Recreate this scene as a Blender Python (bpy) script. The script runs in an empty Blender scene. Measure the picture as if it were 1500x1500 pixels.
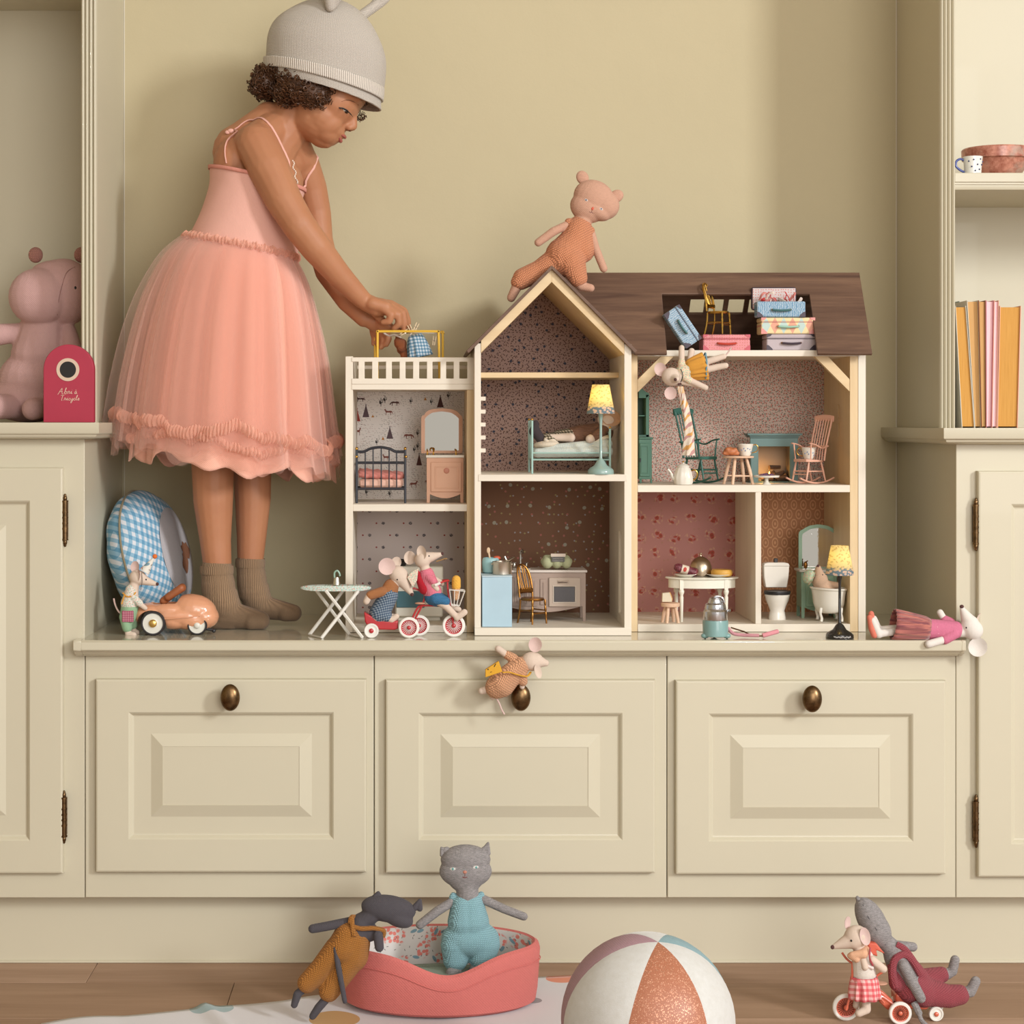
import bpy, bmesh, math, random
from math import sin, cos, pi, radians, sqrt, atan2, hypot
from mathutils import Vector, Matrix, Euler
random.seed(7)
SC = bpy.context.scene
COL = SC.collection

# ---------------------------------------------------------------- camera, light, exposure
DIST, CZ, VX, VY = 2.8, 0.80, 620.0, 620.0      # camera distance to the cabinet fronts (y = 0), eye height, optical axis in the frame
cam_d = bpy.data.cameras.new('camera')
cam = bpy.data.objects.new('camera', cam_d)
COL.objects.link(cam)
cam.location = (0, -DIST, CZ)
cam.rotation_euler = (pi/2, 0, 0)
cam_d.sensor_width = 36
cam_d.lens = 2800/1500*36
cam_d.shift_x = (750-VX)/1500
cam_d.shift_y = (VY-750)/1500
cam_d.clip_start = .05
cam_d.clip_end = 40
SC.camera = cam

w = bpy.data.worlds.new('room_light')
SC.world = w
w.use_nodes = True
bg = w.node_tree.nodes['Background']
bg.inputs['Color'].default_value = (1.0, .96, .89, 1)
bg.inputs['Strength'].default_value = .56

def area(name, loc, target, sx, sy, power, color):
    d = bpy.data.lights.new(name, 'AREA')
    d.shape = 'RECTANGLE'; d.size = sx; d.size_y = sy; d.energy = power; d.color = color
    o = bpy.data.objects.new(name, d)
    COL.objects.link(o)
    o.location = loc
    o.rotation_euler = (Vector(target)-Vector(loc)).to_track_quat('-Z', 'Y').to_euler()
    return o
area('window_light', (4.75, -4.6, 2.9), (.15, .2, .75), .8, 1.2, 235, (.97, .985, 1.0))
area('ceiling_bounce', (.8, -2.6, 2.62), (.1, .2, .6), 2.4, 1.6, 22, (1.0, .965, .92))

area('front_fill', (1.35, -4.6, 1.35), (.2, .2, .7), 1.9, 1.8, 62, (1.0, .985, .97))  # added soft fill to brighten the doll house rooms, no window there

SC.view_settings.view_transform = 'Standard'
SC.view_settings.look = 'None'
SC.view_settings.gamma = 1
SC.view_settings.use_curve_mapping = False
SC.view_settings.exposure = 0.22

# ---------------------------------------------------------------- photograph pixel at a depth -> metres
def S(Y): return 0.001*(DIST+Y)/DIST
def P(x, y, Y=0.0):
    s = S(Y)
    return Vector(((x-VX)*s, Y, CZ+(VY-y)*s))
def PX(x, Y): return (x-VX)*S(Y)
def PZ(y, Y): return CZ+(VY-y)*S(Y)

# ---------------------------------------------------------------- colour and node helpers
def lin(h):
    if not isinstance(h, str): return tuple(h)+(1,) if len(h) == 3 else h
    h = h.lstrip('#')
    out = []
    for i in (0, 2, 4):
        c = int(h[i:i+2], 16)/255
        out.append(c/12.92 if c <= .04045 else ((c+.055)/1.055)**2.4)
    return tuple(out)+(1,)

class NT:
    """small wrapper to write node trees compactly"""
    def __init__(s, name):
        s.m = bpy.data.materials.new(name); s.m.use_nodes = True
        s.t = s.m.node_tree
        s.b = s.t.nodes['Principled BSDF']
        s.out = s.t.nodes['Material Output']
    def n(s, typ, ins=None, **kw):
        nd = s.t.nodes.new(typ)
        for k, v in kw.items(): setattr(nd, k, v)
        if ins:
            for k, v in ins.items(): s.put(nd, k, v)
        return nd
    def put(s, nd, k, v):
        if isinstance(v, bpy.types.NodeSocket): s.t.links.new(v, nd.inputs[k])
        elif isinstance(v, bpy.types.Node): s.t.links.new(v.outputs[0], nd.inputs[k])
        else: nd.inputs[k].default_value = v
    def math(s, op, a, b=None, c=None, clamp=False):
        ins = {0: a}
        if b is not None: ins[1] = b
        if c is not None: ins[2] = c
        nd = s.n('ShaderNodeMath', ins, operation=op); nd.use_clamp = clamp
        return nd.outputs[0]
    def vm(s, op, a, b=None, scale=None):
        ins = {0: a}
        if b is not None: ins[1] = b
        nd = s.n('ShaderNodeVectorMath', ins, operation=op)
        if scale is not None: s.put(nd, 'Scale', scale)
        return nd.outputs[1] if op in ('LENGTH', 'DISTANCE', 'DOT_PRODUCT') else nd.outputs[0]
    def mix(s, f, a, b):
        nd = s.n('ShaderNodeMix', data_type='RGBA')
        s.put(nd, 0, f); s.put(nd, 6, a); s.put(nd, 7, b)
        return nd.outputs[2]
    def co(s, kind='Object'): return s.n('ShaderNodeTexCoord').outputs[kind]
    def xyz(s, v):
        nd = s.n('ShaderNodeSeparateXYZ', {0: v}); return nd.outputs[0], nd.outputs[1], nd.outputs[2]
    def comb(s, x, y, z=0.0): return s.n('ShaderNodeCombineXYZ', {0: x, 1: y, 2: z}).outputs[0]
    def map(s, v, scale=(1, 1, 1), rot=(0, 0, 0), loc=(0, 0, 0)):
        return s.n('ShaderNodeMapping', {0: v, 'Location': loc, 'Rotation': rot, 'Scale': scale}).outputs[0]
    def noise(s, v, scale, detail=2, rough=.5, dist=0):
        return s.n('ShaderNodeTexNoise', {'Vector': v, 'Scale': scale, 'Detail': detail, 'Roughness': rough, 'Distortion': dist}).outputs[0]
    def bump(s, h, strength=.3, dist=.001, prev=None):
        ins = {'Height': h, 'Strength': strength, 'Distance': dist}
        if prev is not None: ins['Normal'] = prev
        nd = s.n('ShaderNodeBump', ins)
        s.t.links.new(nd.outputs[0], s.b.inputs['Normal'])
        return nd.outputs[0]
    def set(s, **kw):
        names = dict(color='Base Color', rough='Roughness', metal='Metallic', spec='Specular IOR Level', coat='Coat Weight', coatr='Coat Roughness',
                     sheen='Sheen Weight', sss='Subsurface Weight', alpha='Alpha', emit='Emission Color', es='Emission Strength', trans='Transmission Weight')
        for k, v in kw.items(): s.put(s.b, names[k], v)
        return s

CACHE = {}
def cached(f):
    def g(*a, **k):
        key = (f.__name__, a, tuple(sorted(k.items())))
        if key not in CACHE: CACHE[key] = f(*a, **k)
        return CACHE[key]
    return g

@cached
def paint(c, rough=.45, metal=0., spec=.5, coat=0., var=.04, bump=.0, scale=30., rz=0.):
    t = NT('paint')
    v = t.co()
    nz = t.noise(v, scale, 4)
    a = lin(c)
    d = tuple(x*(1-var*3) for x in a[:3])+(1,)
    t.set(color=t.mix(nz, d, tuple(min(1, x*(1+var)) for x in a[:3])+(1,)), rough=rough, metal=metal, spec=spec, coat=coat)
    if bump: t.bump(t.noise(v, scale*6, 3), bump, .001)
    return t.m

@cached
def plaster(c, var=.05):
    t = NT('plaster')
    v = t.co()
    a = lin(c)
    big = t.noise(v, 3.2, 5, .6)
    d = tuple(x*(1-var) for x in a[:3])+(1,)
    t.set(color=t.mix(big, d, tuple(x*(1+var) for x in a[:3])+(1,)), rough=.8, spec=.2)
    b1 = t.bump(t.noise(v, 260, 3, .6), .25, .0006)
    t.bump(t.noise(v, 18, 4, .5), .35, .003, b1)
    return t.m

@cached
def metal(c, rough=.3, aged=.0):
    t = NT('metal')
    v = t.co()
    a = lin(c)
    if aged:
        f = t.noise(v, 90, 5, .65)
        f2 = t.n('ShaderNodeMapRange', {'Value': f, 'From Min': .35, 'From Max': .65}).outputs[0]
        t.set(color=t.mix(f2, tuple(x*(1-aged) for x in a[:3])+(1,), a))
    else: t.set(color=a)
    t.set(metal=1., rough=rough)
    t.bump(t.noise(v, 300, 3), .06, .0005)
    return t.m

@cached
def fabric(c, scale=900., var=.12, bump=.5, sheen=.06, mottled=0.):
    t = NT('fabric')
    v = t.co()
    x, y, z = t.xyz(v)
    a = lin(c)
    s1 = t.math('SINE', t.math('MULTIPLY', t.math('ADD', x, t.math('MULTIPLY', y, .7)), scale*4))
    s2 = t.math('SINE', t.math('MULTIPLY', t.math('SUBTRACT', z, t.math('MULTIPLY', y, .5)), scale*4))
    wv = t.math('MULTIPLY', s1, s2)
    nz = t.noise(v, scale*.6, 3, .7)
    f = nz
    if mottled:
        st = t.noise(t.map(v, (1, 1, 5)), scale*.35, 3, .8)
        f = t.n('ShaderNodeMapRange', {'Value': st, 'From Min': .3, 'From Max': .7}).outputs[0]
        lo = tuple(q*(1-mottled) for q in a[:3])+(1,); hi = tuple(min(1, q*(1+mottled)) for q in a[:3])+(1,)
    else:
        lo = tuple(q*(1-var) for q in a[:3])+(1,); hi = tuple(min(1, q*(1+var)) for q in a[:3])+(1,)
    t.set(color=t.mix(f, lo, hi), rough=.9, spec=.15, sheen=sheen)
    b = t.bump(t.math('ADD', wv, t.math('MULTIPLY', nz, 2.)), bump, .0003)
    t.bump(t.noise(v, 60, 2), .25, .002, b)
    return t.m

@cached
def knit(c, px=.0026, ang=0., depth=.0007, dark=.35):
    """stocking stitch: columns of small v stitches"""
    t = NT('knit')
    v = t.map(t.co(), rot=(0, ang, 0))
    x, y, z = t.xyz(v)
    u = t.math('DIVIDE', t.math('ADD', x, t.math('MULTIPLY', y, .8)), px)
    col = t.math('PINGPONG', u, .5)
    row = t.math('FRACT', t.math('ADD', t.math('DIVIDE', z, px*.75), t.math('MULTIPLY', col, 1.1)))
    a1 = t.math('SINE', t.math('MULTIPLY', t.math('MULTIPLY', col, 2.), pi))
    a2 = t.math('SINE', t.math('MULTIPLY', row, pi))
    h = t.math('MULTIPLY', t.math('POWER', t.math('ABSOLUTE', a1), .6), t.math('POWER', t.math('ABSOLUTE', a2), .5))
    nz = t.noise(v, 1400, 2)
    h2 = t.n('ShaderNodeMapRange', {'Value': t.math('ADD', h, t.math('MULTIPLY', t.math('SUBTRACT', nz, .5), .6)), 'From Min': .15, 'From Max': .95}).outputs[0]
    a = lin(c)
    t.set(color=t.mix(h2, tuple(q*(1-dark*1.25) for q in a[:3])+(1,), tuple(min(1, q*1.15) for q in a[:3])+(1,)), rough=.95, spec=.1, sheen=.08)  # shade in the grooves between stitches is mixed into the colour
    t.bump(h2, 1., depth)
    return t.m

@cached
def wood(c1, c2, axis='X', scale=14., rough=.6, knots=False, coat=0.):
    t = NT('wood')
    sc = {'X': (.08, 1, 1), 'Y': (1, .08, 1), 'Z': (1, 1, .08)}[axis]
    v = t.map(t.co(), scale=sc)
    n1 = t.noise(v, scale*3, 5, .6, .6)
    n2 = t.noise(v, scale*14, 3, .6)
    f = t.math('ADD', t.math('MULTIPLY', n1, 1.5), t.math('MULTIPLY', n2, .5))
    f = t.math('SUBTRACT', f, .5, clamp=True)
    colr = t.mix(f, lin(c1), lin(c2))
    if knots:
        vo = t.n('ShaderNodeTexVoronoi', {'Vector': t.map(t.co(), scale=(.45, 1, 1)), 'Scale': 11.})
        k = t.n('ShaderNodeMapRange', {'Value': vo.outputs['Distance'], 'From Min': .05, 'From Max': .0}).outputs[0]
        colr = t.mix(k, colr, lin('2a1810'))
    t.set(color=colr, rough=rough, spec=.35, coat=coat)
    t.bump(f, .12, .0008)
    return t.m

def scatter(t, uv, scale, size, aspect=1., rnd=1., spin=1., thin=0., off=0.):
    """mask of printed motifs scattered over uv; returns mask, random value"""
    v = t.vm('ADD', t.vm('SCALE', uv, scale=scale), (off, off*.37, 0))
    vo = t.n('ShaderNodeTexVoronoi', {'Vector': v, 'Scale': 1., 'Randomness': rnd}, voronoi_dimensions='2D')
    d = t.vm('SUBTRACT', v, vo.outputs['Position'])
    cr = t.xyz(vo.outputs['Color'])
    r = t.n('ShaderNodeVectorRotate', {'Vector': d, 'Angle': t.math('MULTIPLY', cr[0], 2*pi*spin)}, rotation_type='Z_AXIS')
    l = t.vm('LENGTH', t.vm('MULTIPLY', r.outputs[0], (1, aspect, 0)))
    m = t.n('ShaderNodeMapRange', {'Value': l, 'From Min': size*1.12, 'From Max': size*.88}).outputs[0]
    if thin: m = t.math('MULTIPLY', m, t.math('GREATER_THAN', cr[1], thin))
    return m, cr[2], l

def uvxz(t):
    x, y, z = t.xyz(t.co()); return t.comb(x, z, 0.)

@cached
def print_paper(kind, base):
    t = NT('printed_paper')
    uv = uvxz(t); c = lin(base)
    L = lambda f, a, b: t.mix(f, a, lin(b) if isinstance(b, str) else b)
    if kind == 'leaves':
        m, r, l = scatter(t, uv, 200, .30, 2.3, .85); c = L(m, c, '4a2d25')
        m, r, l = scatter(t, uv, 235, .24, 2.6, .9, thin=.3, off=5.3); c = L(m, c, '45302b')
        m, r, l = scatter(t, uv, 55, .13, 1.2, .85, thin=.25, off=2.2); c = L(m, c, '3a3c4a')
    elif kind == 'dots':
        for i, (sc, sz, co_) in enumerate([(66, .10, '9a8a5c'), (70, .10, '9c9490'), (55, .10, 'a8695c'), (33, .10, 'a09a88')]):
            m, r, l = scatter(t, uv, sc, sz, 1.1, .6, thin=.5, off=3.7*i+1); c = L(m, c, co_)
    elif kind == 'vine':
        m, r, l = scatter(t, uv, 230, .32, 3.0, .9); c = L(m, c, '55695a')
        m, r, l = scatter(t, uv, 200, .26, 3.2, .9, off=4.1); c = L(m, c, '475a50')
        m, r, l = scatter(t, uv, 185, .20, 1.1, .8, off=7.7); c = L(m, c, 'b8665a')
    elif kind == 'roses':
        g, r, l = scatter(t, uv, 34, .37, 1.3, .35, off=2.)
        m, r, l = scatter(t, uv, 150, .40, 2.0, .9, off=2.); c = L(t.math('MULTIPLY', m, t.math('MULTIPLY', g, .8)), c, 'c49a80')
        g2, r, l = scatter(t, uv, 34, .25, 1.4, .35, off=2.)
        m, r, l = scatter(t, uv, 110, .42, 1.1, .7, off=4.); c = L(t.math('MULTIPLY', m, g2), c, 'a54a40')
        m, r, l = scatter(t, uv, 110, .14, 1., .7, off=4.); c = L(t.math('MULTIPLY', m, g2), c, '8a4a38')
        m, r, l = scatter(t, uv, 62, .10, 1., .8, thin=.35, off=5.); c = L(m, c, 'ad7d6e')
    elif kind == 'scallop':
        x, z, _ = t.xyz(uv)
        u = t.math('MULTIPLY', x, 66.); v = t.math('MULTIPLY', z, 33.)
        for k in (0., .5):
            uu = t.math('SUBTRACT', t.math('FRACT', t.math('ADD', u, k)), .5)
            vv = t.math('SUBTRACT', t.math('FRACT', t.math('ADD', v, k)), .5)
            r = t.math('SQRT', t.math('ADD', t.math('MULTIPLY', uu, uu), t.math('MULTIPLY', t.math('MULTIPLY', vv, vv), 1.6)))
            s = t.math('SINE', t.math('MULTIPLY', r, 27.))
            m = t.math('MULTIPLY', t.math('GREATER_THAN', s, .3), t.math('LESS_THAN', r, .46))
            c = L(t.math('MULTIPLY', m, .6), c, 'e3b083')
    elif kind == 'sprigs':
        for k, (sz, co_, asp) in enumerate([(.13, '5a5358', .7), (.07, '9a4a44', 1.)]):
            v = t.map(uv, scale=(46, 52, 1), rot=(0, 0, 0), loc=(.5*k, 0, 0))
            vo = t.n('ShaderNodeTexVoronoi', {'Vector': t.map(v, rot=(0, 0, pi/4), scale=(.7071, .7071, 1)), 'Scale': 1., 'Randomness': 0.}, voronoi_dimensions='2D')
            m = t.math('LESS_THAN', vo.outputs['Distance'], sz*.7)
            if k == 0:
                m = t.math('MULTIPLY', m, t.math('GREATER_THAN', t.noise(uv, 900, 1), .42))
            c = L(m, c, co_)
    elif kind == 'posy':      # large blossom print of the pet bed lining
        m, r, l = scatter(t, uv, 34, .42, 1.3, .8); m2, r2, l2 = scatter(t, uv, 150, .42, 1.2, .8, off=3.)
        c = L(t.math('MULTIPLY', m, t.math('MULTIPLY', m2, .95)), c, 'd9776c')
        m, r, l = scatter(t, uv, 60, .30, 2.3, .9, off=6., thin=.4); c = L(m, c, '7795a3')
        m, r, l = scatter(t, uv, 90, .14, 3., .9, off=8.); c = L(m, c, '6f6a66')
    elif kind == 'tiny':      # ditsy cotton
        m, r, l = scatter(t, uv, 330, .30, 1.2, .9); c = L(m, c, '9fb8a4')
        m, r, l = scatter(t, uv, 260, .22, 1.2, .9, off=4.); c = L(m, c, 'd6a79a')
    elif kind == 'shade':     # floral lamp shade
        m, r, l = scatter(t, uv, 170, .38, 1.4, .9); c = L(t.math('MULTIPLY', m, .8), c, 'dfc8b4')
        m, r, l = scatter(t, uv, 300, .34, 2., .9, off=3.); c = L(m, c, '6f8496')
    elif kind == 'dotty':
        m, r, l = scatter(t, uv, 260, .22, 1., .35); c = L(m, c, 'c77b70')
    elif kind == 'wave':
        wv = t.n('ShaderNodeTexWave', {'Vector': uv, 'Scale': 110., 'Distortion': 6., 'Detail': 1., 'Detail Scale': 2.}).outputs[0]
        c = L(t.math('MULTIPLY', t.math('GREATER_THAN', wv, .55), .45), c, 'd6dde0')
    elif kind == 'stripes':
        x, z, _ = t.xyz(uv)
        s = t.math('SINE', t.math('MULTIPLY', t.math('ADD', x, z), 2600.))
        c = L(t.math('MULTIPLY', t.math('GREATER_THAN', s, .1), .5), c, '8d8294')
    elif kind == 'diamond':
        x, z, _ = t.xyz(uv)
        u = t.math('FRACT', t.math('MULTIPLY', x, 75.)); v = t.math('PINGPONG', t.math('MULTIPLY', z, 40.), .5)
        m = t.math('GREATER_THAN', v, t.math('ABSOLUTE', t.math('SUBTRACT', u, .5)))
        c = L(t.math('MULTIPLY', m, .9), c, 'd99a86')
        u2 = t.math('FRACT', t.math('MULTIPLY', x, 37.5)); m2 = t.math('MULTIPLY', m, t.math('GREATER_THAN', u2, .5))
        c = L(m2, c, 'b9cbc4')
    t.set(color=c, rough=.7, spec=.25)
    return t.m

@cached
def gingham(c_light, c_mid, c_dark, size, ang=0., wrap=.6):
    t = NT('gingham')
    x, y, z = t.xyz(t.map(t.co(), rot=(0, ang, 0)))
    u = t.math('ADD', x, t.math('MULTIPLY', y, wrap))
    a = t.math('GREATER_THAN', t.math('FRACT', t.math('DIVIDE', u, size)), .5)
    b = t.math('GREATER_THAN', t.math('FRACT', t.math('DIVIDE', t.math('ADD', z, t.math('MULTIPLY', y, .2)), size)), .5)
    sm = t.math('ADD', a, b)
    c = t.mix(t.math('GREATER_THAN', sm, .5), lin(c_light), lin(c_mid))
    c = t.mix(t.math('GREATER_THAN', sm, 1.5), c, lin(c_dark))
    t.set(color=c, rough=.9, spec=.1, sheen=.05)
    t.bump(t.noise(t.co(), 900, 2), .3, .0004)
    return t.m

@cached
def tulle(c, dens, fine=2600.):
    t = NT('tulle')
    a = lin(c)
    v = t.co()
    f = t.noise(v, fine, 2, .7)
    tr = t.n('ShaderNodeBsdfTransparent', {'Color': (1, 1, 1, 1)})
    df = t.n('ShaderNodeBsdfDiffuse', {'Color': a, 'Roughness': .8})
    tl = t.n('ShaderNodeBsdfTranslucent', {'Color': a})
    m1 = t.n('ShaderNodeMixShader', {0: .35, 1: df.outputs[0], 2: tl.outputs[0]})
    fr = t.n('ShaderNodeLayerWeight', {'Blend': .35}).outputs['Facing']      # more threads in line where the net turns edge-on
    al = t.math('ADD', t.math('MULTIPLY', t.math('ADD', f, .5), dens), t.math('MULTIPLY', fr, .45), clamp=True)
    m2 = t.n('ShaderNodeMixShader', {0: al, 1: tr.outputs[0], 2: m1.outputs[0]})
    t.t.links.new(m2.outputs[0], t.out.inputs[0])
    return t.m

@cached
def glow(c, s):
    t = NT('light_source')
    t.set(color=lin(c), emit=lin(c), es=s)
    return t.m

# ---------------------------------------------------------------- mesh builder
def rotm(ax, deg): return Matrix.Rotation(radians(deg), 3, ax)
class MB:
    def __init__(s): s.v = []; s.f = []; s.mi = []
    def add(s, vs, fs, mi=0):
        o = len(s.v); s.v += [Vector(v) for v in vs]
        s.f += [tuple(i+o for i in f) for f in fs]; s.mi += [mi]*len(fs)
        return s
    def box(s, a, b, mi=0, R=None, c=None):
        x0, y0, z0 = a; x1, y1, z1 = b
        if x0 > x1: x0, x1 = x1, x0
        if y0 > y1: y0, y1 = y1, y0
        if z0 > z1: z0, z1 = z1, z0
        vs = [Vector(q) for q in ((x0, y0, z0), (x1, y0, z0), (x1, y1, z0), (x0, y1, z0), (x0, y0, z1), (x1, y0, z1), (x1, y1, z1), (x0, y1, z1))]
        if R is not None:
            c = Vector(c) if c is not None else (Vector(a)+Vector(b))/2
            vs = [R @ (q-c)+c for q in vs]
        return s.add(vs, [(0, 3, 2, 1), (4, 5, 6, 7), (0, 1, 5, 4), (1, 2, 6, 5), (2, 3, 7, 6), (3, 0, 4, 7)], mi)
    def pbox(s, x0, y0, x1, y1, Y, d, mi=0):
        """box whose front face covers these photograph pixels at depth Y, d metres deep"""
        a = P(x0, y1, Y); b = P(x1, y0, Y)
        return s.box((a.x, Y, a.z), (b.x, Y+d, b.z), mi)
    def tube(s, pts, r, n=10, closed=False, caps=True, mi=0, flat=1., up=None):
        pts = [Vector(p) for p in pts]; m = len(pts)
        rs = r if isinstance(r, (list, tuple)) else [r]*m
        vs = []; prev = None
        for i, p in enumerate(pts):
            if closed: d = pts[(i+1) % m]-pts[i-1]
            else: d = pts[min(i+1, m-1)]-pts[max(i-1, 0)]
            d.normalize() if d.length > 1e-9 else None
            if prev is None:
                a = Vector(up) if up is not None else (Vector((0, 0, 1)) if abs(d.z) < .9 else Vector((1, 0, 0)))
                u = (a-d*a.dot(d)).normalized()
            else:
                u = prev-d*prev.dot(d)
                u = u.normalized() if u.length > 1e-6 else prev
            prev = u; w_ = d.cross(u)
            for k in range(n):
                t = 2*pi*k/n
                vs.append(p+(u*cos(t)*flat+w_*sin(t))*rs[i])
        fs = []
        for i in range(m if closed else m-1):
            j = (i+1) % m
            for k in range(n):
                fs.append((i*n+k, i*n+(k+1) % n, j*n+(k+1) % n, j*n+k))
        if caps and not closed:
            fs.append(tuple(range(n-1, -1, -1))); fs.append(tuple((m-1)*n+k for k in range(n)))
        return s.add(vs, fs, mi)
    def lathe(s, prof, c, n=24, R=None, mi=0, sx=1., sy=1., ang=(0, 2*pi)):
        """prof = [(radius, height)...] about the z axis through c"""
        c = Vector(c); vs = []; full = abs(ang[1]-ang[0]-2*pi) < 1e-6
        nn = n if full else n+1
        for r, z in prof:
            for k in range(nn):
                t = ang[0]+(ang[1]-ang[0])*k/n
                q = Vector((r*cos(t)*sx, r*sin(t)*sy, z))
                vs.append((R @ q if R is not None else q)+c)
        fs = []
        for i in range(len(prof)-1):
            for k in range(n):
                k2 = (k+1) % nn
                fs.append((i*nn+k, i*nn+k2, (i+1)*nn+k2, (i+1)*nn+k))
        if full and tuple(prof[0]) != tuple(prof[-1]):
            if prof[0][0] > 1e-6: fs.append(tuple(range(n-1, -1, -1)))
            if prof[-1][0] > 1e-6: fs.append(tuple((len(prof)-1)*n+k for k in range(n)))
        return s.add(vs, fs, mi)
    def ell(s, c, r, R=None, nu=20, nv=12, mi=0):
        if not isinstance(r, (list, tuple, Vector)): r = (r, r, r)
        c = Vector(c); vs = [Vector((0, 0, -r[2]))]
        for j in range(1, nv):
            a = -pi/2+pi*j/nv
            for k in range(nu):
                t = 2*pi*k/nu
                vs.append(Vector((r[0]*cos(a)*cos(t), r[1]*cos(a)*sin(t), r[2]*sin(a))))
        vs.append(Vector((0, 0, r[2])))
        if R is not None: vs = [R @ q for q in vs]
        vs = [q+c for q in vs]; fs = []
        for k in range(nu): fs.append((0, 1+(k+1) % nu, 1+k))
        for j in range(nv-2):
            for k in range(nu):
                a = 1+j*nu+k; b = 1+j*nu+(k+1) % nu
                fs.append((a, b, b+nu, a+nu))
        l = len(vs)-1; o = 1+(nv-2)*nu
        for k in range(nu): fs.append((o+k, o+(k+1) % nu, l))
        return s.add(vs, fs, mi)
    def cap(s, p0, p1, r0, r1, n=16, mi=0):
        s.ell(p0, r0, nu=n, nv=8, mi=mi); s.ell(p1, r1, nu=n, nv=8, mi=mi)
        return s.tube([p0, p1], [r0, r1], n, mi=mi)
    def prism(s, poly, y0, y1, mi=0):
        """poly = [(x,z)...] pushed from y0 to y1"""
        n = len(poly)
        ar = sum(poly[i][0]*poly[(i+1) % n][1]-poly[(i+1) % n][0]*poly[i][1] for i in range(n))
        if ar < 0: poly = poly[::-1]
        vs = [Vector((x, y0, z)) for x, z in poly]+[Vector((x, y1, z)) for x, z in poly]
        fs = [tuple(range(n)), tuple(range(2*n-1, n-1, -1))]
        for i in range(n):
            j = (i+1) % n; fs.append((j, i, n+i, n+j))
        return s.add(vs, fs, mi)
    def pprism(s, pts, Y, d, mi=0):
        return s.prism([(P(x, y, Y).x, P(x, y, Y).z) for x, y in pts], Y, Y+d, mi)
    def build(s, name, mat, parent=None, smooth=True, bevel=0., seg=2, sub=0, **props):
        off = wloc(parent)
        me = bpy.data.meshes.new(name)
        me.from_pydata([v-off for v in s.v], [], s.f)
        for m in (mat if isinstance(mat, (list, tuple)) else [mat]): me.materials.append(m)
        me.polygons.foreach_set('material_index', s.mi)
        me.update()
        if smooth:
            me.polygons.foreach_set('use_smooth', [True]*len(me.polygons))
            try: me.set_sharp_from_angle(angle=radians(38))
            except Exception: pass
        o = bpy.data.objects.new(name, me); COL.objects.link(o); o.parent = parent
        if bevel:
            b = o.modifiers.new('bevel', 'BEVEL'); b.width = bevel; b.segments = seg; b.limit_method = 'ANGLE'; b.angle_limit = radians(40)
        if sub:
            b = o.modifiers.new('subdivision', 'SUBSURF'); b.levels = sub; b.render_levels = sub
        for k, v_ in props.items(): o[k] = v_
        return o

def wloc(o):
    v = Vector((0, 0, 0))
    while o is not None: v += o.location; o = o.parent
    return v
def thing(name, label, cat, loc, group=None):
    o = bpy.data.objects.new(name, None); COL.objects.link(o)
    o.empty_display_size = .02
    o.location = loc; o['label'] = label; o['category'] = cat
    if group: o['group'] = group
    return o
def tag(o, label, cat, group=None):
    o['label'] = label; o['category'] = cat
    if group: o['group'] = group
    return o
def structure(name, mb, mat, **k):
    o = mb.build(name, mat, None, **k); o['kind'] = 'structure'; return o
def base(x, y, Y): return P(x, y, Y)

def remesh(mb, vox, smooth, iters_factor=.5):
    me = bpy.data.meshes.new('tmp'); me.from_pydata(mb.v, [], mb.f); me.update()
    o = bpy.data.objects.new('tmp', me); COL.objects.link(o)
    r = o.modifiers.new('r', 'REMESH'); r.mode = 'VOXEL'; r.voxel_size = vox; r.adaptivity = 0
    if smooth:
        q = o.modifiers.new('s', 'SMOOTH'); q.factor = iters_factor; q.iterations = smooth
    dg = bpy.context.evaluated_depsgraph_get()
    out = bpy.data.meshes.new_from_object(o.evaluated_get(dg))
    bpy.data.objects.remove(o); bpy.data.meshes.remove(me)
    return out
def blob_mb(Y, prims):
    """prims in photograph pixels about depth Y; the third number of a point is depth in pixels (+ = away)
       ('c', x0,y0,d0,r0, x1,y1,d1,r1)  limb ; ('e', x,y,d, rx,rz,ry, tilt, yaw) ellipsoid"""
    s = S(Y); m = MB()
    def W(x, y, d): v = P(x, y, Y); v.y += d*s; return v
    for p in prims:
        if p[0] == 'c': m.cap(W(*p[1:4]), W(*p[5:8]), p[4]*s, p[8]*s)
        elif p[0] == 'l':     # polyline limb: list of (x,y,d,r)
            q = p[1]
            for a, b in zip(q, q[1:]): m.cap(W(*a[:3]), W(*b[:3]), a[3]*s, b[3]*s)
        else:
            tilt = p[7] if len(p) > 7 else 0; yaw = p[8] if len(p) > 8 else 0
            R = rotm('Y', tilt) @ rotm('Z', yaw)
            m.ell(W(*p[1:4]), (p[4]*s, p[6]*s, p[5]*s), R)
    return m
def finish(me, name, mat, parent, **props):
    off = wloc(parent)
    me.transform(Matrix.Translation(-off)); me.name = name
    me.materials.clear(); me.materials.append(mat)
    me.polygons.foreach_set('use_smooth', [True]*len(me.polygons))
    o = bpy.data.objects.new(name, me); COL.objects.link(o); o.parent = parent
    for k, v in props.items(): o[k] = v
    return o
def blob(name, Y, prims, mat, parent, vox=.0013, smooth=4, **props):
    return finish(remesh(blob_mb(Y, prims), vox, smooth), name, mat, parent, **props)
def W3(x, y, d, Y):
    v = P(x, y, Y); v.y += d*S(Y); return v
def T3(Y, pts): return [W3(p[0], p[1], p[2] if len(p) > 2 else 0, Y) for p in pts]
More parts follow.
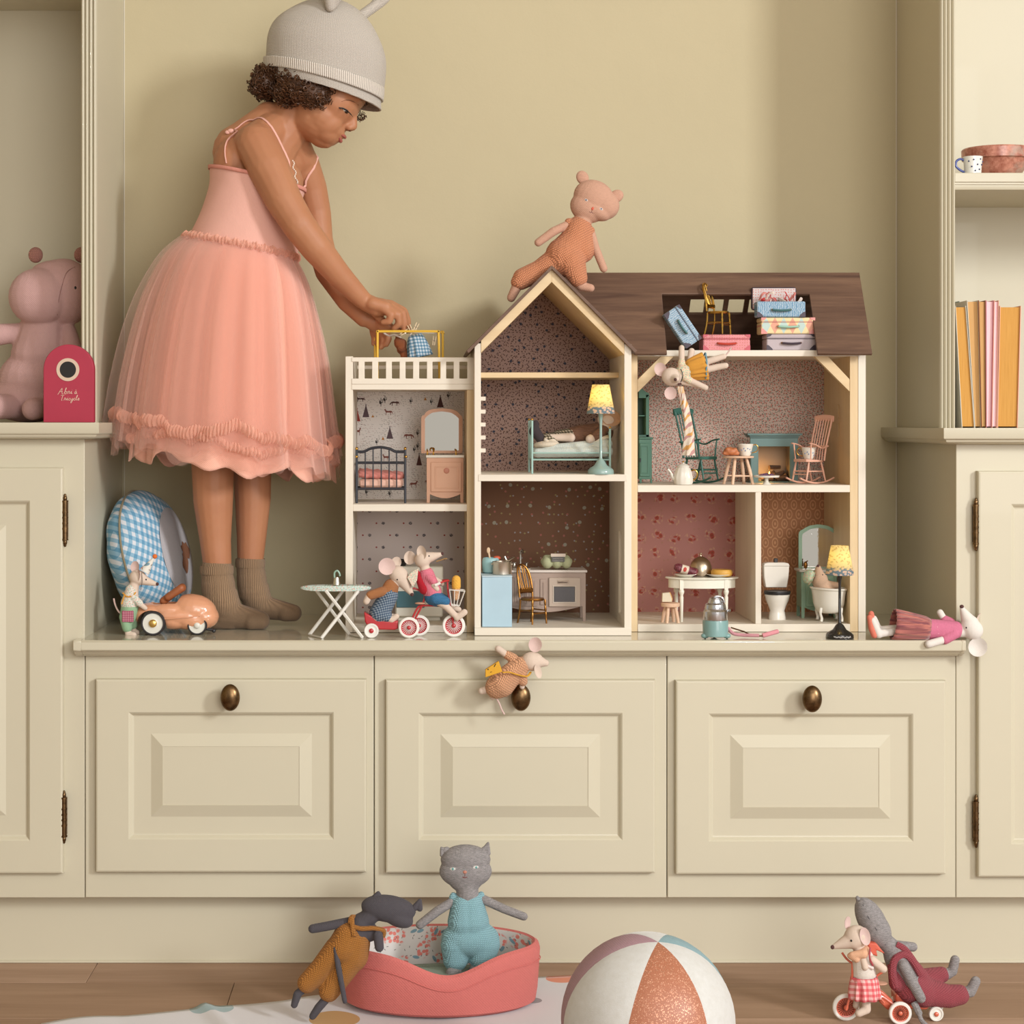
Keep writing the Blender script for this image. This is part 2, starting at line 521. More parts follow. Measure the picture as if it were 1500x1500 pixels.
def smoothpath(pts, k=6):
    pts = [Vector(p) for p in pts]; out = []
    for i in range(len(pts)-1):
        p0 = pts[max(i-1, 0)]; p1 = pts[i]; p2 = pts[i+1]; p3 = pts[min(i+2, len(pts)-1)]
        for j in range(k):
            t = j/k
            out.append(.5*((2*p1)+(p2-p0)*t+(2*p0-5*p1+4*p2-p3)*t*t+(3*p1-p0-3*p2+p3)*t**3))
    out.append(pts[-1]); return out
def pleats(name, mat, parent, p0, p1, r0, r1, n=14, amp=.08, rows=8, flare=1., depth=1., arc=(0, 2*pi), wob=0., **props):
    """gathered cloth cone from p0 (radius r0) to p1 (radius r1)"""
    p0 = Vector(p0); p1 = Vector(p1); ax = (p1-p0); L = ax.length; ax.normalize()
    a = Vector((0, 1, 0)); u = (a-ax*a.dot(ax)).normalized(); w_ = ax.cross(u)
    m = MB(); N = n*6; vs = []
    for i in range(rows+1):
        t = i/rows; r = r0+(r1-r0)*(t**flare)
        for k in range(N):
            th = 2*pi*k/N
            rr = r*(1+amp*(.35+t)*sin(n*th+sin(3*th)*1.3))
            q = p0+ax*L*t*(1+wob*sin(5*th+1)*t)
            vs.append(q+(u*sin(th)*depth+w_*cos(th))*rr)
    fs = [(i*N+k, i*N+(k+1) % N, (i+1)*N+(k+1) % N, (i+1)*N+k) for i in range(rows) for k in range(N)]
    m.add(vs, fs)
    o = m.build(name, mat, parent, **props)
    sd = o.modifiers.new('cloth', 'SOLIDIFY'); sd.thickness = .0008; sd.offset = 0
    return o
# ================================================================ the built-in joinery and the room
CREAM = paint('c8c0a9', rough=.42, spec=.4, coat=.1, var=.015, scale=5., bump=.02)
CREAM_B = paint('c8c0a9', rough=.16, spec=.5, coat=.5, var=.02, scale=5.)
WALLC = plaster('beb292')
ANTIQUE = metal('7d6244', .33, .6)

mb = MB(); mb.box((-2.6, .35, 0), (2.8, .47, 2.7)); structure('wall_back', mb, WALLC)
mb = MB(); mb.box((-2.6, -3.6, -.06), (2.8, .47, -.012)); fl = structure('floor', mb, wood('7d6048', '8f7156'))
OAK = [wood('8d6e56', 'af9079', 'X', 9.), wood('977860', 'b5967f', 'X', 11.), wood('866850', 'a88970', 'X', 8.)]
rnd = random.Random(3)
row = 0; y = .05
while y > -3.5:
    wd = .165 if row else .115
    x = -2.6+(0 if row else 0)-[1.08, .32, .75, .1, .9][row % 5]
    while x < 2.8:
        L = [1.45, 1.75, 1.2][int(rnd.random()*3)]
        if row == 0 and x < -1: L = (P(132, 0, -.03).x-x)
        x0 = max(x, -2.6); x1 = min(x+L, 2.8)
        if x1-x0 > .02:
            m = MB(); m.box((x0+.0004, y-wd+.0004, -.012), (x1-.0004, y-.0004, rnd.uniform(-.0004, 0)))
            m.build('floor_plank', OAK[int(rnd.random()*3)], fl, bevel=.0005, seg=1)
        x += L
    y -= wd; row += 1
mb = MB(); mb.box((-2.72, -3.6, 0), (-2.6, .47, 2.7)); structure('unseen_wall_left', mb, WALLC)  # unseen side of the room, added to hold back light from the left
mb = MB(); mb.box((-2.72, -3.6, 2.7), (2.8, .47, 2.8)); structure('unseen_ceiling', mb, plaster('d8d2c4'))  # out of view, added to dim the light falling from above
for k_, xx in ((1, PX(142, .09)+.0004), (2, PX(1376, .09)-.0016)):
    mb = MB(); mb.box((xx, .3488, .48), (xx+.0012, .35, 1.75)); structure('trim_%d' % k_, mb, paint('ddd6c4', .5))
ZB = PZ(1315, 0)                        # underside of the cabinets
mb = MB(); mb.box((-1.35, .035, 0), (1.55, .06, ZB)); mb.box((-1.35, .032, 0), (1.55, .036, .004))
structure('baseboard_front', mb, CREAM, bevel=.001)

def rings(m, x0, x1, z0, z1, prof, y):
    """stepped mouldings: prof = [(inset, forward)...] from the outside in; closes with a flat centre"""
    vs = []
    for ins, fw in prof:
        a, b, c, d = x0+ins, x1-ins, z0+ins, z1-ins
        vs += [(a, y-fw, c), (b, y-fw, c), (b, y-fw, d), (a, y-fw, d)]
    fs = []
    for i in range(len(prof)-1):
        for k in range(4):
            fs.append((i*4+k, i*4+(k+1) % 4, (i+1)*4+(k+1) % 4, (i+1)*4+k))
    n = (len(prof)-1)*4; fs.append((n, n+1, n+2, n+3))
    m.add(vs, fs)
mm = .001
def panel_door(parent, x0, y0, x1, y1, inset, slope0, slope1):
    a = P(x0, y1, -.012); b = P(x1, y0, -.012)
    m = MB()
    rings(m, a.x, b.x, a.z, b.z, [(0, 0), (0, 9*mm), (1*mm, 11.3*mm), (3*mm, 12*mm), ((inset)*mm, 12*mm), ((inset+2)*mm, 10.6*mm), ((inset+5.5)*mm, 6.6*mm), ((inset+7.5)*mm, 6*mm), ((inset+8)*mm, 5.5*mm)], 0)
    dr = m.build('door', CREAM, parent, smooth=False)
    m = MB(); rings(m, a.x, b.x, a.z, b.z, [((inset+7)*mm, 5*mm), ((inset+7.5)*mm, 6.1*mm), (slope0*mm, 6.1*mm), ((slope0+1)*mm, 6.4*mm), (slope1*mm, 12.6*mm), ((slope1+.2)*mm, 11.8*mm), ((slope1+.9)*mm, 11.8*mm)], 0)
    m.build('raised_panel', CREAM, dr, smooth=False)
    return dr
units = [(124.4, 548, (140, 995, 537, 1278), 'left', (337, 1022)), (548, 977, (565, 996, 960, 1279), 'middle', (763, 1022)), (977, 1400.5, (990, 997, 1386, 1281), 'right', (1190, 1024))]
ZT = PZ(960, 0)
for x0, x1, dd, side, kn in units:
    u = thing('base_cabinet', {'left': 'low cream panelled cabinet under the standing child', 'middle': 'low cream panelled cabinet with the small stuffed toy mouse hanging on its front',
              'right': 'low cream panelled cabinet above the coral toy tricycle'}[side], 'cabinet', (PX((x0+x1)/2, 0), .1, ZB), 'low cabinets under the bench')
    m = MB(); m.box((PX(x0+.6, 0), 0, ZB), (PX(x1-.6, 0), .349, PZ(938, -.03)-.0257)); m.build('cabinet_body', CREAM, u, bevel=.0012)
    d = panel_door(u, *dd, 48, 80, 98)
    c = P(kn[0], kn[1], -.035)
    m = MB(); R = rotm('X', 90)
    m.lathe([(.0085, 0), (.0085, .002), (.005, .004), (.0045, .013), (.006, .016)], (c.x, -.0118, c.z), 20, R)
    m.ell((c.x, -.034, c.z), (.0142, .0095, .0195), nu=28, nv=18)
    k = m.build('knob', ANTIQUE, d, label='aged brass oval knob')
# bench top
zt = PZ(938, -.03)
prof = [(.35, zt), (-.028, zt), (-.030, zt-.002), (-.030, zt-.0145), (-.0285, zt-.016), (-.024, zt-.0165), (-.0235, zt-.018), (-.021, zt-.0205), (-.013, zt-.0225), (-.011, zt-.025), (.0, zt-.0255), (.35, zt-.0255)]
def run_x(m, prof, x0, x1):
    n = len(prof)
    vs = [(x0, a, b) for a, b in prof]+[(x1, a, b) for a, b in prof]
    fs = [tuple(range(n-1, -1, -1)), tuple(range(n, 2*n))]
    for i in range(n):
        j = (i+1) % n; fs.append((i, j, n+j, n+i))
    m.add(vs, fs)
m = MB(); run_x(m, prof, PX(124, 0), PX(1400.5, 0))
for xa, xb in ((PX(107, -.03), PX(124, 0)), (PX(1400.5, 0), PX(1415, -.03))):
    run_x(m, [(a, b) for a, b in prof if a < 0]+[(-.0005, zt-.0255), (-.0005, zt)], xa, xb)
bt = m.build('bench_top', CREAM_B, None, bevel=.0006, seg=1)
tag(bt, 'long glossy cream bench top carrying the doll houses', 'bench')
ZBT = zt

def hinge(parent, x, y, h=36):
    m = MB(); c = P(x, y, -.004); r = .0042
    z0 = c.z-.036; z1 = c.z+.036
    m.tube([(c.x, -.008, z0+.008), (c.x, -.008, z1-.008)], r, 12)
    for z in (z0+.008, z0+.024, c.z-.004, c.z+.004, z1-.024, z1-.008):
        m.tube([(c.x, -.008, z-.0012), (c.x, -.008, z+.0012)], r*1.18, 12)
    for sgn, z in ((-1, z0), (1, z1)):
        m.ell((c.x, -.008, z+(.004 if sgn < 0 else -.004)), (.0032, .0032, .005))
        m.ell((c.x, -.008, z), (.0022, .0022, .003))
    m.box((c.x-.0035, -.004, z0+.01), (c.x+.0035, .0, z1-.01))
    m.build('hinge', ANTIQUE, parent, label='antique brass butt hinge')
# tall side cabinets
for side in ('left', 'right'):
    if side == 'left':
        xi, xo, zl1, zl0 = PX(124, 0), -1.15, PZ(619, -.03), PZ(643, -.03)
    else:
        xi, xo, zl1, zl0 = PX(1400.5, 0), 1.4, PZ(627, -.03), PZ(651, -.03)
    sg = 1 if side == 'left' else -1     # direction from the cabinet into the niche
    u = thing('tall_cabinet', 'cream floor-standing cabinet at the %s edge, with panelled door and two hinges' % side, 'cabinet', ((xi+xo)/2, .1, ZB))
    m = MB(); m.box((xi, 0, ZB), (xo, .35, zl0)); m.build('cabinet_body', CREAM, u, bevel=.001)
    if side == 'left':
        d = panel_door(u, -330, 685, 92, 1280, 48, 84, 102)
        hinge(d, 96, 762); hinge(d, 94.5, 1196)
    else:
        d = panel_door(u, 1433, 690, 1855, 1285, 48, 84, 102)
        hinge(d, 1428.5, 768); hinge(d, 1428.5, 1202)
    # ledge: front moulding returning along the niche side
    h = zl1-zl0
    lp = [(0, h), (0, .34*h+.001), (.0015, .3*h), (.004, .27*h), (.0045, .2*h), (.007, .08*h), (.012, .02*h), (.014, 0)]   # inset, height
    m = MB(); vs = []; n = len(lp); xe = xi+sg*.026
    for ins, z in lp:
        vs += [(xo, -.03+ins, zl0+z), (xe-sg*ins, -.03+ins, zl0+z), (xe-sg*ins, .35, zl0+z)]
    fs = []
    for i in range(n-1):
        for k in range(2): fs.append((i*3+k, i*3+k+1, (i+1)*3+k+1, (i+1)*3+k) if sg < 0 else (i*3+k, (i+1)*3+k, (i+1)*3+k+1, i*3+k+1))
    m.add(vs, fs)
    m.add([(xo, -.03, zl1), (xe, -.03, zl1), (xe, .35, zl1), (xo, .35, zl1)], [(0, 1, 2, 3)])
    m.add([(xo, -.016, zl0), (xe-sg*.014, -.016, zl0), (xe-sg*.014, .35, zl0), (xo, .35, zl0)], [(3, 2, 1, 0)])
    o = m.build('ledge', CREAM, None); tag(o, 'cream moulded ledge %s' % ('carrying the pink hippo and the red arched toy shed' if side == 'left' else 'carrying the row of books'), 'ledge')
    # open bookcase above
    b = thing('bookcase', 'open cream bookcase with fluted post, %s' % ('holding the pink stuffed hippo' if side == 'left' else 'holding the books, cup and marbled bowl'), 'bookcase', ((xi+xo)/2, .2, zl1))
    YF = .09; xs = PX(142, YF) if side == 'left' else PX(1376, YF); ztop = 1.75
    xin = xs-sg*.024
    m = MB(); m.box((xs, YF+.004, zl1), (xin, .35, ztop)); m.build('side_panel', CREAM, b, bevel=.0008)
    # fluted post: rounded reeds
    m = MB(); wdt = abs(xin-xs); nr = 4; pr = [(xs-sg*0, YF+.005)]
    for k in range(nr):
        a0 = xs-sg*(wdt*k/nr); a1 = xs-sg*(wdt*(k+1)/nr)
        for j in range(7):
            t = j/6; pr.append((a0+(a1-a0)*(.08+.84*t), YF-.0005-.0035*sin(pi*t)))
        pr.append((a1, YF+.001))
    pr.append((xin, YF+.005)); n = len(pr)
    if sg > 0: pr = pr[::-1]
    vs = [(x_, y_, zl1) for x_, y_ in pr]+[(x_, y_, ztop) for x_, y_ in pr]
    fs = [(i, (i+1) % n, n+(i+1) % n, n+i) for i in range(n)]+[tuple(range(n, 2*n))]
    m.add(vs, fs); m.build('fluted_post', CREAM, b)
    m = MB(); m.box((xin, .338, zl1), (xo, .35, ztop)); m.build('back_panel', CREAM, b)
    m = MB(); m.box((xo, YF, zl1), (xo+sg*.024, .35, ztop)); m.build('side_panel', CREAM, b)
    if side == 'left':
        zs0 = PZ(16, .34); m = MB(); m.box((xin, .095, zs0), (xo, .338, zs0+.02)); m.build('shelf_board', CREAM, b, bevel=.001)
    else:
        z1 = PZ(253, YF); z0 = PZ(277, YF); hh = z1-z0
        m = MB(); run_x(m, [(.338, z1), (YF+.001, z1), (YF, z1-.001), (YF, z0+.45*hh), (YF+.003, z0+.42*hh), (YF+.003, z0+.3*hh), (YF+.005, z0+.28*hh), (YF+.005, z0+.12*hh), (YF+.007, z0), (.338, z0)], xin, xo)
        m.build('shelf_board', CREAM, b); SHZ = z1
    if side == 'left': ZL = zl1
    else: ZR = zl1

# ---------------------------------------------------------------- right bookcase contents
def book(x0t, x1t, x0b, x1b, ytop, Y, pages, cover, label, depth=.13, block=True, cw=1.0):
    b = thing('book', label, 'book', P((x0b+x1b)/2, 626, Y), 'old books on the right ledge')
    zt_ = PZ(ytop, Y); zb = ZR
    def slab(m, f0, f1, ya, yb, zi=0.):
        q = []
        for (xa, xb, z) in ((x0b, x1b, zb+zi), (x0t, x1t, zt_-zi)):
            q += [(PX(xa+(xb-xa)*f0, Y), z), (PX(xa+(xb-xa)*f1, Y), z)]
        m.prism([q[0], q[1], q[3], q[2]], ya, yb)
    wpx = max(x1t-x0t, 1.); fc = cw/wpx
    m = MB(); slab(m, fc, 1-fc, Y+.003, Y+depth-.004, .002); m.build('page_block', pages, b)
    m = MB(); slab(m, 0, fc*.9, Y, Y+depth); slab(m, 1-fc*.9, 1, Y, Y+depth); slab(m, fc*.9, 1-fc*.9, Y+depth-.003, Y+depth)
    m.build('cover', cover, b)
def pages(c1, c2):
    t = NT('page_edges'); x, y, z = t.xyz(t.co())
    n1 = t.noise(t.comb(t.math('MULTIPLY', x, 1.), 0., t.math('MULTIPLY', z, .02)), 900, 2, .6)
    t.set(color=t.mix(n1, lin(c1), lin(c2)), rough=.85, spec=.1); t.bump(n1, .4, .0006); return t.m
PG1 = pages('b5803c', 'd9a55c'); PG2 = pages('b98a52', 'd8ae78'); PG3 = pages('e6b3b8', 'f6d5d8')
WHT = paint('d9d5c8', .6); BRN = paint('8a5330', .6); SAL = paint('e0a890', .6); PKC = paint('d9909a', .6); GRY = paint('8a9a96', .6)
Yb = .1
book(1399.5, 1415, 1409, 1428, 448, Yb, PG1, WHT, 'orange-edged book leaning left against the fluted post', cw=.7)
book(1416.5, 1433, 1428.5, 1437, 440, Yb+.004, PG2, WHT, 'tan-edged paperback second from the fluted post', cw=.7)
book(1433.5, 1444, 1438, 1444.5, 440, Yb, PG2, BRN, 'narrow brown book between the tan and the pink books', cw=1.)
book(1444.5, 1456, 1445, 1452.5, 440, Yb+.002, PG3, PKC, 'thin pink-edged book beside the brown one', cw=1.)
book(1456.5, 1463.3, 1453, 1460.4, 440, Yb, PG3, SAL, 'pink book with salmon cover next to the thick orange one', cw=.8)
book(1464.5, 1496, 1461, 1491, 448, Yb, PG1, SAL, 'thick orange-edged book at the right end of the row', cw=1.2)
book(1405, 1418, 1402, 1408, 441, Yb+.14, PG2, GRY, 'book hidden behind the leaning orange one', depth=.05, cw=.7)
# marbled bowl
Y = .2; c = P(1460, 252, Y); s = S(Y)
c.z = SHZ
t = NT('red_marble'); n1 = t.noise(t.co(), 60, 6, .7); n2 = t.noise(t.co(), 22, 4, .6)
cc = t.mix(t.n('ShaderNodeMapRange', {'Value': n1, 'From Min': .35, 'From Max': .62}).outputs[0], lin('8a4636'), lin('c98b76'))
cc = t.mix(t.n('ShaderNodeMapRange', {'Value': n2, 'From Min': .55, 'From Max': .7}).outputs[0], cc, lin('a89484')); t.set(color=cc, rough=.25)
m = MB(); m.lathe([(.028*s/.001, 0), (21*s, .5*s), (33*s, 8*s), (41*s, 19*s), (45*s, 30*s), (46*s, 31*s), (49.5*s, 32*s), (50.5*s, 46*s), (49*s, 48*s), (46*s, 47.5*s), (42*s, 30*s), (30*s, 8*s), (0, 5*s)], c, 48)
bw = m.build('bowl', t.m, None); tag(bw, 'red marbled bowl on the upper right shelf', 'bowl')
bw.data.transform(Matrix.Translation(-c)); bw.location = c
# spotted cup
Y = .125; s = S(Y); c = P(1425, 252, Y); c.z = SHZ
cup = thing('cup', 'small white cup with blue dots and blue handle beside the marbled bowl', 'cup', c)
m = MB(); m.lathe([(10*s, 0), (12*s, 1*s), (12.8*s, 14*s), (14.2*s, 27.5*s), (13.6*s, 27.6*s), (12*s, 14*s), (10.5*s, 3*s), (0, 2.5*s)], c, 32); m.build('cup_body', paint('e6e4dc', .2, coat=.5), cup)
m = MB(); m.tube(smoothpath([c+Vector((a*s, 0, b*s)) for a, b in ((-12.5, 22), (-18, 24.5), (-24, 21), (-24.5, 14), (-19, 8.5), (-12, 5))]), 1.7*s, 10); m.build('handle', paint('3c4c93', .25, coat=.4), cup, label='blue handle')
m = MB()
for k, (a, h) in enumerate(((-100, 22), (-75, 15), (-55, 23), (-112, 12), (-90, 6), (-60, 8), (-38, 15), (-130, 20), (-15, 20))):
    t_ = radians(a); r = (12.2+1.8*h/27)*s*1.012
    m.ell(c+Vector((r*cos(t_), r*sin(t_), h*s)), (1.2*s, 1.2*s, 1.2*s), nu=8, nv=6)
m.build('painted_dot', paint('38406b', .3), cup)
# ================================================================ the doll houses
WP = wood('d6ccbc', 'e6dccb', 'Z', 9., rough=.55)       # white-washed plywood, painted ends
WPX = wood('d6ccbc', 'e6dccb', 'X', 9., rough=.55)
PINE = wood('cdb084', 'e0c9a2', 'Z', 12., rough=.5)
PINEX = wood('cdb084', 'e0c9a2', 'X', 12., rough=.5)
STAIN = wood('452f27', '7d604c', 'X', 16., rough=.5, knots=True)

def board(m, us, vs_, holes, place, th):
    """connected board with openings; us, vs_ grid lines; holes = set of (i,j) cells; place(u,v,w) -> point, w in 0..th"""
    idx = {}; V = []; F = []
    def q(i, j, k):
        if (i, j, k) not in idx: idx[(i, j, k)] = len(V); V.append(place(us[i], vs_[j], th*k))
        return idx[(i, j, k)]
    nu, nv = len(us)-1, len(vs_)-1
    ok = lambda i, j: 0 <= i < nu and 0 <= j < nv and (i, j) not in holes
    for i in range(nu):
        for j in range(nv):
            if not ok(i, j): continue
            F.append((q(i, j, 0), q(i+1, j, 0), q(i+1, j+1, 0), q(i, j+1, 0)))
            F.append((q(i, j, 1), q(i, j+1, 1), q(i+1, j+1, 1), q(i+1, j, 1)))
            if not ok(i, j-1): F.append((q(i, j, 0), q(i, j, 1), q(i+1, j, 1), q(i+1, j, 0)))
            if not ok(i, j+1): F.append((q(i, j+1, 0), q(i+1, j+1, 0), q(i+1, j+1, 1), q(i, j+1, 1)))
            if not ok(i-1, j): F.append((q(i, j, 0), q(i, j+1, 0), q(i, j+1, 1), q(i, j, 1)))
            if not ok(i+1, j): F.append((q(i+1, j, 0), q(i+1, j, 1), q(i+1, j+1, 1), q(i+1, j+1, 0)))
    m.add(V, F)
def bx(name, mat, par, x0, x1, y0, y1, z0, z1, bev=.0005, **k):
    m = MB(); m.box((x0, y0, z0), (x1, y1, z1)); return m.build(name, mat, par, bevel=bev, seg=1, **k)

# ---- left: two storeys with roof terrace
YA = .07; DA = .19; YAB = YA+DA
hA = thing('doll_house', 'narrow two-storey white doll house with balustraded roof terrace, left of the gabled one', 'doll house', P(600, 926, YA), 'doll houses')
XA0, XA1, XA2, XA3 = PX(506, YA), PX(517, YA), PX(684, YA), PX(695, YA)
zb = ZBT+.0004
ZLL = PZ(916.5, YA); ZLU = PZ(738.5, YA); ZTE = PZ(563, YA)
bx('side_panel', WP, hA, XA0, XA1, YA, YAB, zb, PZ(522, YA))
bx('side_panel', PINE, hA, XA2, XA3, YA, YAB, zb, PZ(571, YA), label='bare pine side panel')
bx('floor_board', WPX, hA, XA1, XA2, YA+.001, YAB, zb, ZLL)
bx('floor_board', WPX, hA, XA1, XA2, YA, YAB, PZ(749, YA), ZLU)
bx('terrace_floor', WPX, hA, XA1-.002, XA3, YA-.001, YAB, PZ(571, YA), ZTE)
m = MB(); slots = [(515.5, 525), (534, 545), (554, 565.3), (574, 585.3), (594, 605), (614, 625.3), (633.5, 645), (653.5, 664.5), (673, 684.5)]
us = [PX(515, YA)]
for k, (a, b) in enumerate(slots):
    if k: us.append(PX(a, YA))
    us.append(PX(b, YA))
us.append(PX(695, YA)); vv = [ZTE, PZ(554.5, YA), PZ(530, YA), PZ(523.5, YA)]
board(m, us, vv, {(2*i, 1) for i in range(9)}, lambda u, v, w_: (u, YA-.001+w_, v), .006)
m.build('balustrade', WPX, hA, bevel=.0008, seg=2)
bx('back_rail', WPX, hA, XA1, XA3, YAB-.006, YAB, ZTE+.028, ZTE+.034)
def papered(name, par, x0, x1, z0, z1, Y, mat, poly=None):
    m = MB()
    if poly: m.prism(poly, Y, Y+.004)
    else: m.box((x0, Y, z0), (x1, Y+.004, z1))
    return m.build(name, mat, par, smooth=False)
PAPA = t = NT('paper'); 
uv = uvxz(t); c_ = lin('f3ebe4')
for i in range(3):
    m1, r1, l1 = scatter(t, uv, 300, .36, 6., 1., spin=.12, thin=.45, off=i*3.1)
    reg = t.math('GREATER_THAN', t.noise(t.map(uv, loc=(i*.3, 0, 0)), 42., 2), .5)
    c_ = t.mix(t.math('MULTIPLY', m1, reg), c_, lin(['7a6a60', 'a8756a', '6e665c'][i]))
t.set(color=c_, rough=.75); PAPA = t.m
bpA = papered('papered_back', hA, XA1, XA2, ZLU, PZ(571, YA), YAB-.004, PAPA)
papered('papered_back', hA, XA1, XA2, ZLL, PZ(749, YA), YAB-.004, print_paper('sprigs', 'd0c2bc'))
# printed horses, tents and cacti
HORSE = [(-1, -.1), (-.85, .25), (-.5, .38), (0, .3), (.45, .36), (.62, .65), (.8, 1.0), (.9, .8), (1.1, .62), (1.05, .5), (.85, .5), (.78, .15), (.62, -.1), (.66, -.95), (.55, -.95), (.48, -.2), (.2, -.15), (-.3, -.12), (-.45, -.3), (-.42, -.95), (-.54, -.95), (-.6, -.3), (-.8, -.05), (-.9, -.5), (-1.02, -.45)]
GRAZE = [(-1, -.3), (-.95, .2), (-.6, .42), (0, .32), (.4, .4), (.7, .25), (.95, -.2), (1.08, -.6), (.95, -.68), (.8, -.5), (.65, -.15), (.56, -.15), (.58, -.95), (.46, -.95), (.38, -.12), (-.3, -.1), (-.45, -.3), (-.42, -.95), (-.54, -.95), (-.62, -.2), (-.85, -.1), (-.95, -.6), (-1.05, -.5)]
TENT = [(-.6, -1), (-.06, .85), (-.16, 1.1), (-.1, 1.12), (0, .95), (.1, 1.12), (.16, 1.1), (.06, .85), (.6, -1)]
CACT = [(-.08, -1), (-.08, -.3), (-.3, -.2), (-.32, .4), (-.46, .4), (-.46, -.28), (-.3, -.42), (-.1, -.5), (-.08, 1), (.08, 1), (.08, -.1), (.32, 0), (.34, .6), (.48, .6), (.48, -.1), (.3, -.25), (.08, -.3), (.08, -1)]
mp = MB()
def motif(shape, x, y, sx, sy, mi, flip=1):
    c = P(x, y, YAB-.0045)
    pts = [(c.x+flip*a*sx*.001, c.z+b*sy*.001) for a, b in shape]
    mp.add([(a, YAB-.00425, b) for a, b in pts], [tuple(range(len(pts)))], mi)
for a in [(HORSE, 528, 584.5, 7.5, 4.5, 0, -1), (GRAZE, 578, 590, 7.5, 5, 0, -1), (HORSE, 569, 603.5, 6.5, 5.5, 1, -1), (GRAZE, 599, 638, 8, 5.5, 1, 1), (HORSE, 524, 632, 5, 7, 1, 1), (HORSE, 565, 670, 5, 6, 1, -1), (HORSE, 606, 709, 6.5, 6, 1, 1), (HORSE, 627, 705, 5, 4, 1, 1),
          (TENT, 536, 602, 9, 10, 2, 1), (TENT, 523, 608, 9, 10, 3, 1), (TENT, 571, 634, 9, 9.5, 2, 1), (TENT, 645, 588, 9, 9.5, 0, 1), (TENT, 614, 673, 7.5, 9.5, 0, 1),
          (CACT, 558, 589, 6, 7, 4, 1), (CACT, 564, 585, 6, 6, 4, 1), (CACT, 602, 587, 5, 5.5, 4, 1), (CACT, 632, 588, 5, 5.5, 4, 1), (CACT, 552, 647, 5, 5.5, 4, 1), (CACT, 612, 634, 4.5, 7, 4, 1), (CACT, 612, 653, 4.5, 6.5, 4, 1), (CACT, 607, 658, 4.5, 6, 4, 1), (CACT, 657, 579, 5, 6, 4, 1),
          (CACT, 571, 722, 5, 7, 4, 1), (CACT, 537, 720, 5, 7, 4, 1),
          (TENT, 546, 609.5, 4, 2, 5, 1), (TENT, 561, 642, 4, 2.6, 5, 1), (TENT, 623, 584, 4, 2.6, 5, 1)]: motif(*a)
mp.build('printed_figures', [paint('5a3630', .8), paint('8f5347', .8), paint('665257', .8), paint('a8463a', .8), paint('5c5450', .8), paint('c98a45', .8)], bpA, smooth=False, kind='stuff')

# ---- middle: tall gabled house
YM = .03; DM = .23; YMB = YM+DM
hM = thing('doll_house', 'tall gabled doll house in the middle with brown roof and kitchen below', 'doll house', P(810, 930, YM), 'doll houses')
XM0, XM1, XM2, XM3 = PX(695, YM), PX(704.5, YM), PX(914.5, YM), PX(925, YM)
ZML = PZ(919.5, YM); ZMU = PZ(695, YM)
zs = PZ(505, YM)
def slope_top(x_px): return 388+abs(x_px-808)     # the outer line of the roof
bx('side_panel', WP, hM, XM0, XM1, YM, YMB, zb, PZ(503, YM))
m = MB(); board(m, [YM, .074, .112, YMB], [zb, PZ(905, YM), PZ(782, YM), PZ(504, YM)], {(1, 1)}, lambda u, v, w_: (XM2+w_, u, v), XM3-XM2)
m.build('side_panel', WP, hM, bevel=.0005, seg=1, label='side panel with a door opening')
bx('floor_board', WPX, hM, XM1-.004, XM2+.004, YM-.0008, YMB, PZ(705, YM), ZMU)
bx('floor_board', WPX, hM, XM0, XM3, YM-.001, YMB, zb, ZML)
bx('attic_shelf', PINEX, hM, XM1, XM2, .11, YMB, PZ(553.5, .11), PZ(545.5, .11))
for k in range(5):
    y = 584+k*19
    bx('ladder_rung', WPX, hM, XM1-.001, PX(711.5, YM), YM+.002, YM+.03, PZ(y+3, YM), PZ(y-3, YM))
PAPM = print_paper('leaves', 'a3867b')
xc = PX(808, YM); za = PZ(412, YM)
papered('papered_back', hM, 0, 0, 0, 0, YMB-.004, PAPM, [(XM1, ZMU), (XM2, ZMU), (XM2, za-(XM2-xc)), (xc, za), (XM1, za-(xc-XM1))])
papered('papered_back', hM, XM1, XM2, ZML, PZ(705, YM), YMB-.004, print_paper('dots', '7a5741'))
dv = .0195
for sg in (-1, 1):
    xe = XM1 if sg < 0 else XM2
    m = MB(); L = abs(xe-xc); zt0 = PZ(394, YM)
    m.prism([(xc, zt0), (xe, zt0-L), (xe, zt0-L-dv), (xc, zt0-dv)], YM-.001, YMB)
    m.build('rafter_board', PINEX, hM, bevel=.0004, seg=1)
    m = MB(); L2 = .1262; z2 = PZ(389, YM)
    m.prism([(xc, z2), (xc+sg*L2, z2-L2), (xc+sg*(L2-.0035), z2-L2-.0035), (xc, z2-.006)], YM-.008, YMB+.006)
    m.build('roof_board', STAIN, hM, bevel=.0004, seg=1, label='brown stained roof board')

# ---- right: wide house with an open attic
YR = .08; DR = .19; YRB = YR+DR
hR = thing('doll_house', 'wide doll house on the right with dark brown roof and open attic', 'doll house', P(1095, 924, YR), 'doll houses')
XR0, XR1, XR2, XR3, XR4 = XM3+.0006, PX(934, YR), PX(1245, YR), PX(1257, YR), PX(1268, YR)
XP0, XP1 = PX(1106.5, YR), PX(1115, YR)
ZRL = PZ(914, YR); ZRU = PZ(710.5, YR); ZRA = PZ(513, YR)
bx('side_panel', PINE, hR, XR0, XR1, YR, YRB, zb, PZ(514, YR))
m = MB(); board(m, [YR, .155, .163, YRB], [zb, PZ(640, YR), PZ(620.5, YR), PZ(613.5, YR), PZ(592, YR), PZ(514, YR)], {(1, 1), (1, 3)}, lambda u, v, w_: (XR2+w_, u, v), XR3-XR2)
m.build('side_panel', PINE, hR, bevel=.0004, seg=1, label='bare pine side panel with narrow window slots')
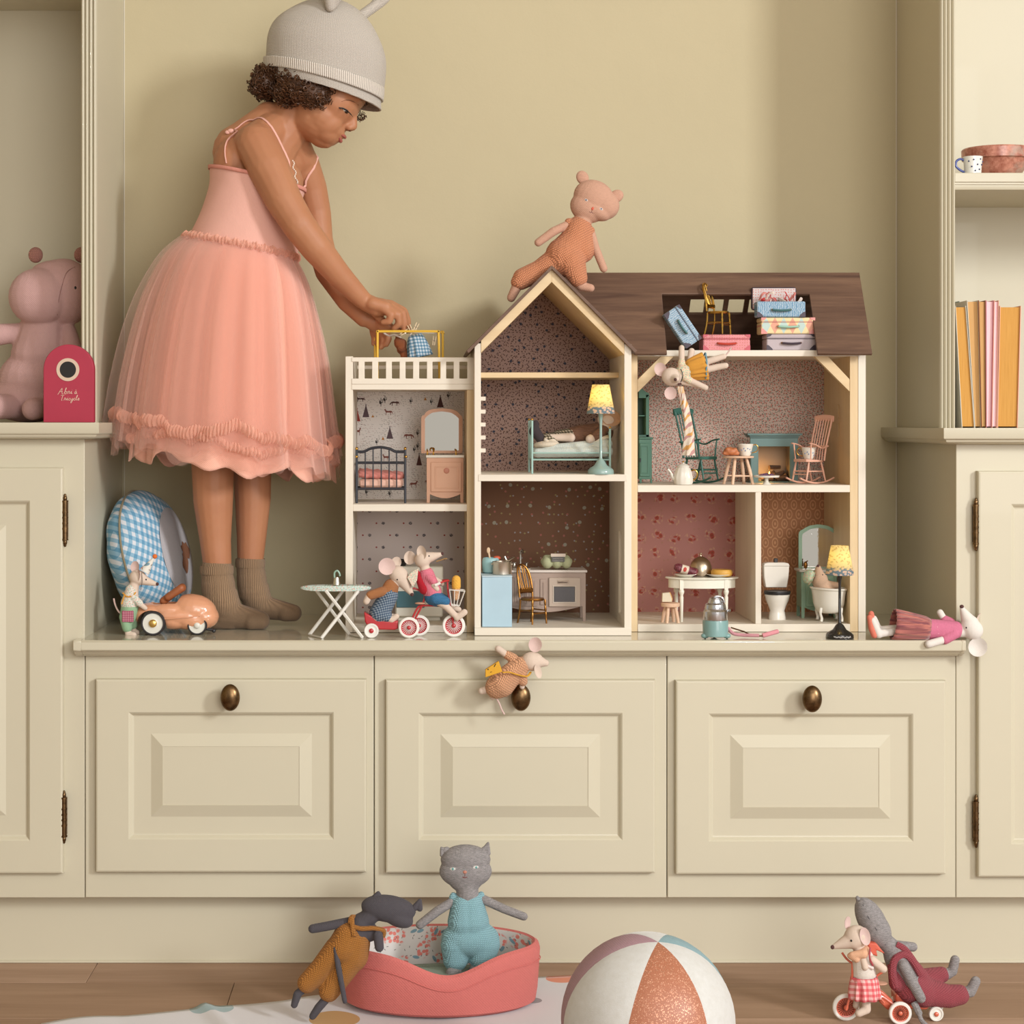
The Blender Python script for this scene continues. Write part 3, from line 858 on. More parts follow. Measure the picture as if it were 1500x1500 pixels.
m = MB(); board(m, [YR-.001, .14, .175, YRB], [zb, PZ(645, YR), PZ(588, YR), PZ(516, YR)], {(1, 1)}, lambda u, v, w_: (XR3+w_, u, v), XR4-XR3)
m.build('side_panel', WP, hR, bevel=.0004, seg=1)
bx('floor_board', WPX, hR, XR1, XR2, YR-.0006, YRB, PZ(721, YR), ZRU)
bx('floor_board', WPX, hR, XR1, XR2, YR-.001, YRB, zb, ZRL)
bx('attic_floor', WPX, hR, XR1, XR3, YR-.0006, YRB, PZ(522, YR), ZRA)
bx('partition', WP, hR, XP0, XP1, YR-.0003, YRB, ZRL, PZ(721, YR))
for q in ([(934, 556), (968, 522), (987, 522), (934, 575)], [(1193, 522), (1213, 522), (1245, 556), (1245, 574)]):
    m = MB(); m.pprism(q, YR+.001, .011); m.build('corner_brace', PINEX, hR, bevel=.0004, seg=1)
papered('papered_back', hR, XR1, XR2, ZRU, PZ(522, YR), YRB-.004, print_paper('vine', 'c6ad9f'))
papered('papered_back', hR, XR1, XP0, ZRL, PZ(721, YR), YRB-.004, print_paper('roses', 'b37e77'))
papered('papered_back', hR, XP1, XR2, ZRL, PZ(721, YR), YRB-.004, print_paper('scallop', 'b47e5a'))
ye, yr = .055, .14; ze, zr = PZ(518, ye), PZ(399, yr)
nv = Vector((0, -(zr-ze), (yr-ye))).normalized()
x0, x1 = PX(974, YR), PX(1193, YR)
m = MB(); xr = PX(1278, ye); xl0, xl1 = XM3+.008, xc+.008
def rp(u, v, w_):
    lx = xl0+(xl1-xl0)*v if u == 'L' else u
    return Vector((lx, ye+(yr-ye)*v, ze+(zr-ze)*v))+nv*(-w_)
board(m, ['L', x0, x1, xr], [0, .73, 1.], {(1, 0)}, rp, .005)
m.build('roof_board', STAIN, hR, bevel=.0006, seg=1, label='dark brown roof board with a wide opening')
ybk = .262; zbk = ZRA
def rb(u, v, w_): return Vector((u, ybk+(yr+.004-ybk)*v, zbk+(zr-.004-zbk)*v))+Vector((0, -.7, -.7))*w_
def vat(py):
    lo, hi = 0., 1.
    for _ in range(30):
        md = (lo+hi)/2; q = rb(0, md, 0)
        if VY-(q.z-CZ)/S(q.y) > py: lo = md
        else: hi = md
    return lo
v0, v1 = vat(457), vat(436)
yq = rb(0, (v0+v1)/2, 0).y
us = [XM3+.01]
for a, b in ((1010, 1031), (1038, 1059), (1066, 1089), (1096, 1117)): us += [PX(a, yq), PX(b, yq)]
us.append(xr)
m = MB(); board(m, us, [0, v0, v1, 1.], {(1, 1), (3, 1), (5, 1), (7, 1)}, rb, .005)
m.build('roof_board', STAIN, hR, bevel=.0006, seg=1, label='rear roof board with a row of small windows')
# ================================================================ miniature furniture and small things in the doll houses
NAVY = paint('23262f', .35, coat=.2); GOLD = metal('c79a4a', .25); GOLDD = metal('a3713a', .35, .3); SILV = metal('b9b4ac', .25, .15)
PEACH = paint('dcab8d', .5); MINT = paint('9dbdb4', .4); TEAL = paint('2c5c50', .5); SAGE = paint('8fae94', .5)
CLAY = paint('bfab9c', .5); DARK = paint('2c2a2b', .4); WHITEG = paint('e6e0d3', .2, coat=.4); CREAMY = paint('e4dfd0', .45)
PINKW = paint('dba78f', .5); BLACKG = paint('1c1a1b', .15, coat=.5); MIRROR = metal('d8d4cc', .02)
def H(Z, h, Y): return Z+h*S(Y)               # h photograph pixels above a floor at height Z
def V(x, Y, z): return Vector((PX(x, Y), Y, z))

# --- crib
Y0, Y1, Z = .105, .175, ZLU
cr = thing('crib', 'navy metal crib with gold knobs and pink bedding in the cowboy-papered room', 'crib', V(558, Y0, Z))
zz = lambda y: PZ(y, Y0)
m = MB()
def crib_end(Yc, name):
    m = MB()
    for x in (522.5, 593.5): m.tube([V(x, Yc, Z), V(x, Yc, zz(659))], .0019, 10)
    top = [V(x, Yc, zz(y)) for x, y in ((522.5, 662), (533, 662), (543, 657.5), (557, 655.5), (571, 658), (580, 662), (593.5, 662))]
    m.tube(smoothpath(top), .0017, 8)
    for y in (678.5, 716): m.tube([V(522.5, Yc, zz(y)), V(593.5, Yc, zz(y))], .0014 if y < 700 else .0019, 8)
    for x, y in ((535, 661), (546.5, 657), (558.5, 655.5), (570, 657.5), (581, 661.5)): m.tube([V(x, Yc, zz(716)), V(x, Yc, zz(y))], .0010, 8)
    m.build('crib_side', NAVY, cr)
crib_end(Y0, 'crib_side'); crib_end(Y1, 'crib_side')
for x in (522.5, 593.5):
    for z in (716, 680): m = MB(); m.tube([V(x, Y0, zz(z)), V(x, Y1, zz(z))], .0014, 8); m.build('crib_rail', NAVY, cr)
for x in (522.5, 593.5):
    for Yc, yy in ((Y0, 657.5), (Y1, 657.5)):
        m = MB(); m.ell(V(x, Yc, zz(yy)), .0023, nu=12, nv=8); m.build('gold_knob', GOLD, cr)
    m = MB(); m.ell(V(x+(1.2 if x > 560 else 0), Y0-.001, zz(669)), .0023, nu=12, nv=8); m.build('gold_knob', GOLD, cr)
pk = fabric('cf8378', 700); pl = fabric('dfb3a0', 600, mottled=.15)
a, b = V(526, Y0+.004, zz(714)), V(591, Y1-.004, zz(702))
bx('mattress', pl, cr, a.x, b.x, a.y, b.y, a.z, b.z, .003)
m = MB(); n = 12; vs = []
for i in range(n+1):
    for j in range(7):
        x = a.x+(b.x-a.x)*i/n; y = a.y+(b.y-a.y)*j/6
        vs.append((x, y, PZ(702, Y0)+.002+.016*sin(pi*min(1, max(0, .12+.8*j/6)))*(.9-.35*i/n)+.0012*sin(i*2.3+j)))
m.add(vs, [(i*7+j, (i+1)*7+j, (i+1)*7+j+1, i*7+j+1) for i in range(n) for j in range(6)])
q = m.build('quilt', pk, cr); sd = q.modifiers.new('s', 'SOLIDIFY'); sd.thickness = .006; sd.offset = -1

# --- peach washstand with mirror
Y0, Z = .12, ZLU; D_ = .05
ws = thing('washstand', 'peach wooden washstand cabinet with arched mirror beside the navy crib', 'cabinet', V(652, Y0, Z))
def legged(par, mat, xl, xr, ytop, yap, Y0, dep, Z, legw=4.5, name='cabinet_body', dip=6):
    """cabinet box on short legs with a curved apron"""
    m = MB(); pts = [(xl, ytop), (xr, ytop), (xr, 'f'), (xr-legw, 'f'), (xr-legw-.5, yap)]
    k = 10
    for i in range(1, k): t = i/k; pts.append((xr-legw+(xl-xr+2*legw)*t, yap+dip*sin(pi*t)))
    pts += [(xl+legw+.5, yap), (xl+legw, 'f'), (xl, 'f')]
    m.prism([(PX(x, Y0), Z if y == 'f' else PZ(y, Y0)) for x, y in pts], Y0, Y0+.003)
    m.box((PX(xl, Y0), Y0+.003, PZ(yap, Y0)), (PX(xr, Y0), Y0+dep, PZ(ytop, Y0)))
    for x in (xl, xr-legw): m.box((PX(x, Y0), Y0+dep-.005, Z), (PX(x+legw, Y0), Y0+dep, PZ(yap, Y0)))
    return m.build(name, mat, par, bevel=.0003, seg=1)
legged(ws, PEACH, 625, 679, 670, 724, Y0, D_, Z)
bx('top_slab', WHITEG, ws, PX(624, Y0), PX(680, Y0), Y0-.002, Y0+D_, PZ(670.5, Y0), PZ(666.5, Y0))
d = bx('door', PEACH, ws, PX(631, Y0), PX(676, Y0), Y0-.0022, Y0+.001, PZ(720.5, Y0), PZ(677, Y0), .0006)
m = MB(); rings(m, PX(636.5, Y0), PX(671.5, Y0), PZ(716, Y0), PZ(683, Y0), [(0, .0022), (.0004, .0028), (.0018, .0028), (.0022, .0021)], Y0); m.build('door_panel', PEACH, d, smooth=False)
m = MB(); m.ell(V(654, Y0-.002, PZ(689.5, Y0)), (.0046, .0012, .0045)); m.build('rosette', paint('c4826a', .5), d, label='round terracotta rosette')
Ym = Y0+D_-.004
fr = [(617, 664), (617, 611), (619, 608), (622, 607.5), (624, 603), (632, 599.5), (647, 598), (662, 599.5), (671, 603), (673, 607.5), (675.5, 608), (677.5, 611), (677.5, 664)]
inn = [(622.5, 660), (622.5, 613), (626, 609), (633, 604.5), (647, 602.5), (661, 604.5), (668, 609), (672, 613), (672, 660)]
def mirror_frame(par, outer, inner, mat, Y, th):
    m = MB(); so = [P(x, y, Y) for x, y in outer]; si = [P(x, y, Y) for x, y in inner]
    m.tube(smoothpath([ (p+q)/2 for p, q in zip(resample(so, 40), resample(si, 40))], 1), .0001, 4)
    m = MB(); A = resample(so, 60); B = resample(si, 60); vs = []
    for p, q in zip(A, B):
        vs += [p, q, q+Vector((0, th, 0)), p+Vector((0, th, 0))]
    n = len(A); fs = []
    for i in range(n):
        j = (i+1) % n
        for k in range(4): fs.append((i*4+k, i*4+(k+1) % 4, j*4+(k+1) % 4, j*4+k))
    m.add(vs, fs); m.build('mirror_frame', mat, par)
    m = MB(); mid = [(x, Y+.002, z) for x, z in [(q.x, q.z) for q in A]]
    m.prism([(q.x, q.z) for q in B], Y+.0012, Y+.0026); m.build('mirror_glass', MIRROR, par, smooth=False)
def resample(pts, n):
    L = [0]; c = pts+[pts[0]]
    for a_, b_ in zip(c, c[1:]): L.append(L[-1]+(b_-a_).length)
    out = []; k = 0
    for i in range(n):
        t = L[-1]*i/n
        while L[k+1] < t: k += 1
        f = (t-L[k])/max(1e-9, L[k+1]-L[k]); out.append(c[k].lerp(c[k+1], f))
    return out
mirror_frame(ws, fr, inn, PEACH, Ym, .003)
for x in (626, 635, 668):       # gilt feet and taps on the slab
    m = MB(); c = V(x, Y0+.012, PZ(666.5, Y0)); m.lathe([(.0022, 0), (.0012, .002), (.0009, .006), (.0016, .0075), (0, .009)], c, 12)
    if x == 635: m.tube(smoothpath([c+Vector((0, 0, .004)), c+Vector((.001, -.002, .0095)), c+Vector((-.004, -.006, .0095)), c+Vector((-.005, -.008, .006))]), .0009, 8)
    m.build('tap', GOLD, ws, label='gilt tap')

# --- yellow drying rack on the terrace
YEL = paint('e0b132', .4); Z = ZTE
rk = thing('drying_rack', 'yellow metal drying rack on the roof terrace of the left house', 'drying rack', V(600, .14, Z))
m = MB()
for Yc, xa, xb, yt in ((.10, 553, 642.5, 485.5), (.16, 549.5, 648.5, 487)):
    m.tube(smoothpath([V(xa, Yc, Z+.002), V(xa, Yc, PZ(490, Yc)), V(xa+1.2, Yc, PZ(yt+1, Yc)), V(xa+5, Yc, PZ(yt, Yc)), V(xb-5, Yc, PZ(yt, Yc)), V(xb-1.2, Yc, PZ(yt+1, Yc)), V(xb, Yc, PZ(490, Yc)), V(xb+(1.5 if Yc < .12 else 0), Yc, Z+.002)], 4), .0019, 10)
for x1_, x2_ in ((553, 550), (642.5, 648)): m.tube([V(x1_, .10, Z+.004), V(x2_, .16, Z+.004)], .0015, 8)
for x1_, x2_ in ((555, 552), (641, 645)): m.tube([V(x1_, .10, PZ(486, .10)), V(x2_, .16, PZ(487, .16))], .0015, 8)
m.build('rack_frame', YEL, rk)
m = MB(); m.tube([V(556, .13, PZ(487, .13)), V(645, .13, PZ(488, .13))], .0006, 6); m.build('line', paint('e2ded2', .6), rk)
g1 = thing('toy_trousers', 'tiny rust brown knitted trousers pegged on the yellow rack', 'toy clothes', V(586, .125, PZ(520, .125)))
blob('trouser_body', .125, [('c', 583, 494, 0, 4, 585, 503, 0, 8), ('c', 589, 503, 0, 7, 588, 512, -1, 7), ('c', 590, 512, 0, 6, 593, 522, 0, 6), ('c', 583, 500, 0, 6, 588, 510, 0, 7)], knit('a8603a', .0016), g1, .001, 3)
m = MB(); c = V(588.5, .121, PZ(512, .125)); R = rotm('X', 60)
m.lathe([(.0052, 0), (.0064, .001), (.0058, .004)], c, 18, R); m.build('cuff', knit('8f4e2c', .0014), g1)
g2 = thing('toy_pinafore', 'tiny blue gingham pinafore pegged on the yellow rack', 'toy clothes', V(614, .12, PZ(523, .12)))
pleats('skirt', gingham('c3cad0', '7f9cb0', '55788f', .0052, .1), g2, V(608, .12, PZ(490, .12)), V(615, .12, PZ(523, .12)), .0095, .0185, 7, .09, 6, .55, .75)
m = MB(); m.tube(smoothpath([V(602, .118, PZ(489, .12)), V(600, .118, PZ(494, .12)), V(604, .118, PZ(497, .12))]), .0012, 6); m.build('tie', paint('d8d0c8', .8), g2)
g3 = thing('toy_scarf', 'tiny pale cloth strip hung on the yellow rack beside the brown trousers', 'toy clothes', V(574, .12, PZ(496, .12)))
m = MB(); m.tube(smoothpath([V(562, .12, PZ(488, .12)), V(570, .118, PZ(492, .12)), V(578, .116, PZ(491, .12)), V(588, .118, PZ(495, .12))]), [.0018, .003, .0034, .003, .003, .003, .003, .003, .003, .003, .003, .003, .003, .003, .003, .003, .003, .003, .002], 8, flat=.5); m.build('cloth', fabric('cfc0b4', 900), g3)
PEG = wood('cbb08a', 'e3d0b0', 'Z', 40.)
def peg(x, y, Y, ang, label):
    p = thing('clothes_peg', label, 'clothes peg', V(x, Y, PZ(y, Y)), 'clothes pegs on the yellow rack')
    R = rotm('Y', ang); c = V(x, Y, PZ(y, Y))
    for sx in (-1, 1):
        m = MB(); m.add([R @ Vector(v)+c for v in ((sx*.0004, -.001, -.006), (sx*.0022, -.001, -.006), (sx*.0026, -.001, .008), (sx*.0014, -.001, .008), (sx*.0004, .001, -.006), (sx*.0022, .001, -.006), (sx*.0026, .001, .008), (sx*.0014, .001, .008))],
                        [(0, 1, 2, 3), (7, 6, 5, 4), (0, 4, 5, 1), (1, 5, 6, 2), (2, 6, 7, 3), (3, 7, 4, 0)])
        m.build('prong', PEG, p, smooth=False)
    m = MB(); m.tube([R @ Vector((-.0026, 0, .001))+c, R @ Vector((.0026, 0, .001))+c], .0011, 8); m.build('spring', SILV, p)
peg(602, 483, .119, -25, 'wooden peg at the left shoulder of the gingham pinafore')
peg(609, 480, .119, 25, 'wooden peg at the right shoulder of the gingham pinafore')
peg(636, 500, .125, 8, 'wooden peg hanging free at the right end of the rack')
peg(592, 487, .122, 60, 'wooden peg between trousers and pinafore')

# --- toy stove in the lower left room
Y0, Z = .135, ZLL
st = thing('toy_cooker', 'cream toy cooker with teal oven front in the sprig-papered room', 'cooker', V(614, Y0, Z))
bx('body', CREAMY, st, PX(579, Y0), PX(649, Y0), Y0, Y0+.06, PZ(904, Y0), PZ(830, Y0), .002)
bx('plinth', CREAMY, st, PX(583, Y0), PX(645, Y0), Y0+.006, Y0+.055, Z, PZ(904, Y0), .001)
bx('oven_door', paint('47707a', .35), st, PX(580.5, Y0), PX(622, Y0), Y0-.002, Y0+.001, PZ(890, Y0), PZ(866, Y0), .001, label='teal oven door')
m = MB(); m.lathe([(0, 0), (.011, 0), (.0125, .003), (.0125, .009), (.011, .0095), (.0108, .003), (0, .002)], V(584, Y0+.02, PZ(829.8, Y0)), 24); m.tube([V(594, Y0+.015, PZ(823, Y0)), V(606, Y0+.005, PZ(820, Y0))], .0015, 8)
o = m.build('saucepan', BLACKG, None); tag(o, 'small black pan standing on the cream toy cooker', 'pan')

# --- ironing board
ib = thing('ironing_board', 'miniature ironing board with green ditsy cover and white crossed legs', 'ironing board', V(495, .02, ZBT))
Yb = .02; c = P(492, 861, Yb)
m = MB(); pr = []
for i in range(48):
    t = 2*pi*i/48; x = cos(t); y = sin(t)
    wx = .0525*x; wy = .0145*y*(1-.35*max(0, -x)**2)
    pr.append((wx, wy))
vs = [(c.x+a, c.y+b, c.z+h*(1-.7*(a/.0525)**6)) for h in (-.0028, -.0040, 0, .0034, .0040) for a, b in [(p*f, q*f) for p, q in pr for f in [1 if h in (0, -.0028) else .985]]]
n = 48; fs = [(i*n+k, i*n+(k+1) % n, (i+1)*n+(k+1) % n, (i+1)*n+k) for i in (1, 2, 3) for k in range(n)]+[tuple(range(2*n-1, n-1, -1)), tuple(range(4*n, 5*n))]
m.add(vs, fs); m.build('board_top', print_paper('tiny', 'c3d0c8'), ib)
IW = paint('dcd8ce', .4)
for yy, A, B in ((-.008, (525.6, 468), (471, 934)), (.030, (504, 0), (452, 0))):
    pass
zt_ = c.z-.003
for xt, xb, yy in ((525, 471, -.010), (477, 531, -.006), (505, 453, .030), (461, 512, .034)):
    m = MB(); a = Vector((PX(xt, yy+.01), yy+.012, zt_)); b = Vector((PX(xb, yy), yy, ZBT+.001)); m.tube([a, b], .0017, 6, flat=1.5); m.build('leg', IW, ib)
for xa, ya, xb, yb in ((471, -.010, 453, .030), (531, -.006, 512, .034)):
    m = MB(); m.tube([Vector((PX(xa, ya), ya, ZBT+.0016)), Vector((PX(xb, yb), yb, ZBT+.0016))], .0014, 8); m.build('foot_bar', IW, ib)
ir = thing('toy_iron', 'tiny silver iron standing on the ironing board', 'iron', P(493, 857, Yb))
c2 = Vector((PX(493, Yb), Yb, c.z+.0042))
m = MB(); m.lathe([(.0055, 0), (.0052, .003), (.0042, .009), (.003, .0115), (0, .012)], c2, 18, sx=1., sy=.7); m.build('iron_body', metal('c9c4b4', .25), ir)
m = MB(); m.tube(smoothpath([c2+Vector((-.003, 0, .0105)), c2+Vector((-.003, 0, .018)), c2+Vector((.001, 0, .021)), c2+Vector((.0042, 0, .017)), c2+Vector((.0048, 0, .013))]), .0014, 8); m.build('handle', paint('8fae9c', .3, coat=.4), ir, label='pale green handle')

# --- bed and floor lamp in the middle house
Y0, Y1, Z = .07, .15, ZMU
bd = thing('toy_bed', 'pale mint metal doll bed with gold knobs and cream bedding', 'bed', V(835, Y0, Z))
for xc_, ytop_ in ((779.5, 616), (893.5, 628)):
    m = MB()
    for Yc in (Y0, Y1): m.tube([V(xc_, Y0, Z)+Vector((0, Yc-Y0, 0)), V(xc_, Y0, PZ(ytop_, Y0))+Vector((0, Yc-Y0, 0))], .0017, 10)
    zt_ = PZ(ytop_+6, Y0); X = PX(xc_, Y0)
    m.tube(smoothpath([(X, Y0, zt_-.004), (X, Y0+.02, zt_), (X, (Y0+Y1)/2, zt_+.006), (X, Y1-.02, zt_), (X, Y1, zt_-.004)]), .0013, 8)
    m.tube([(X, Y0, PZ(673, Y0)), (X, Y1, PZ(673, Y0))], .0013, 8)
    for k in range(1, 6): m.tube([(X, Y0+(Y1-Y0)*k/6, PZ(673, Y0)), (X, Y0+(Y1-Y0)*k/6, zt_+.003*sin(pi*k/6))], .0007, 6)
    m.build('bed_end', MINT, bd)
    for Yc in (Y0, Y1):
        m = MB(); m.ell((X, Yc, PZ(ytop_-1.5, Y0)), .0019, nu=10, nv=8); m.build('gold_knob', GOLD, bd)
for Yc in (Y0, Y1):
    for y in (663.5, 673.5): m = MB(); m.tube([(PX(779.5, Y0), Yc, PZ(y, Y0)), (PX(893.5, Y0), Yc, PZ(y, Y0))], .0012, 8); m.build('side_rail', MINT, bd)
blob('mattress', .11, [('c', 786, 663, -25, 7, 888, 661, -25, 8), ('c', 786, 663, 15, 7, 888, 661, 15, 8), ('c', 786, 662, -5, 8, 888, 658, -5, 9), ('c', 800, 657, -20, 6, 888, 650, -18, 8)], fabric('bcc2bb', 500, mottled=.1), bd, .0016, 5)
blob('pillow', .11, [('e', 800, 651, -8, 19, 7, 22, -4), ('e', 806, 645, 0, 16, 7, 20, -20)], fabric('cfc2ae', 600), bd, .0014, 5)
m = MB(); vs = []; n = 20
for i in range(n+1):
    t = i/n
    for j in range(9):
        s_ = j/8
        x = 797+93*t; y = 640+14*sin(pi*min(1, t*1.15))-3*t+1.5*sin(t*9+s_*3)
        vs.append(W3(x, y+(3 if j in (0,) else 0), -24+44*s_, .11))
m.add(vs, [(i*9+j, (i+1)*9+j, (i+1)*9+j+1, i*9+j+1) for i in range(n) for j in range(8)])
q = m.build('blanket', fabric('d5c9b6', 600), bd, label='cream blanket'); sd = q.modifiers.new('s', 'SOLIDIFY'); sd.thickness = .004; sd.offset = -1

def lamp(x, Y, Z, mat, shade, ht, hb, ytop, ybot, yst, label, bulb, basew=15, dark=False, rt=12.5, rb=20.5):
    s = S(Y); l = thing('floor_lamp', label, 'lamp', V(x, Y, Z))
    c = V(x, Y, Z); hs = (PZ(ybot, Y)-Z)/s
    m = MB(); bw = basew
    pr = [(bw, 0), (bw+.5, 1.5), (bw, 6), (bw*.85, 9), (bw*.5, 13), (bw*.34, 18), (bw*.28, 20), (3., 22), (2.2, 24), (1.9, hs-14), (2.6, hs-8), (3.6, hs-2), (3.6, hs+2), (1.2, hs+3), (1.2, hs+14), (0, hs+14)]
    m.lathe([(a*s, b*s) for a, b in pr], c, 28); m.build('lamp_base', mat, l)
    ztp = PZ(ytop, Y)-Z
    m = MB(); N = 64; vs = []
    for i in range(9):
        t = i/8; r0 = (rb+(rt-rb)*t)*s
        for k in range(N):
            th = 2*pi*k/N; r = r0*(1+.012*sin(24*th)); vs.append(c+Vector((r*cos(th), r*sin(th), hs*s+(ztp-hs*s)*t)))
    m.add(vs, [(i*N+k, i*N+(k+1) % N, (i+1)*N+(k+1) % N, (i+1)*N+k) for i in range(8) for k in range(N)])
    sh = m.build('lamp_shade', shade, l)
    m = MB(); m.ell(c+Vector((0, 0, (hs+18)*s)), (.004, .004, .005), nu=12, nv=8); m.build('bulb', glow('ffd27a', 6.), l)
    ld = bpy.data.lights.new('bulb_light', 'POINT'); ld.energy = bulb; ld.color = (1., .70, .22); ld.shadow_soft_size = .004
    lo = bpy.data.objects.new('bulb_light', ld); COL.objects.link(lo); lo.parent = l; lo.location = (0, 0, (hs+19)*s+.007)
    return l
def shade_mat():
    t = NT('lamp_shade_cloth'); uv = uvxz(t); c = lin('d9cb9c')
    m, r, l = scatter(t, uv, 190, .33, 1.8, .9); c = t.mix(t.math('MULTIPLY', m, .55), c, lin('9c8a58'))
    x, z, _ = t.xyz(uv)
    zone = t.n('ShaderNodeMapRange', {'Value': z, 'From Min': SHZ0+.004, 'From Max': SHZ0+.016}).outputs[0]
    m2, r2, l2 = scatter(t, uv, 210, .42, 1.3, .9, off=4.)
    low = t.mix(m2, lin('71879a'), lin('d8bfb2'))
    nzz = t.n('ShaderNodeMapRange', {'Value': t.math('ADD', zone, t.math('MULTIPLY', t.math('SUBTRACT', t.noise(uv, 260, 2), .5), 1.5)), 'From Min': .35, 'From Max': .65}).outputs[0]
    c = t.mix(nzz, low, c)
    df = t.n('ShaderNodeBsdfDiffuse', {'Color': c}); tl = t.n('ShaderNodeBsdfTranslucent', {'Color': c})
    mx = t.n('ShaderNodeMixShader', {0: .45, 1: df.outputs[0], 2: tl.outputs[0]})
    t.t.links.new(mx.outputs[0], t.out.inputs[0]); return t.m
SHZ0 = (PZ(606, .045)-ZMU)
lamp(880, .045, ZMU, paint('8fa9a2', .25, coat=.3), shade_mat(), 0, 0, 563.5, 606, 0, 'lit floor lamp with grey-green base beside the doll bed', .026, basew=19)
SHZ0 = (PZ(842, -.005)-ZBT)
L2 = lamp(1230, -.005, ZBT, BLACKG, shade_mat(), 0, 0, 799.5, 842, 0, 'lit floor lamp with glossy black base on the bench top', .016, basew=20)
# hand-lettered scrawl on the black foot, too small to read
m = MB(); c = V(1230, -.005, ZBT); pts = []
for i in range(60):
    t = -1.95+i*.0145*1.15*1.0; a = -pi/2+(-.62+i/59*1.24); r = .0212
    pts.append(c+Vector((r*cos(a), r*sin(a), .0038+.0011*sin(i*1.35)+.0005*sin(i*.47))))
m.tube(pts, .00028, 5); m.build('lettering', paint('d8d4d0', .6), L2, label='white handwritten line on the foot')

# --- kitchen
Y0, Z = .125, ZML
k_ = thing('toy_kitchen', 'taupe toy kitchen unit with sink, tap and oven against the brown wallpaper', 'kitchen unit', V(800, Y0, Z))
KU = paint('a08a7c', .5)
legged(k_, KU, 735, 858, 838, 888, Y0, .055, Z, 4.5, dip=9)
bx('worktop', paint('cfc3b8', .4), k_, PX(733, Y0), PX(860, Y0), Y0-.003, Y0+.057, PZ(838.5, Y0), PZ(835, Y0))
d = bx('door', KU, k_, PX(750, Y0), PX(787, Y0), Y0-.0018, Y0+.001, PZ(888, Y0), PZ(846, Y0))
m = MB()
for i in range(9): m.tube([V(754+3.6*i, Y0-.0018, PZ(882, Y0)), V(754+3.6*i, Y0-.0018, PZ(851, Y0))], .0008, 6)
m.build('reeding', KU, d, kind='stuff')
d = bx('door', KU, k_, PX(791, Y0), PX(801, Y0), Y0-.0016, Y0+.001, PZ(886, Y0), PZ(848, Y0))
m = MB(); m.tube([V(796, Y0-.002, PZ(880, Y0)), V(796, Y0-.002, PZ(853, Y0))], .0008, 6); m.build('reeding', KU, d)
ov = bx('oven_door', paint('b3a08f', .5), k_, PX(804, Y0), PX(850, Y0), Y0-.003, Y0+.001, PZ(888.5, Y0), PZ(846, Y0), .0006)
m = MB(); rings(m, PX(809.5, Y0), PX(843.5, Y0), PZ(883, Y0), PZ(857.5, Y0), [(0, .003), (.0003, .0038), (.0013, .0038), (.0018, .003)], Y0); m.build('oven_window_frame', paint('c4b6a6', .5), ov, smooth=False)
bx('oven_window', paint('403a3a', .25, coat=.4), ov, PX(811.5, Y0), PX(841.5, Y0), Y0-.0034, Y0-.003, PZ(881.5, Y0), PZ(859.5, Y0), .0002)
m = MB(); rings(m, PX(816, Y0), PX(833, Y0), PZ(855, Y0), PZ(850, Y0), [(0, .003), (.0002, .0035), (.0006, .0035)], Y0); m.build('name_plate', paint('a8937f', .4), ov, smooth=False)
m = MB(); pts = []
for i in range(44): t = i/43; pts.append(V(817+14.5*t, Y0-.0038, PZ(852.8-1.6*sin(i*1.5)*(1-.45*t), Y0)))
m.tube(pts, .00025, 5); m.build('script_badge', paint('5c4436', .4), ov, label='flowing script badge')
sk = bx('sink', metal('b5aca2', .35), k_, PX(752, Y0), PX(778, Y0), Y0+.008, Y0+.045, PZ(835, Y0), PZ(833, Y0), .0006)
tp = V(762.5, Y0+.04, PZ(833, Y0)); m = MB()
m.tube([tp, tp+Vector((0, 0, .018))], .0016, 10); m.tube(smoothpath([tp+Vector((0, 0, .018)), tp+Vector((.0005, -.001, .024)), tp+Vector((.003, -.006, .0262)), tp+Vector((.003, -.012, .022))]), .0014, 10)
m.build('tap', SILV, sk)
for sx in (-1, 1):
    m = MB(); c = tp+Vector((sx*.0095, 0, 0)); m.lathe([(.0026, 0), (.0014, .002), (.0012, .006), (0, .0065)], c, 10)
    for a in range(4): m.tube([c+Vector((0, 0, .0055)), c+Vector((.003*cos(a*pi/2+.5), .003*sin(a*pi/2+.5), .0062))], .0006, 6)
    m.build('tap_handle', SILV, sk)
# egg box with a label
t = NT('pulp'); t.set(color=lin('a6a884'), rough=.9); t.bump(t.noise(t.co(), 900, 3), .5, .0005); PULP = t.m
Ye = .14; ze_ = PZ(835, Y0)
eb = thing('egg_box', 'pale green egg box with dark paper label on the toy kitchen', 'egg box', V(815, Ye, ze_))
prm = [('e', 801+k*14, 823.5, d_, 8, 9, 9, 0) for k in range(3) for d_ in (-8, 6)]+[('c', 800, 818, -6, 5, 830, 818, -6, 5), ('c', 800, 818, 4, 5, 830, 818, 4, 5), ('c', 797, 822, -2, 5.5, 833, 822, -2, 5.5)]
o = blob('carton', Ye, prm, PULP, eb, .0011, 3)
m = MB(); m.pbox(808, 814.5, 827, 823, Ye-.0175, .0008); lb = m.build('label_card', paint('55524e', .6), eb, smooth=False)
m = MB(); m.pbox(807, 811, 828.5, 815.5, Ye-.0178, .0008); m.build('label_card', paint('c9b8a8', .6), eb, smooth=False, label='pale strip of the label')
m = MB()
for r_ in range(2):
    pts = []
    for i in range(34): pts.append(V(810+14.5*i/33, Ye-.0181, PZ(817.3+3*r_+.7*sin(i*2.1), Ye)))
    m.tube(pts, .0002, 4)
m.build('lettering', paint('c9c4bc', .6), lb, kind='stuff')
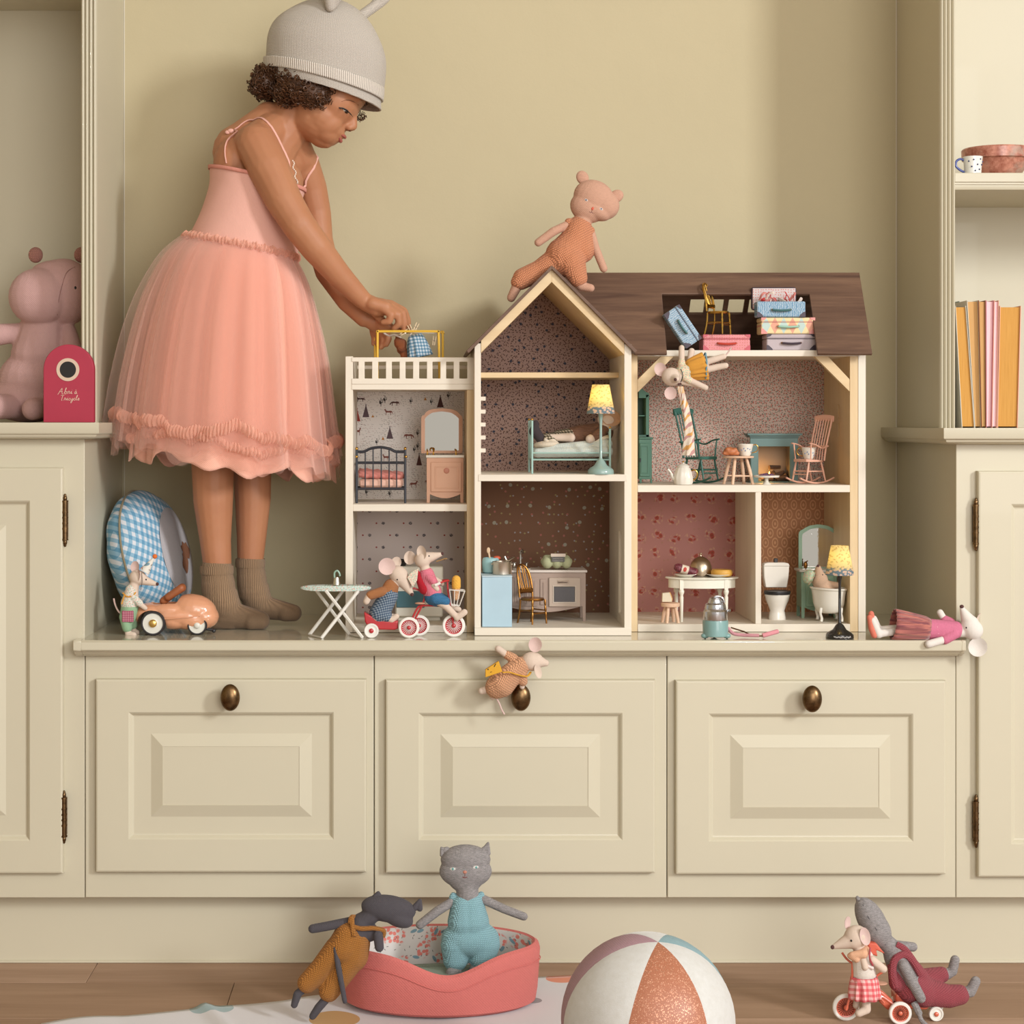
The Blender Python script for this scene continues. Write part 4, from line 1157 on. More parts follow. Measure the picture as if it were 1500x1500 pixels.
# pale blue box used as counter, pots
Yc = .037; bxo = thing('blue_box', 'pale blue upright box standing at the left of the doll kitchen', 'box', V(728, Yc, Z))
zt_ = PZ(843.5, Yc)
bx('box_body', paint('a9c4d2', .6), bxo, PX(706.2, Yc), PX(750, Yc), Yc, Yc+.075, Z+.0003, zt_-.002, .0006)
bx('box_lid', paint('b9cbd3', .6), bxo, PX(706, Yc), PX(750.3, Yc), Yc-.0003, Yc+.0755, zt_-.002, zt_, .0004)
Yp = .065; s = S(Yp)
pt = thing('saucepan', 'silver toy saucepan on the pale blue box', 'pan', V(735, Yp, zt_)); c = V(735.5, Yp, zt_)
m = MB(); m.lathe([(13*s, 0), (14*s, .8*s), (14.2*s, 18*s), (14.8*s, 19*s), (13.8*s, 19*s), (13.4*s, 3*s), (0, 2*s)], c, 32); m.build('pan_body', metal('cfc6b8', .3), pt)
for x in (-14.6, 14.6):
    m = MB(); m.ell(c+Vector((x*s, -.002, 15*s)), (1.6*s, 3*s, 1.5*s), nu=12, nv=8); m.build('handle', metal('d8d0c6', .25), pt)
o = MB(); R = rotm('Y', 118) @ rotm('X', 10); o.lathe([(0, 0), (13*s, 0), (13.5*s, 1*s), (13*s, 1.6*s), (4*s, 3*s), (0, 3.2*s)], c+Vector((7*s, .004, 18.5*s)), 28, rotm('Y', -28)); o.tube([c+Vector((6*s, .004, 21*s)), c+Vector((4*s, .004, 26*s))], 1.4*s, 8)
o = o.build('pan_lid', metal('cfc6b8', .3), None); tag(o, 'tilted silver lid on the toy saucepan', 'lid')
pt2 = thing('cooking_pot', 'pale turquoise toy pot behind the silver saucepan', 'pot', V(721, Yp+.03, zt_)); c = V(719, Yp+.026, zt_); s = S(Yp+.03)
m = MB(); m.lathe([(10*s, 0), (12.5*s, 2*s), (13*s, 16*s), (12*s, 21*s), (10.5*s, 22.5*s), (11*s, 20*s), (11.5*s, 3*s), (0, 2*s)], c, 28); m.build('pot_body', paint('94bcbe', .25, coat=.5), pt2)
m = MB(); m.tube([c+Vector((0, 0, 12*s)), c+Vector((-3*s, 0, 30*s))], 1.3*s, 8); m.ell(c+Vector((-3.5*s, 0, 33*s)), (2.6*s, 1.2*s, 4.6*s)); o = m.build('wooden_spoon', wood('c9a888', 'd9bf9f'), None); tag(o, 'small wooden spoon standing in the turquoise pot', 'spoon')
m = MB(); m.ell(c+Vector((9*s, 0, 22*s)), (5.5*s, 5*s, 3.2*s)); o = m.build('tomato', paint('c85a3e', .35), None); tag(o, 'small orange red toy vegetable in the turquoise pot', 'toy food')

# --- gold bentwood chairs (kitchen and attic)
def spindle_chair(label, loc, rz, sc, dark, face):
    """seat at 0; face=1 looks to +x"""
    t = thing('gold_chair', label, 'chair', (0, 0, 0), 'gold chairs')
    mt = GOLDD if dark else GOLD
    hw = .0115; sz = .031
    m = MB(); m.lathe([(.0, sz-.0016), (.0135, sz-.0016), (.0150, sz), (.0142, sz+.0018), (0, sz+.0014)], (0, 0, 0), 20, sx=1.06, sy=1.); m.build('seat', mt, t)
    def turned(a, b, n=10):
        m = MB(); a = Vector(a); b = Vector(b); pts = []; rs = []
        for i in range(25):
            f = i/24; pts.append(a.lerp(b, f)); rs.append(.00105+.00055*abs(sin(f*pi*4))*(1 if f < .75 else .3))
        m.tube(pts, rs, 8); return m
    for sy in (-1, 1):
        turned((.012, sy*.0105, sz), (.0135, sy*.012, 0)).build('leg', mt, t)
        m = MB(); m.tube(smoothpath([(-.0115, sy*.0105, sz), (-.0125, sy*.011, sz*.5), (-.016, sy*.0115, 0)]), .0013, 8); m.build('leg', mt, t)
    m = MB()
    m.tube([(.0127, -.0112, sz*.45), (.0127, .0112, sz*.45)], .0012, 8)
    for sy in (-1, 1): m.tube([(.0127, sy*.0112, sz*.55), (-.0122, sy*.0108, sz*.55)], .0009, 8)
    m.tube([(-.0125, -.0108, sz*.5), (-.0125, .0108, sz*.5)], .0009, 8)
    m.build('stretcher', mt, t)
    hoop = []
    for i in range(25):
        a = pi*(i/24); w_ = .0125; yb = -w_*cos(a)
        hoop.append((-.0125-.010*(sin(a)), yb*(1-.12*(1-sin(a))), sz+.002+.041*(sin(a)**.55 if sin(a) > 0 else 0)))
    m = MB(); m.tube(hoop, .0014, 8); m.build('back_hoop', mt, t)
    for k in range(5):
        y = -.008+.004*k; zt_ = .041*(1-(y/.0125)**2)**.28
        m = MB(); m.tube(smoothpath([(-.0125, y*.8, sz+.012), (-.017, y+.0006*(-1)**k, sz+.025), (-.0215, y, sz+zt_)]), .0008, 6); m.build('spindle', mt, t)
    m = MB(); m.tube([(-.0132, -.0115, sz+.010), (-.0140, 0, sz+.0105), (-.0132, .0115, sz+.010)], .0022, 6, flat=1.6); m.build('back_slat', mt, t)
    t.location = loc; t.rotation_euler = (0, 0, rz); t.scale = (sc, sc, sc); return t
spindle_chair('gold toy chair in front of the taupe toy kitchen', V(780, .092, ZML), radians(-52), 1.18, True, 1)
spindle_chair('gold toy chair standing on the red suitcase in the attic', V(1052, .108, ZRA+.0252), radians(-38), 1.06, False, 1)

# --- attic suitcases
def suitcase(name, Y, x0, x1, ytop, ybot, Z, mat, trim, handle, hmat, label, ang=0, dep=.032, openlid=None, lidline=.28):
    s = S(Y); wd = (x1-x0)*s; h = (ybot-ytop)*s
    t = thing('suitcase', label, 'suitcase', (0, 0, 0), 'toy suitcases in the attic')
    zl = h*(1-lidline)
    m = MB(); m.box((-wd/2, 0, 0), (wd/2, dep, zl if not openlid else h)); m.build('case_body', mat, t, bevel=.0022, seg=3)
    if not openlid:
        m = MB(); m.box((-wd/2-.0003, -.0003, zl+.0002), (wd/2+.0003, dep+.0003, h)); m.build('case_lid', mat, t, bevel=.0022, seg=3)
        m = MB(); m.box((-wd/2+.001, -.0006, zl-.0003), (wd/2-.001, -.0002, zl+.0004)); m.build('rim', trim, t)
    else:
        m = MB(); m.box((-wd/2-.004, dep+.001, h*.5), (wd/2-.008, dep+.009, h*.5+h*1.5)); m.build('case_lid', trim, t, bevel=.004, seg=3, label='open lid, outer shell')
        m = MB(); m.box((-wd/2-.002, dep+.0003, h*.5+.002), (wd/2-.010, dep+.0012, h*.5+h*1.5-.002)); m.build('lid_lining', openlid, t, bevel=.002, seg=2)
    for sx in (-1, 1):
        for z0_, z1_ in ((0, h*.28),):
            m = MB(); X = sx*wd/2; q = [(X, z0_), (X-sx*.0095, z0_), (X-sx*.0085, z0_+.003), (X-sx*.003, z1_+.001), (X, z1_+.0015)]
            m.prism(q, -.0006, .001); m.build('corner_patch', trim, t, smooth=False)
        if not openlid:
            m = MB(); q = [(sx*wd/2, h), (sx*(wd/2-.008), h), (sx*(wd/2-.006), h-.003), (sx*wd/2, h-.005)]; m.prism(q, -.0009, .0005); m.build('corner_patch', trim, t, smooth=False)
    hz = h*.46; hl = wd*.19
    m = MB(); m.tube(smoothpath([(-hl, -.001, hz), (-hl*.85, -.0032, hz-.0004), (0, -.0045, hz-.0012), (hl*.85, -.0032, hz-.0004), (hl, -.001, hz)]), [.002]*5+[.0028]*15+[.002]*5, 8, flat=.6); m.build('handle', hmat, t)
    for sx in (-1, 1):
        m = MB(); m.ell((sx*hl, -.0018, hz), .0017, nu=10, nv=8); m.build('stud', GOLD, t)
    t.location = V((x0+x1)/2, Y, Z); t.rotation_euler = (0, radians(ang), 0); return t, h
TQ = paint('3f6a6b', .5); PUR = paint('41333f', .5)
suitcase('s', .105, 972, 1031, 0, 27, ZRA+.0012, print_paper('wave', '7f9bb0'), PUR, None, TQ, 'blue patterned toy suitcase tipped up against the roof opening', 56, .026)
o = [q for q in SC.objects if q.name.startswith('suitcase') and q.parent is None][-1]
o.location = V(989, .070, ZRA+.0275); 
suitcase('s', .105, 1030, 1099, 487.5, 511.5, ZRA, print_paper('dotty', 'd98f92'), paint('c25560', .5), None, paint('c2402f', .45), 'red and pink toy suitcase carrying the gold chair', 0, .045)
_, h1 = suitcase('s', .091, 1123, 1195, 488, 512, ZRA, print_paper('stripes', 'c2b4b4'), PUR, None, PUR, 'grey striped toy suitcase at the bottom of the stack', 0, .04)
_, h2 = suitcase('s', .09, 1115, 1194, 463.5, 487.5, ZRA+h1+.0003, print_paper('diamond', 'e5cf9f'), paint('d98e86', .5), None, paint('9fc9b4', .45), 'pastel diamond toy suitcase in the middle of the stack', 0, .04)
o, h3 = suitcase('s', .088, 1109, 1180, 440, 463, ZRA+h1+h2+.0009, print_paper('wave', '6f93ad'), PUR, None, TQ, 'open blue toy suitcase on top of the stack, ribbons inside', 0, .026, openlid=print_paper('dotty', 'c9bdbb'))
rb_ = thing('ribbon_bundle', 'red and white ribbons spilling from the open toy suitcase', 'ribbon', V(1140, .1, ZRA+h1+h2+h3-.004))
rnd = random.Random(5)
for k in range(12):
    m = MB(); x = 1116+4.6*k+rnd.uniform(-2, 2); z0 = ZRA+h1+h2+h3-.004
    p = [V(x, .095+rnd.uniform(0, .012), z0)]
    for j in range(4): p.append(p[-1]+Vector((rnd.uniform(-.007, .007), rnd.uniform(-.004, .004), [.008, .006, -.002, -.006][j]*(1.3 if k in (1, 2, 3, 9, 10) else .7))))
    m.tube(smoothpath(p), .0026, 6, flat=.25); m.build('ribbon', fabric(['cf4a4a', 'd98f88', 'e0cfc4'][k % 3], 900), rb_)

# --- green cupboard, rocking chairs, fireplace, stool
Y0, Z = .17, ZRU
cb = thing('toy_cupboard', 'dark green toy dresser behind the left post of the wide house', 'cupboard', V(940, Y0, Z))
GRN = paint('47705c', .5); GRND = paint('3a5f4e', .5)
m = MB(); Y_ = Y0+.02
m.prism([(PX(a, Y_), PZ(b, Y_)) for a, b in ((936, 640), (948, 640), (948, 583), (936, 583))], Y_+.035, Y_+.037)
m.box((PX(936, Y_), Y_, PZ(640, Y_)), (PX(950.5, Y_), Y_+.037, PZ(637, Y_)))
m.build('shelf_back', GRND, cb)
bx('upright', GRN, cb, PX(946, Y_), PX(951, Y_), Y_, Y_+.035, PZ(641, Y_), PZ(578, Y_))
m = MB(); m.prism([(PX(a, Y_), PZ(b, Y_)) for a, b in ((936, 583), (946, 583), (951, 579), (951, 576), (945, 573), (936, 566))], Y_, Y_+.035); m.build('pediment', GRN, cb, smooth=False)
bx('shelf', GRN, cb, PX(936, Y_), PX(946, Y_), Y_+.003, Y_+.035, PZ(610, Y_), PZ(608, Y_))
bx('cupboard_body', GRN, cb, PX(936, Y0), PX(955, Y0), Y0, Y0+.06, PZ(702, Y0), PZ(643, Y0), .0006)
bx('top_slab', GRN, cb, PX(936, Y0), PX(957, Y0), Y0-.002, Y0+.06, PZ(643, Y0), PZ(640.5, Y0), .0004)
d = bx('door', GRN, cb, PX(937, Y0), PX(952, Y0), Y0-.002, Y0, PZ(698, Y0), PZ(649, Y0), .0006)
m = MB(); rings(m, PX(938.5, Y0), PX(949.5, Y0), PZ(694, Y0), PZ(653, Y0), [(0, .002), (.0004, .0027), (.0014, .0027), (.0018, .0016)], Y0); m.build('door_panel', GRN, d, smooth=False)
m = MB(); m.tube([V(937.5, Y0-.004, PZ(671, Y0)), V(937.5, Y0-.004, PZ(677, Y0))], .0013, 8); m.build('handle', DARK, d)
for x in (937, 952.5): bx('leg', GRN, cb, PX(x, Y0), PX(x+3, Y0), Y0, Y0+.003, Z, PZ(702, Y0))

def rocker(label, loc, rz, mat, sc):
    """rocking chair facing +x, seat centre above the origin"""
    t = thing('rocking_chair', label, 'rocking chair', (0, 0, 0), 'toy rocking chairs')
    sz = .034
    m = MB(); vs = []; n = 28
    for z in (sz-.0016, sz+.0016):
        for k in range(n):
            a = 2*pi*k/n; r = .019/max(abs(cos(a)), abs(sin(a)))**.75
            vs.append((r*cos(a), r*sin(a)*.98, z+(.0012*cos(a) if z > sz else 0)))
    m.add(vs, [tuple(range(n-1, -1, -1)), tuple(range(n, 2*n))]+[(k, (k+1) % n, n+(k+1) % n, n+k) for k in range(n)]); m.build('seat', mat, t, bevel=.0005)
    for sy in (-1, 1):
        m = MB(); pts = []
        for i in range(15):
            u = -1+2*i/14; pts.append((.036*u-.004, sy*.0155, .0016+.0075*u*u))
        m.tube(pts, .0017, 8, flat=.8); m.build('rocker', mat, t)
        for xa, xb in ((.012, .019), (-.013, -.022)):
            m = MB(); m.tube([(xa, sy*.0145, sz), ((xa+xb)/2, sy*.015, sz*.55), (xb, sy*.0155, .004)], [.0012, .0017, .0011], 8); m.build('leg', mat, t)
        m = MB(); m.tube([(.0145, sy*.015, sz*.55), (-.0165, sy*.015, sz*.55)], .001, 8); m.build('stretcher', mat, t)
        m = MB(); m.tube(smoothpath([(-.0185, sy*.0165, sz), (-.0225, sy*.0168, sz+.022), (-.0345, sy*.0175, sz+.062)]), .0015, 8); m.build('back_post', mat, t)
        m = MB(); m.tube(smoothpath([(-.0245, sy*.0185, sz+.0215), (-.010, sy*.0195, sz+.0185), (.004, sy*.02, sz+.0235), (.0165, sy*.02, sz+.0255)]), .002, 8, flat=.55); m.build('armrest', mat, t)
        m = MB(); m.tube([(.0125, sy*.0195, sz+.0245), (.011, sy*.017, sz)], .0011, 8); m.build('arm_post', mat, t)
    for z in (.55, .42):
        m = MB(); m.tube([(.0155 if z > .5 else .017, -.0152, sz*z), (.0155 if z > .5 else .017, .0152, sz*z)], .001, 8); m.build('stretcher', mat, t)
    for k in range(5):
        y = -.011+.0055*k; m = MB(); m.tube(smoothpath([(-.0178, y, sz), (-.0222, y, sz+.022), (-.033, y*1.05, sz+.060)]), .0009, 8); m.build('spindle', mat, t)
    m = MB(); pts = [(-.0345+.0*abs(u), .0205*u, sz+.063-.002*u*u) for u in [-1+i/6 for i in range(13)]]
    m.tube(pts, .0046, 8, flat=1., up=(0, 0, 1)); o = m.build('top_rail', mat, t)
    o.scale = (.36, 1, 1); o.location.x = -.0345*.64
    m = MB(); m.tube([(-.0225, -.017, sz+.021), (-.0225, .017, sz+.021)], .0016, 6); m.build('back_rail', mat, t)
    t.location = loc; t.rotation_euler = (0, 0, rz); t.scale = (sc, sc, sc*1.08); return t
rocker('dark green toy rocking chair in the floral-papered room', V(1027, .145, ZRU), radians(-50), TEAL, 1.07)
rocker('pink toy rocking chair beside the toy fireplace', V(1184, .135, ZRU), radians(180+32), PINKW, .97)

# fireplace
Y0, Z = .185, ZRU; fp = thing('toy_fireplace', 'grey-green toy fireplace with glowing logs', 'fireplace', V(1134, Y0, Z))
FG = paint('5f7a76', .55)
m = MB(); board(m, [PX(1099, Y0), PX(1111, Y0), PX(1157, Y0), PX(1169, Y0)], [Z, PZ(654, Y0), PZ(640, Y0)], {(1, 0)}, lambda u, v, w_: (u, Y0+w_, v), .004); m.build('surround', FG, fp, bevel=.0004)
m = MB()
z = PZ(640, Y0)
for a, b, y0_, y1_ in ((1098, 1170, 641, 639), (1096.5, 1171.5, 639, 637.5), (1094, 1174, 637.5, 635)): m.box((PX(a, Y0), Y0-.003-(641-y0_)*.0012, PZ(y0_, Y0)), (PX(b, Y0), Y0+.03, PZ(y1_, Y0)))
m.build('mantel', FG, fp, bevel=.0004)
for x in (1100, 1158):
    m = MB(); m.pbox(x, 656, x+10, 697, Y0-.0012, .0012); m.build('pilaster', FG, fp, bevel=.0005)
bx('hearth', FG, fp, PX(1099, Y0), PX(1169, Y0), Y0+.004, Y0+.04, Z, Z+.002)
m = MB(); a, b = PX(1110, Y0), PX(1158, Y0)
m.box((a, Y0+.035, Z+.002), (b, Y0+.037, PZ(652, Y0))); m.box((a-.0015, Y0+.004, Z+.002), (a, Y0+.035, PZ(652, Y0))); m.box((b, Y0+.004, Z+.002), (b+.0015, Y0+.035, PZ(652, Y0)))
m.build('firebox', paint('8a7a68', .6), fp)
rnd = random.Random(2); LOG = wood('2c1f18', '6a5240', 'X', 60.)
for k in range(15):
    a = rnd.uniform(-.0125, .0125); z = Z+.004+.0215*(1-abs(a)/.0135)*(.3+.7*rnd.random())
    m = MB(); an = rnd.uniform(-.9, .9); v = Vector((cos(an)*.009, rnd.uniform(-.004, .004), abs(sin(an))*.009)); c = V(1135, Y0+.014+.006*rnd.random(), z)+Vector((a, 0, 0))
    m.tube([c-v, c+v], [.0036, .003], 8); m.build('log', LOG, fp)
m = MB(); c = V(1127, Y0+.008, Z+.012); m.lathe([(0, -.003), (.0014, 0), (.0008, .003), (0, .006)], c, 10); m.build('flame', glow('ffb040', 30.), fp)
ld = bpy.data.lights.new('fire_glow', 'POINT'); ld.energy = .035; ld.color = (1., .5, .12); ld.shadow_soft_size = .003
lo = bpy.data.objects.new('fire_glow', ld); COL.objects.link(lo); lo.parent = fp; lo.location = Vector((PX(1121, Y0), Y0+.012, Z+.016))-fp.location

# stools, bread, cups, teapot, cake stand
RAW = wood('d3a98a', 'e6c6aa', 'X', 30.)
def stool(label, c, r, h, sp=1.25, wood_=RAW, n=4, stretch=True, th=.003):
    t = thing('stool', label, 'stool', (0, 0, 0), 'round wooden toy stools')
    m = MB(); m.lathe([(0, h-th), (r*.96, h-th), (r, h-th*.7), (r, h-.0004), (r*.97, h), (0, h)], (0, 0, 0), 32); m.build('seat', wood_, t)
    for k in range(n):
        a = 2*pi*(k+.5)/n+.25; p = Vector((cos(a), sin(a), 0))
        m = MB(); m.tube([p*r*.55+Vector((0, 0, h-th)), p*r*.78*sp/1.25+Vector((0, 0, h*.5)), p*r*sp*.8], [.0021, .0028, .0022], 10); m.build('leg', wood_, t)
    if stretch:
        m = MB(); q = [Vector((cos(2*pi*(k+.5)/n+.25), sin(2*pi*(k+.5)/n+.25), 0))*r*.86+Vector((0, 0, h*.3)) for k in range(n)]
        for k in range(0, n, 2): m.tube([q[k], q[(k+1) % n]], .0011, 8)
        m.build('stretcher', wood_, t)
    t.location = c; return t
stool('wooden toy stool with bread and cup beside the fireplace', V(1081.5, .115, ZRU), .0235, (PZ(668, .115)-ZRU))
zs = PZ(668, .115)
t = NT('crust'); nz = t.noise(t.co(), 300, 4, .6); t.set(color=t.mix(nz, lin('8e4420'), lin('d58a5a')), rough=.5); t.bump(nz, .4, .001); CRUST = t.m
brd = thing('bread_loaf', 'small round brown bread on the wooden toy stool', 'toy food', V(1070, .11, zs))
blob('loaf', .11, [('e', 1070.5, 661.5, 0, 11, 6, 9), ('e', 1066, 659, -3, 5, 4, 5), ('e', 1075, 659.5, -3, 5, 4, 5), ('e', 1070, 658.5, 1, 5, 4, 5), ('c', 1061, 664, -3, 3, 1080, 664, -3, 3)], CRUST, brd, .0008, 1)
def teacup(label, c, r, h, hdir, sc=1.):
    t = thing('teacup', label, 'cup', c, 'white toy teacups with blue sprigs'); c = Vector(c)
    m = MB(); m.lathe([(r*.55, 0), (r*.62, h*.04), (r*.7, h*.12), (r*.84, h*.5), (r*1.02, h*.97), (r*.97, h), (r*.76, h*.45), (r*.5, h*.1), (0, h*.09)], c, 28); m.build('cup_body', WHITEG, t)
    m = MB(); m.tube(smoothpath([c+Vector((hdir*r*k[0], 0, h*k[1])) for k in ((.88, .85), (1.3, .95), (1.6, .72), (1.45, .4), (.8, .25))]), .0007, 8); m.build('handle', GOLD, t, label='gilt handle')
    for k, (a, z_) in enumerate(((-100, .45), (-60, .55), (-80, .62), (-135, .5), (-40, .35), (-112, .62))):
        a = radians(a); rr = r*(.70+.30*z_); m = MB(); m.ell(c+Vector((rr*cos(a)*1.01, rr*sin(a)*1.01, h*z_)), (.0009, .0006, .0012), rotm('Y', 40*k), nu=8, nv=6); m.build('sprig', paint('7488ac', .4), t)
teacup('white sprigged toy cup on the wooden stool next to the bread', V(1092, .118, zs), .0118, .0185, 1)
teacup('white sprigged toy cup on the seat of the pink rocking chair', V(1184.5, .135, ZRU+.0378), .0112, .018, -1)
Y0 = .095; s = S(Y0); c = V(1001, Y0, ZRU)
tp_ = thing('teapot', 'white toy teapot with gold handle under the hanging stuffed mouse', 'teapot', c)
m = MB(); N = 40; pr = [(10, 0), (13, .5), (14, 4), (14, 10), (12.5, 18), (10, 24), (7.5, 27), (7.2, 28)]; vs = []
for r, z in pr:
    for k in range(N):
        th = 2*pi*k/N; q = r*s*(1+.035*sin(12*th)*(1 if 2 < z < 25 else 0)); vs.append(c+Vector((q*cos(th), q*sin(th), z*s)))
m.add(vs, [(i*N+k, i*N+(k+1) % N, (i+1)*N+(k+1) % N, (i+1)*N+k) for i in range(len(pr)-1) for k in range(N)]+[tuple(range(N-1, -1, -1))]); m.build('pot_body', WHITEG, tp_)
m = MB(); m.lathe([(9*s, 26*s), (9.3*s, 27.5*s), (6*s, 30*s), (1.6*s, 31.3*s), (1.2*s, 32.5*s), (0, 32.6*s)], c, 28); ld_ = m.build('pot_lid', WHITEG, tp_)
m = MB(); m.ell(c+Vector((0, 0, 33.5*s)), 1.4*s, nu=10, nv=8); m.build('lid_knob', GOLD, ld_)
m = MB(); m.tube(smoothpath([c+Vector((a*s, 0, b*s)) for a, b in ((-10, 8), (-15, 10), (-18, 17), (-22.5, 23))]), [3.2*s]*6+[2.3*s]*6+[1.6*s]*7, 10); m.build('spout', WHITEG, tp_)
m = MB(); m.tube(smoothpath([c+Vector((a*s, 0, b*s)) for a, b in ((11, 20), (17, 21.5), (20.5, 16), (18, 9), (12.5, 6))]), 1.1*s, 8); m.build('handle', GOLD, tp_, label='gilt handle')
Y0 = .1; s = S(Y0); c = V(1123, Y0, ZRU); cs = thing('cake_stand', 'small white toy cake stand with fluted rim', 'cake stand', c)
m = MB(); m.lathe([(7.5*s, 0), (6*s, 1.2*s), (3*s, 4*s), (2.7*s, 9*s), (6*s, 10.5*s), (18*s, 10.8*s), (19*s, 13.3*s), (18.2*s, 13.6*s), (17*s, 12*s), (0, 12*s)], c, 48); m.build('stand', WHITEG, cs)
t = NT('berries'); nz = t.noise(t.co(), 500, 2); t.set(color=t.mix(t.n('ShaderNodeMapRange', {'Value': nz, 'From Min': .4, 'From Max': .6}).outputs[0], lin('6a2a34'), lin('6a5a86')), rough=.35)
m = MB(); rnd = random.Random(8); m.lathe([(0, 12*s), (12*s, 12*s), (12*s, 13.5*s), (0, 16*s)], c, 24)
for k in range(40):
    a = rnd.uniform(0, 2*pi); r = 11.5*sqrt(rnd.random())*s; m.ell(c+Vector((r*cos(a), r*sin(a), (16-r/s*.22)*s)), 1.5*s, nu=8, nv=5)
o = m.build('berry_tart', t.m, None); tag(o, 'dark berry tart on the small white cake stand', 'toy food'); o['kind'] = 'stuff'; del o['kind']

# --- dining room
Y0, Z = .13, ZRL; s = S(Y0); zt_ = PZ(845, Y0); xc_ = 1028; c = V(xc_, Y0, Z)
tb = thing('toy_table', 'oval cream toy dining table with turned legs', 'table', c); TC = paint('e6e2d2', .4, coat=.1)
m = MB(); h = zt_-Z; r = 54*s; m.lathe([(0, h-.0022), (r*.98, h-.0022), (r, h-.001), (r*.99, h), (0, h)], c, 48, sy=.52); m.build('table_top', TC, tb)
m = MB(); m.lathe([(49*s, h-.016), (49*s, h-.0024), (46*s, h-.0024), (46*s, h-.016), (49*s, h-.016)], c, 48, sy=.5); m.build('apron', TC, tb)
for x, yd in ((996, -.018), (1061, -.018), (993, .018), (1057, .018)):
    m = MB(); q = V(x, Y0, Z)+Vector((0, yd, 0)); m.box(q+Vector((-.0028, -.0028, h-.018)), q+Vector((.0028, .0028, h-.0024)))
    m.lathe([(.002, 0), (.0024, .012), (.0031, h*.55), (.0024, h*.6), (.004, h*.66), (.0042, h*.70), (.0024, h*.74), (.003, h-.018)], q, 16); m.build('leg', TC, tb)
def plate(label, c, r, mat=WHITEG):
    m = MB(); m.lathe([(r*.5, 0), (r*.6, .0006), (r, .0042), (r*.98, .0048), (r*.6, .0016), (0, .0014)], c, 36); o = m.build('plate', mat, None); tag(o, label, 'plate', 'toy plates on the dining table'); return o
plate('white toy plate under the salami', V(1004, Y0-.004, zt_), .0172); plate('white toy plate under the round cheese', V(1053, Y0-.004, zt_), .0192)
sa = thing('salami', 'dark red toy salami with a white and red paper band', 'toy food', V(1001, Y0-.006, zt_+.008))
a, b = P(988, 830, Y0-.006), P(1019, 839, Y0-.006)
t = NT('salami'); nz = t.noise(t.co(), 700, 2); t.set(color=t.mix(t.n('ShaderNodeMapRange', {'Value': nz, 'From Min': .5, 'From Max': .7}).outputs[0], lin('5a1a26'), lin('9a5a60')), rough=.5)
m = MB(); pts = [a.lerp(b, i/10) for i in range(11)]; m.tube(pts, [.0035, .0062]+[.0066]*7+[.0066, .0066], 18); m.build('sausage', t.m, sa)
m = MB(); m.tube([a.lerp(b, .32), a.lerp(b, .64)], .00675, 20, caps=False); m.build('paper_band', paint('d8c8b4', .7), sa)
m = MB(); m.ell(a.lerp(b, .47)+Vector((0, -.0066, .0005)), (.0026, .0006, .0036), rotm('Y', 16)); m.build('band_motif', paint('b5382a', .6), sa)
m = MB(); m.ell(b, (.0012, .006, .006), rotm('Y', 16)); m.build('cut_face', paint('b04a62', .6), sa)
c = V(1026.5, Y0+.012, zt_); s = S(Y0+.012); cl = thing('cloche', 'brushed metal dome cloche on the toy dining table', 'cloche', c)
m = MB(); m.lathe([(15.5*s, 1*s), (16.5*s, 6*s), (16*s, 14*s), (13.5*s, 21*s), (9*s, 26*s), (4*s, 28.6*s), (1.4*s, 29.3*s), (1.0*s, 31*s), (2*s, 32.6*s), (1.4*s, 34*s), (0, 34.4*s)], c, 40); m.build('dome', metal('b5a48e', .28), cl)
m = MB(); m.lathe([(0, 0), (17*s, 0), (17.5*s, 1.2*s), (0, 1.2*s)], c, 36); m.build('tray', metal('8f8880', .35), cl)
c = V(1057, Y0-.004, zt_+.0018); ch = thing('round_cheese', 'orange yellow toy cheese wheel on a plate', 'toy food', c)
m = MB(); m.lathe([(0, 0), (.0145, 0), (.0165, .003), (.0165, .007), (.0145, .0098), (0, .0102)], c, 32); o = m.build('cheese_wheel', paint('d9a548', .5, var=.1, scale=90.), ch, bevel=.0)
stool('wooden toy stool with a cheese wedge beside the oval table', V(982, .10, ZRL), .0142, (PZ(883, .10)-ZRL), 1.15, n=4, stretch=False, th=.0055)
ck = thing('cheese_wedge', 'small wedge of toy cheese on the low wooden stool', 'toy food', V(978, .10, PZ(883, .10)))
m = MB(); q = [(970, 881.8), (984.5, 881.8), (984.5, 877), (981, 868), (970.5, 869)]; m.prism([(PX(a_, .095), PZ(b_, .095)) for a_, b_ in q], .095, .103); m.build('wedge', paint('d5c8ae', .6), ck, bevel=.0005)
m = MB(); q = [(984.5, 881.8), (985.4, 877), (982, 867.8), (981, 868), (984.5, 877)]; m.prism([(PX(a_, .0948), PZ(b_, .0948)) for a_, b_ in q], .0948, .103); m.build('rind', paint('d8a24a', .5), ck, smooth=False)

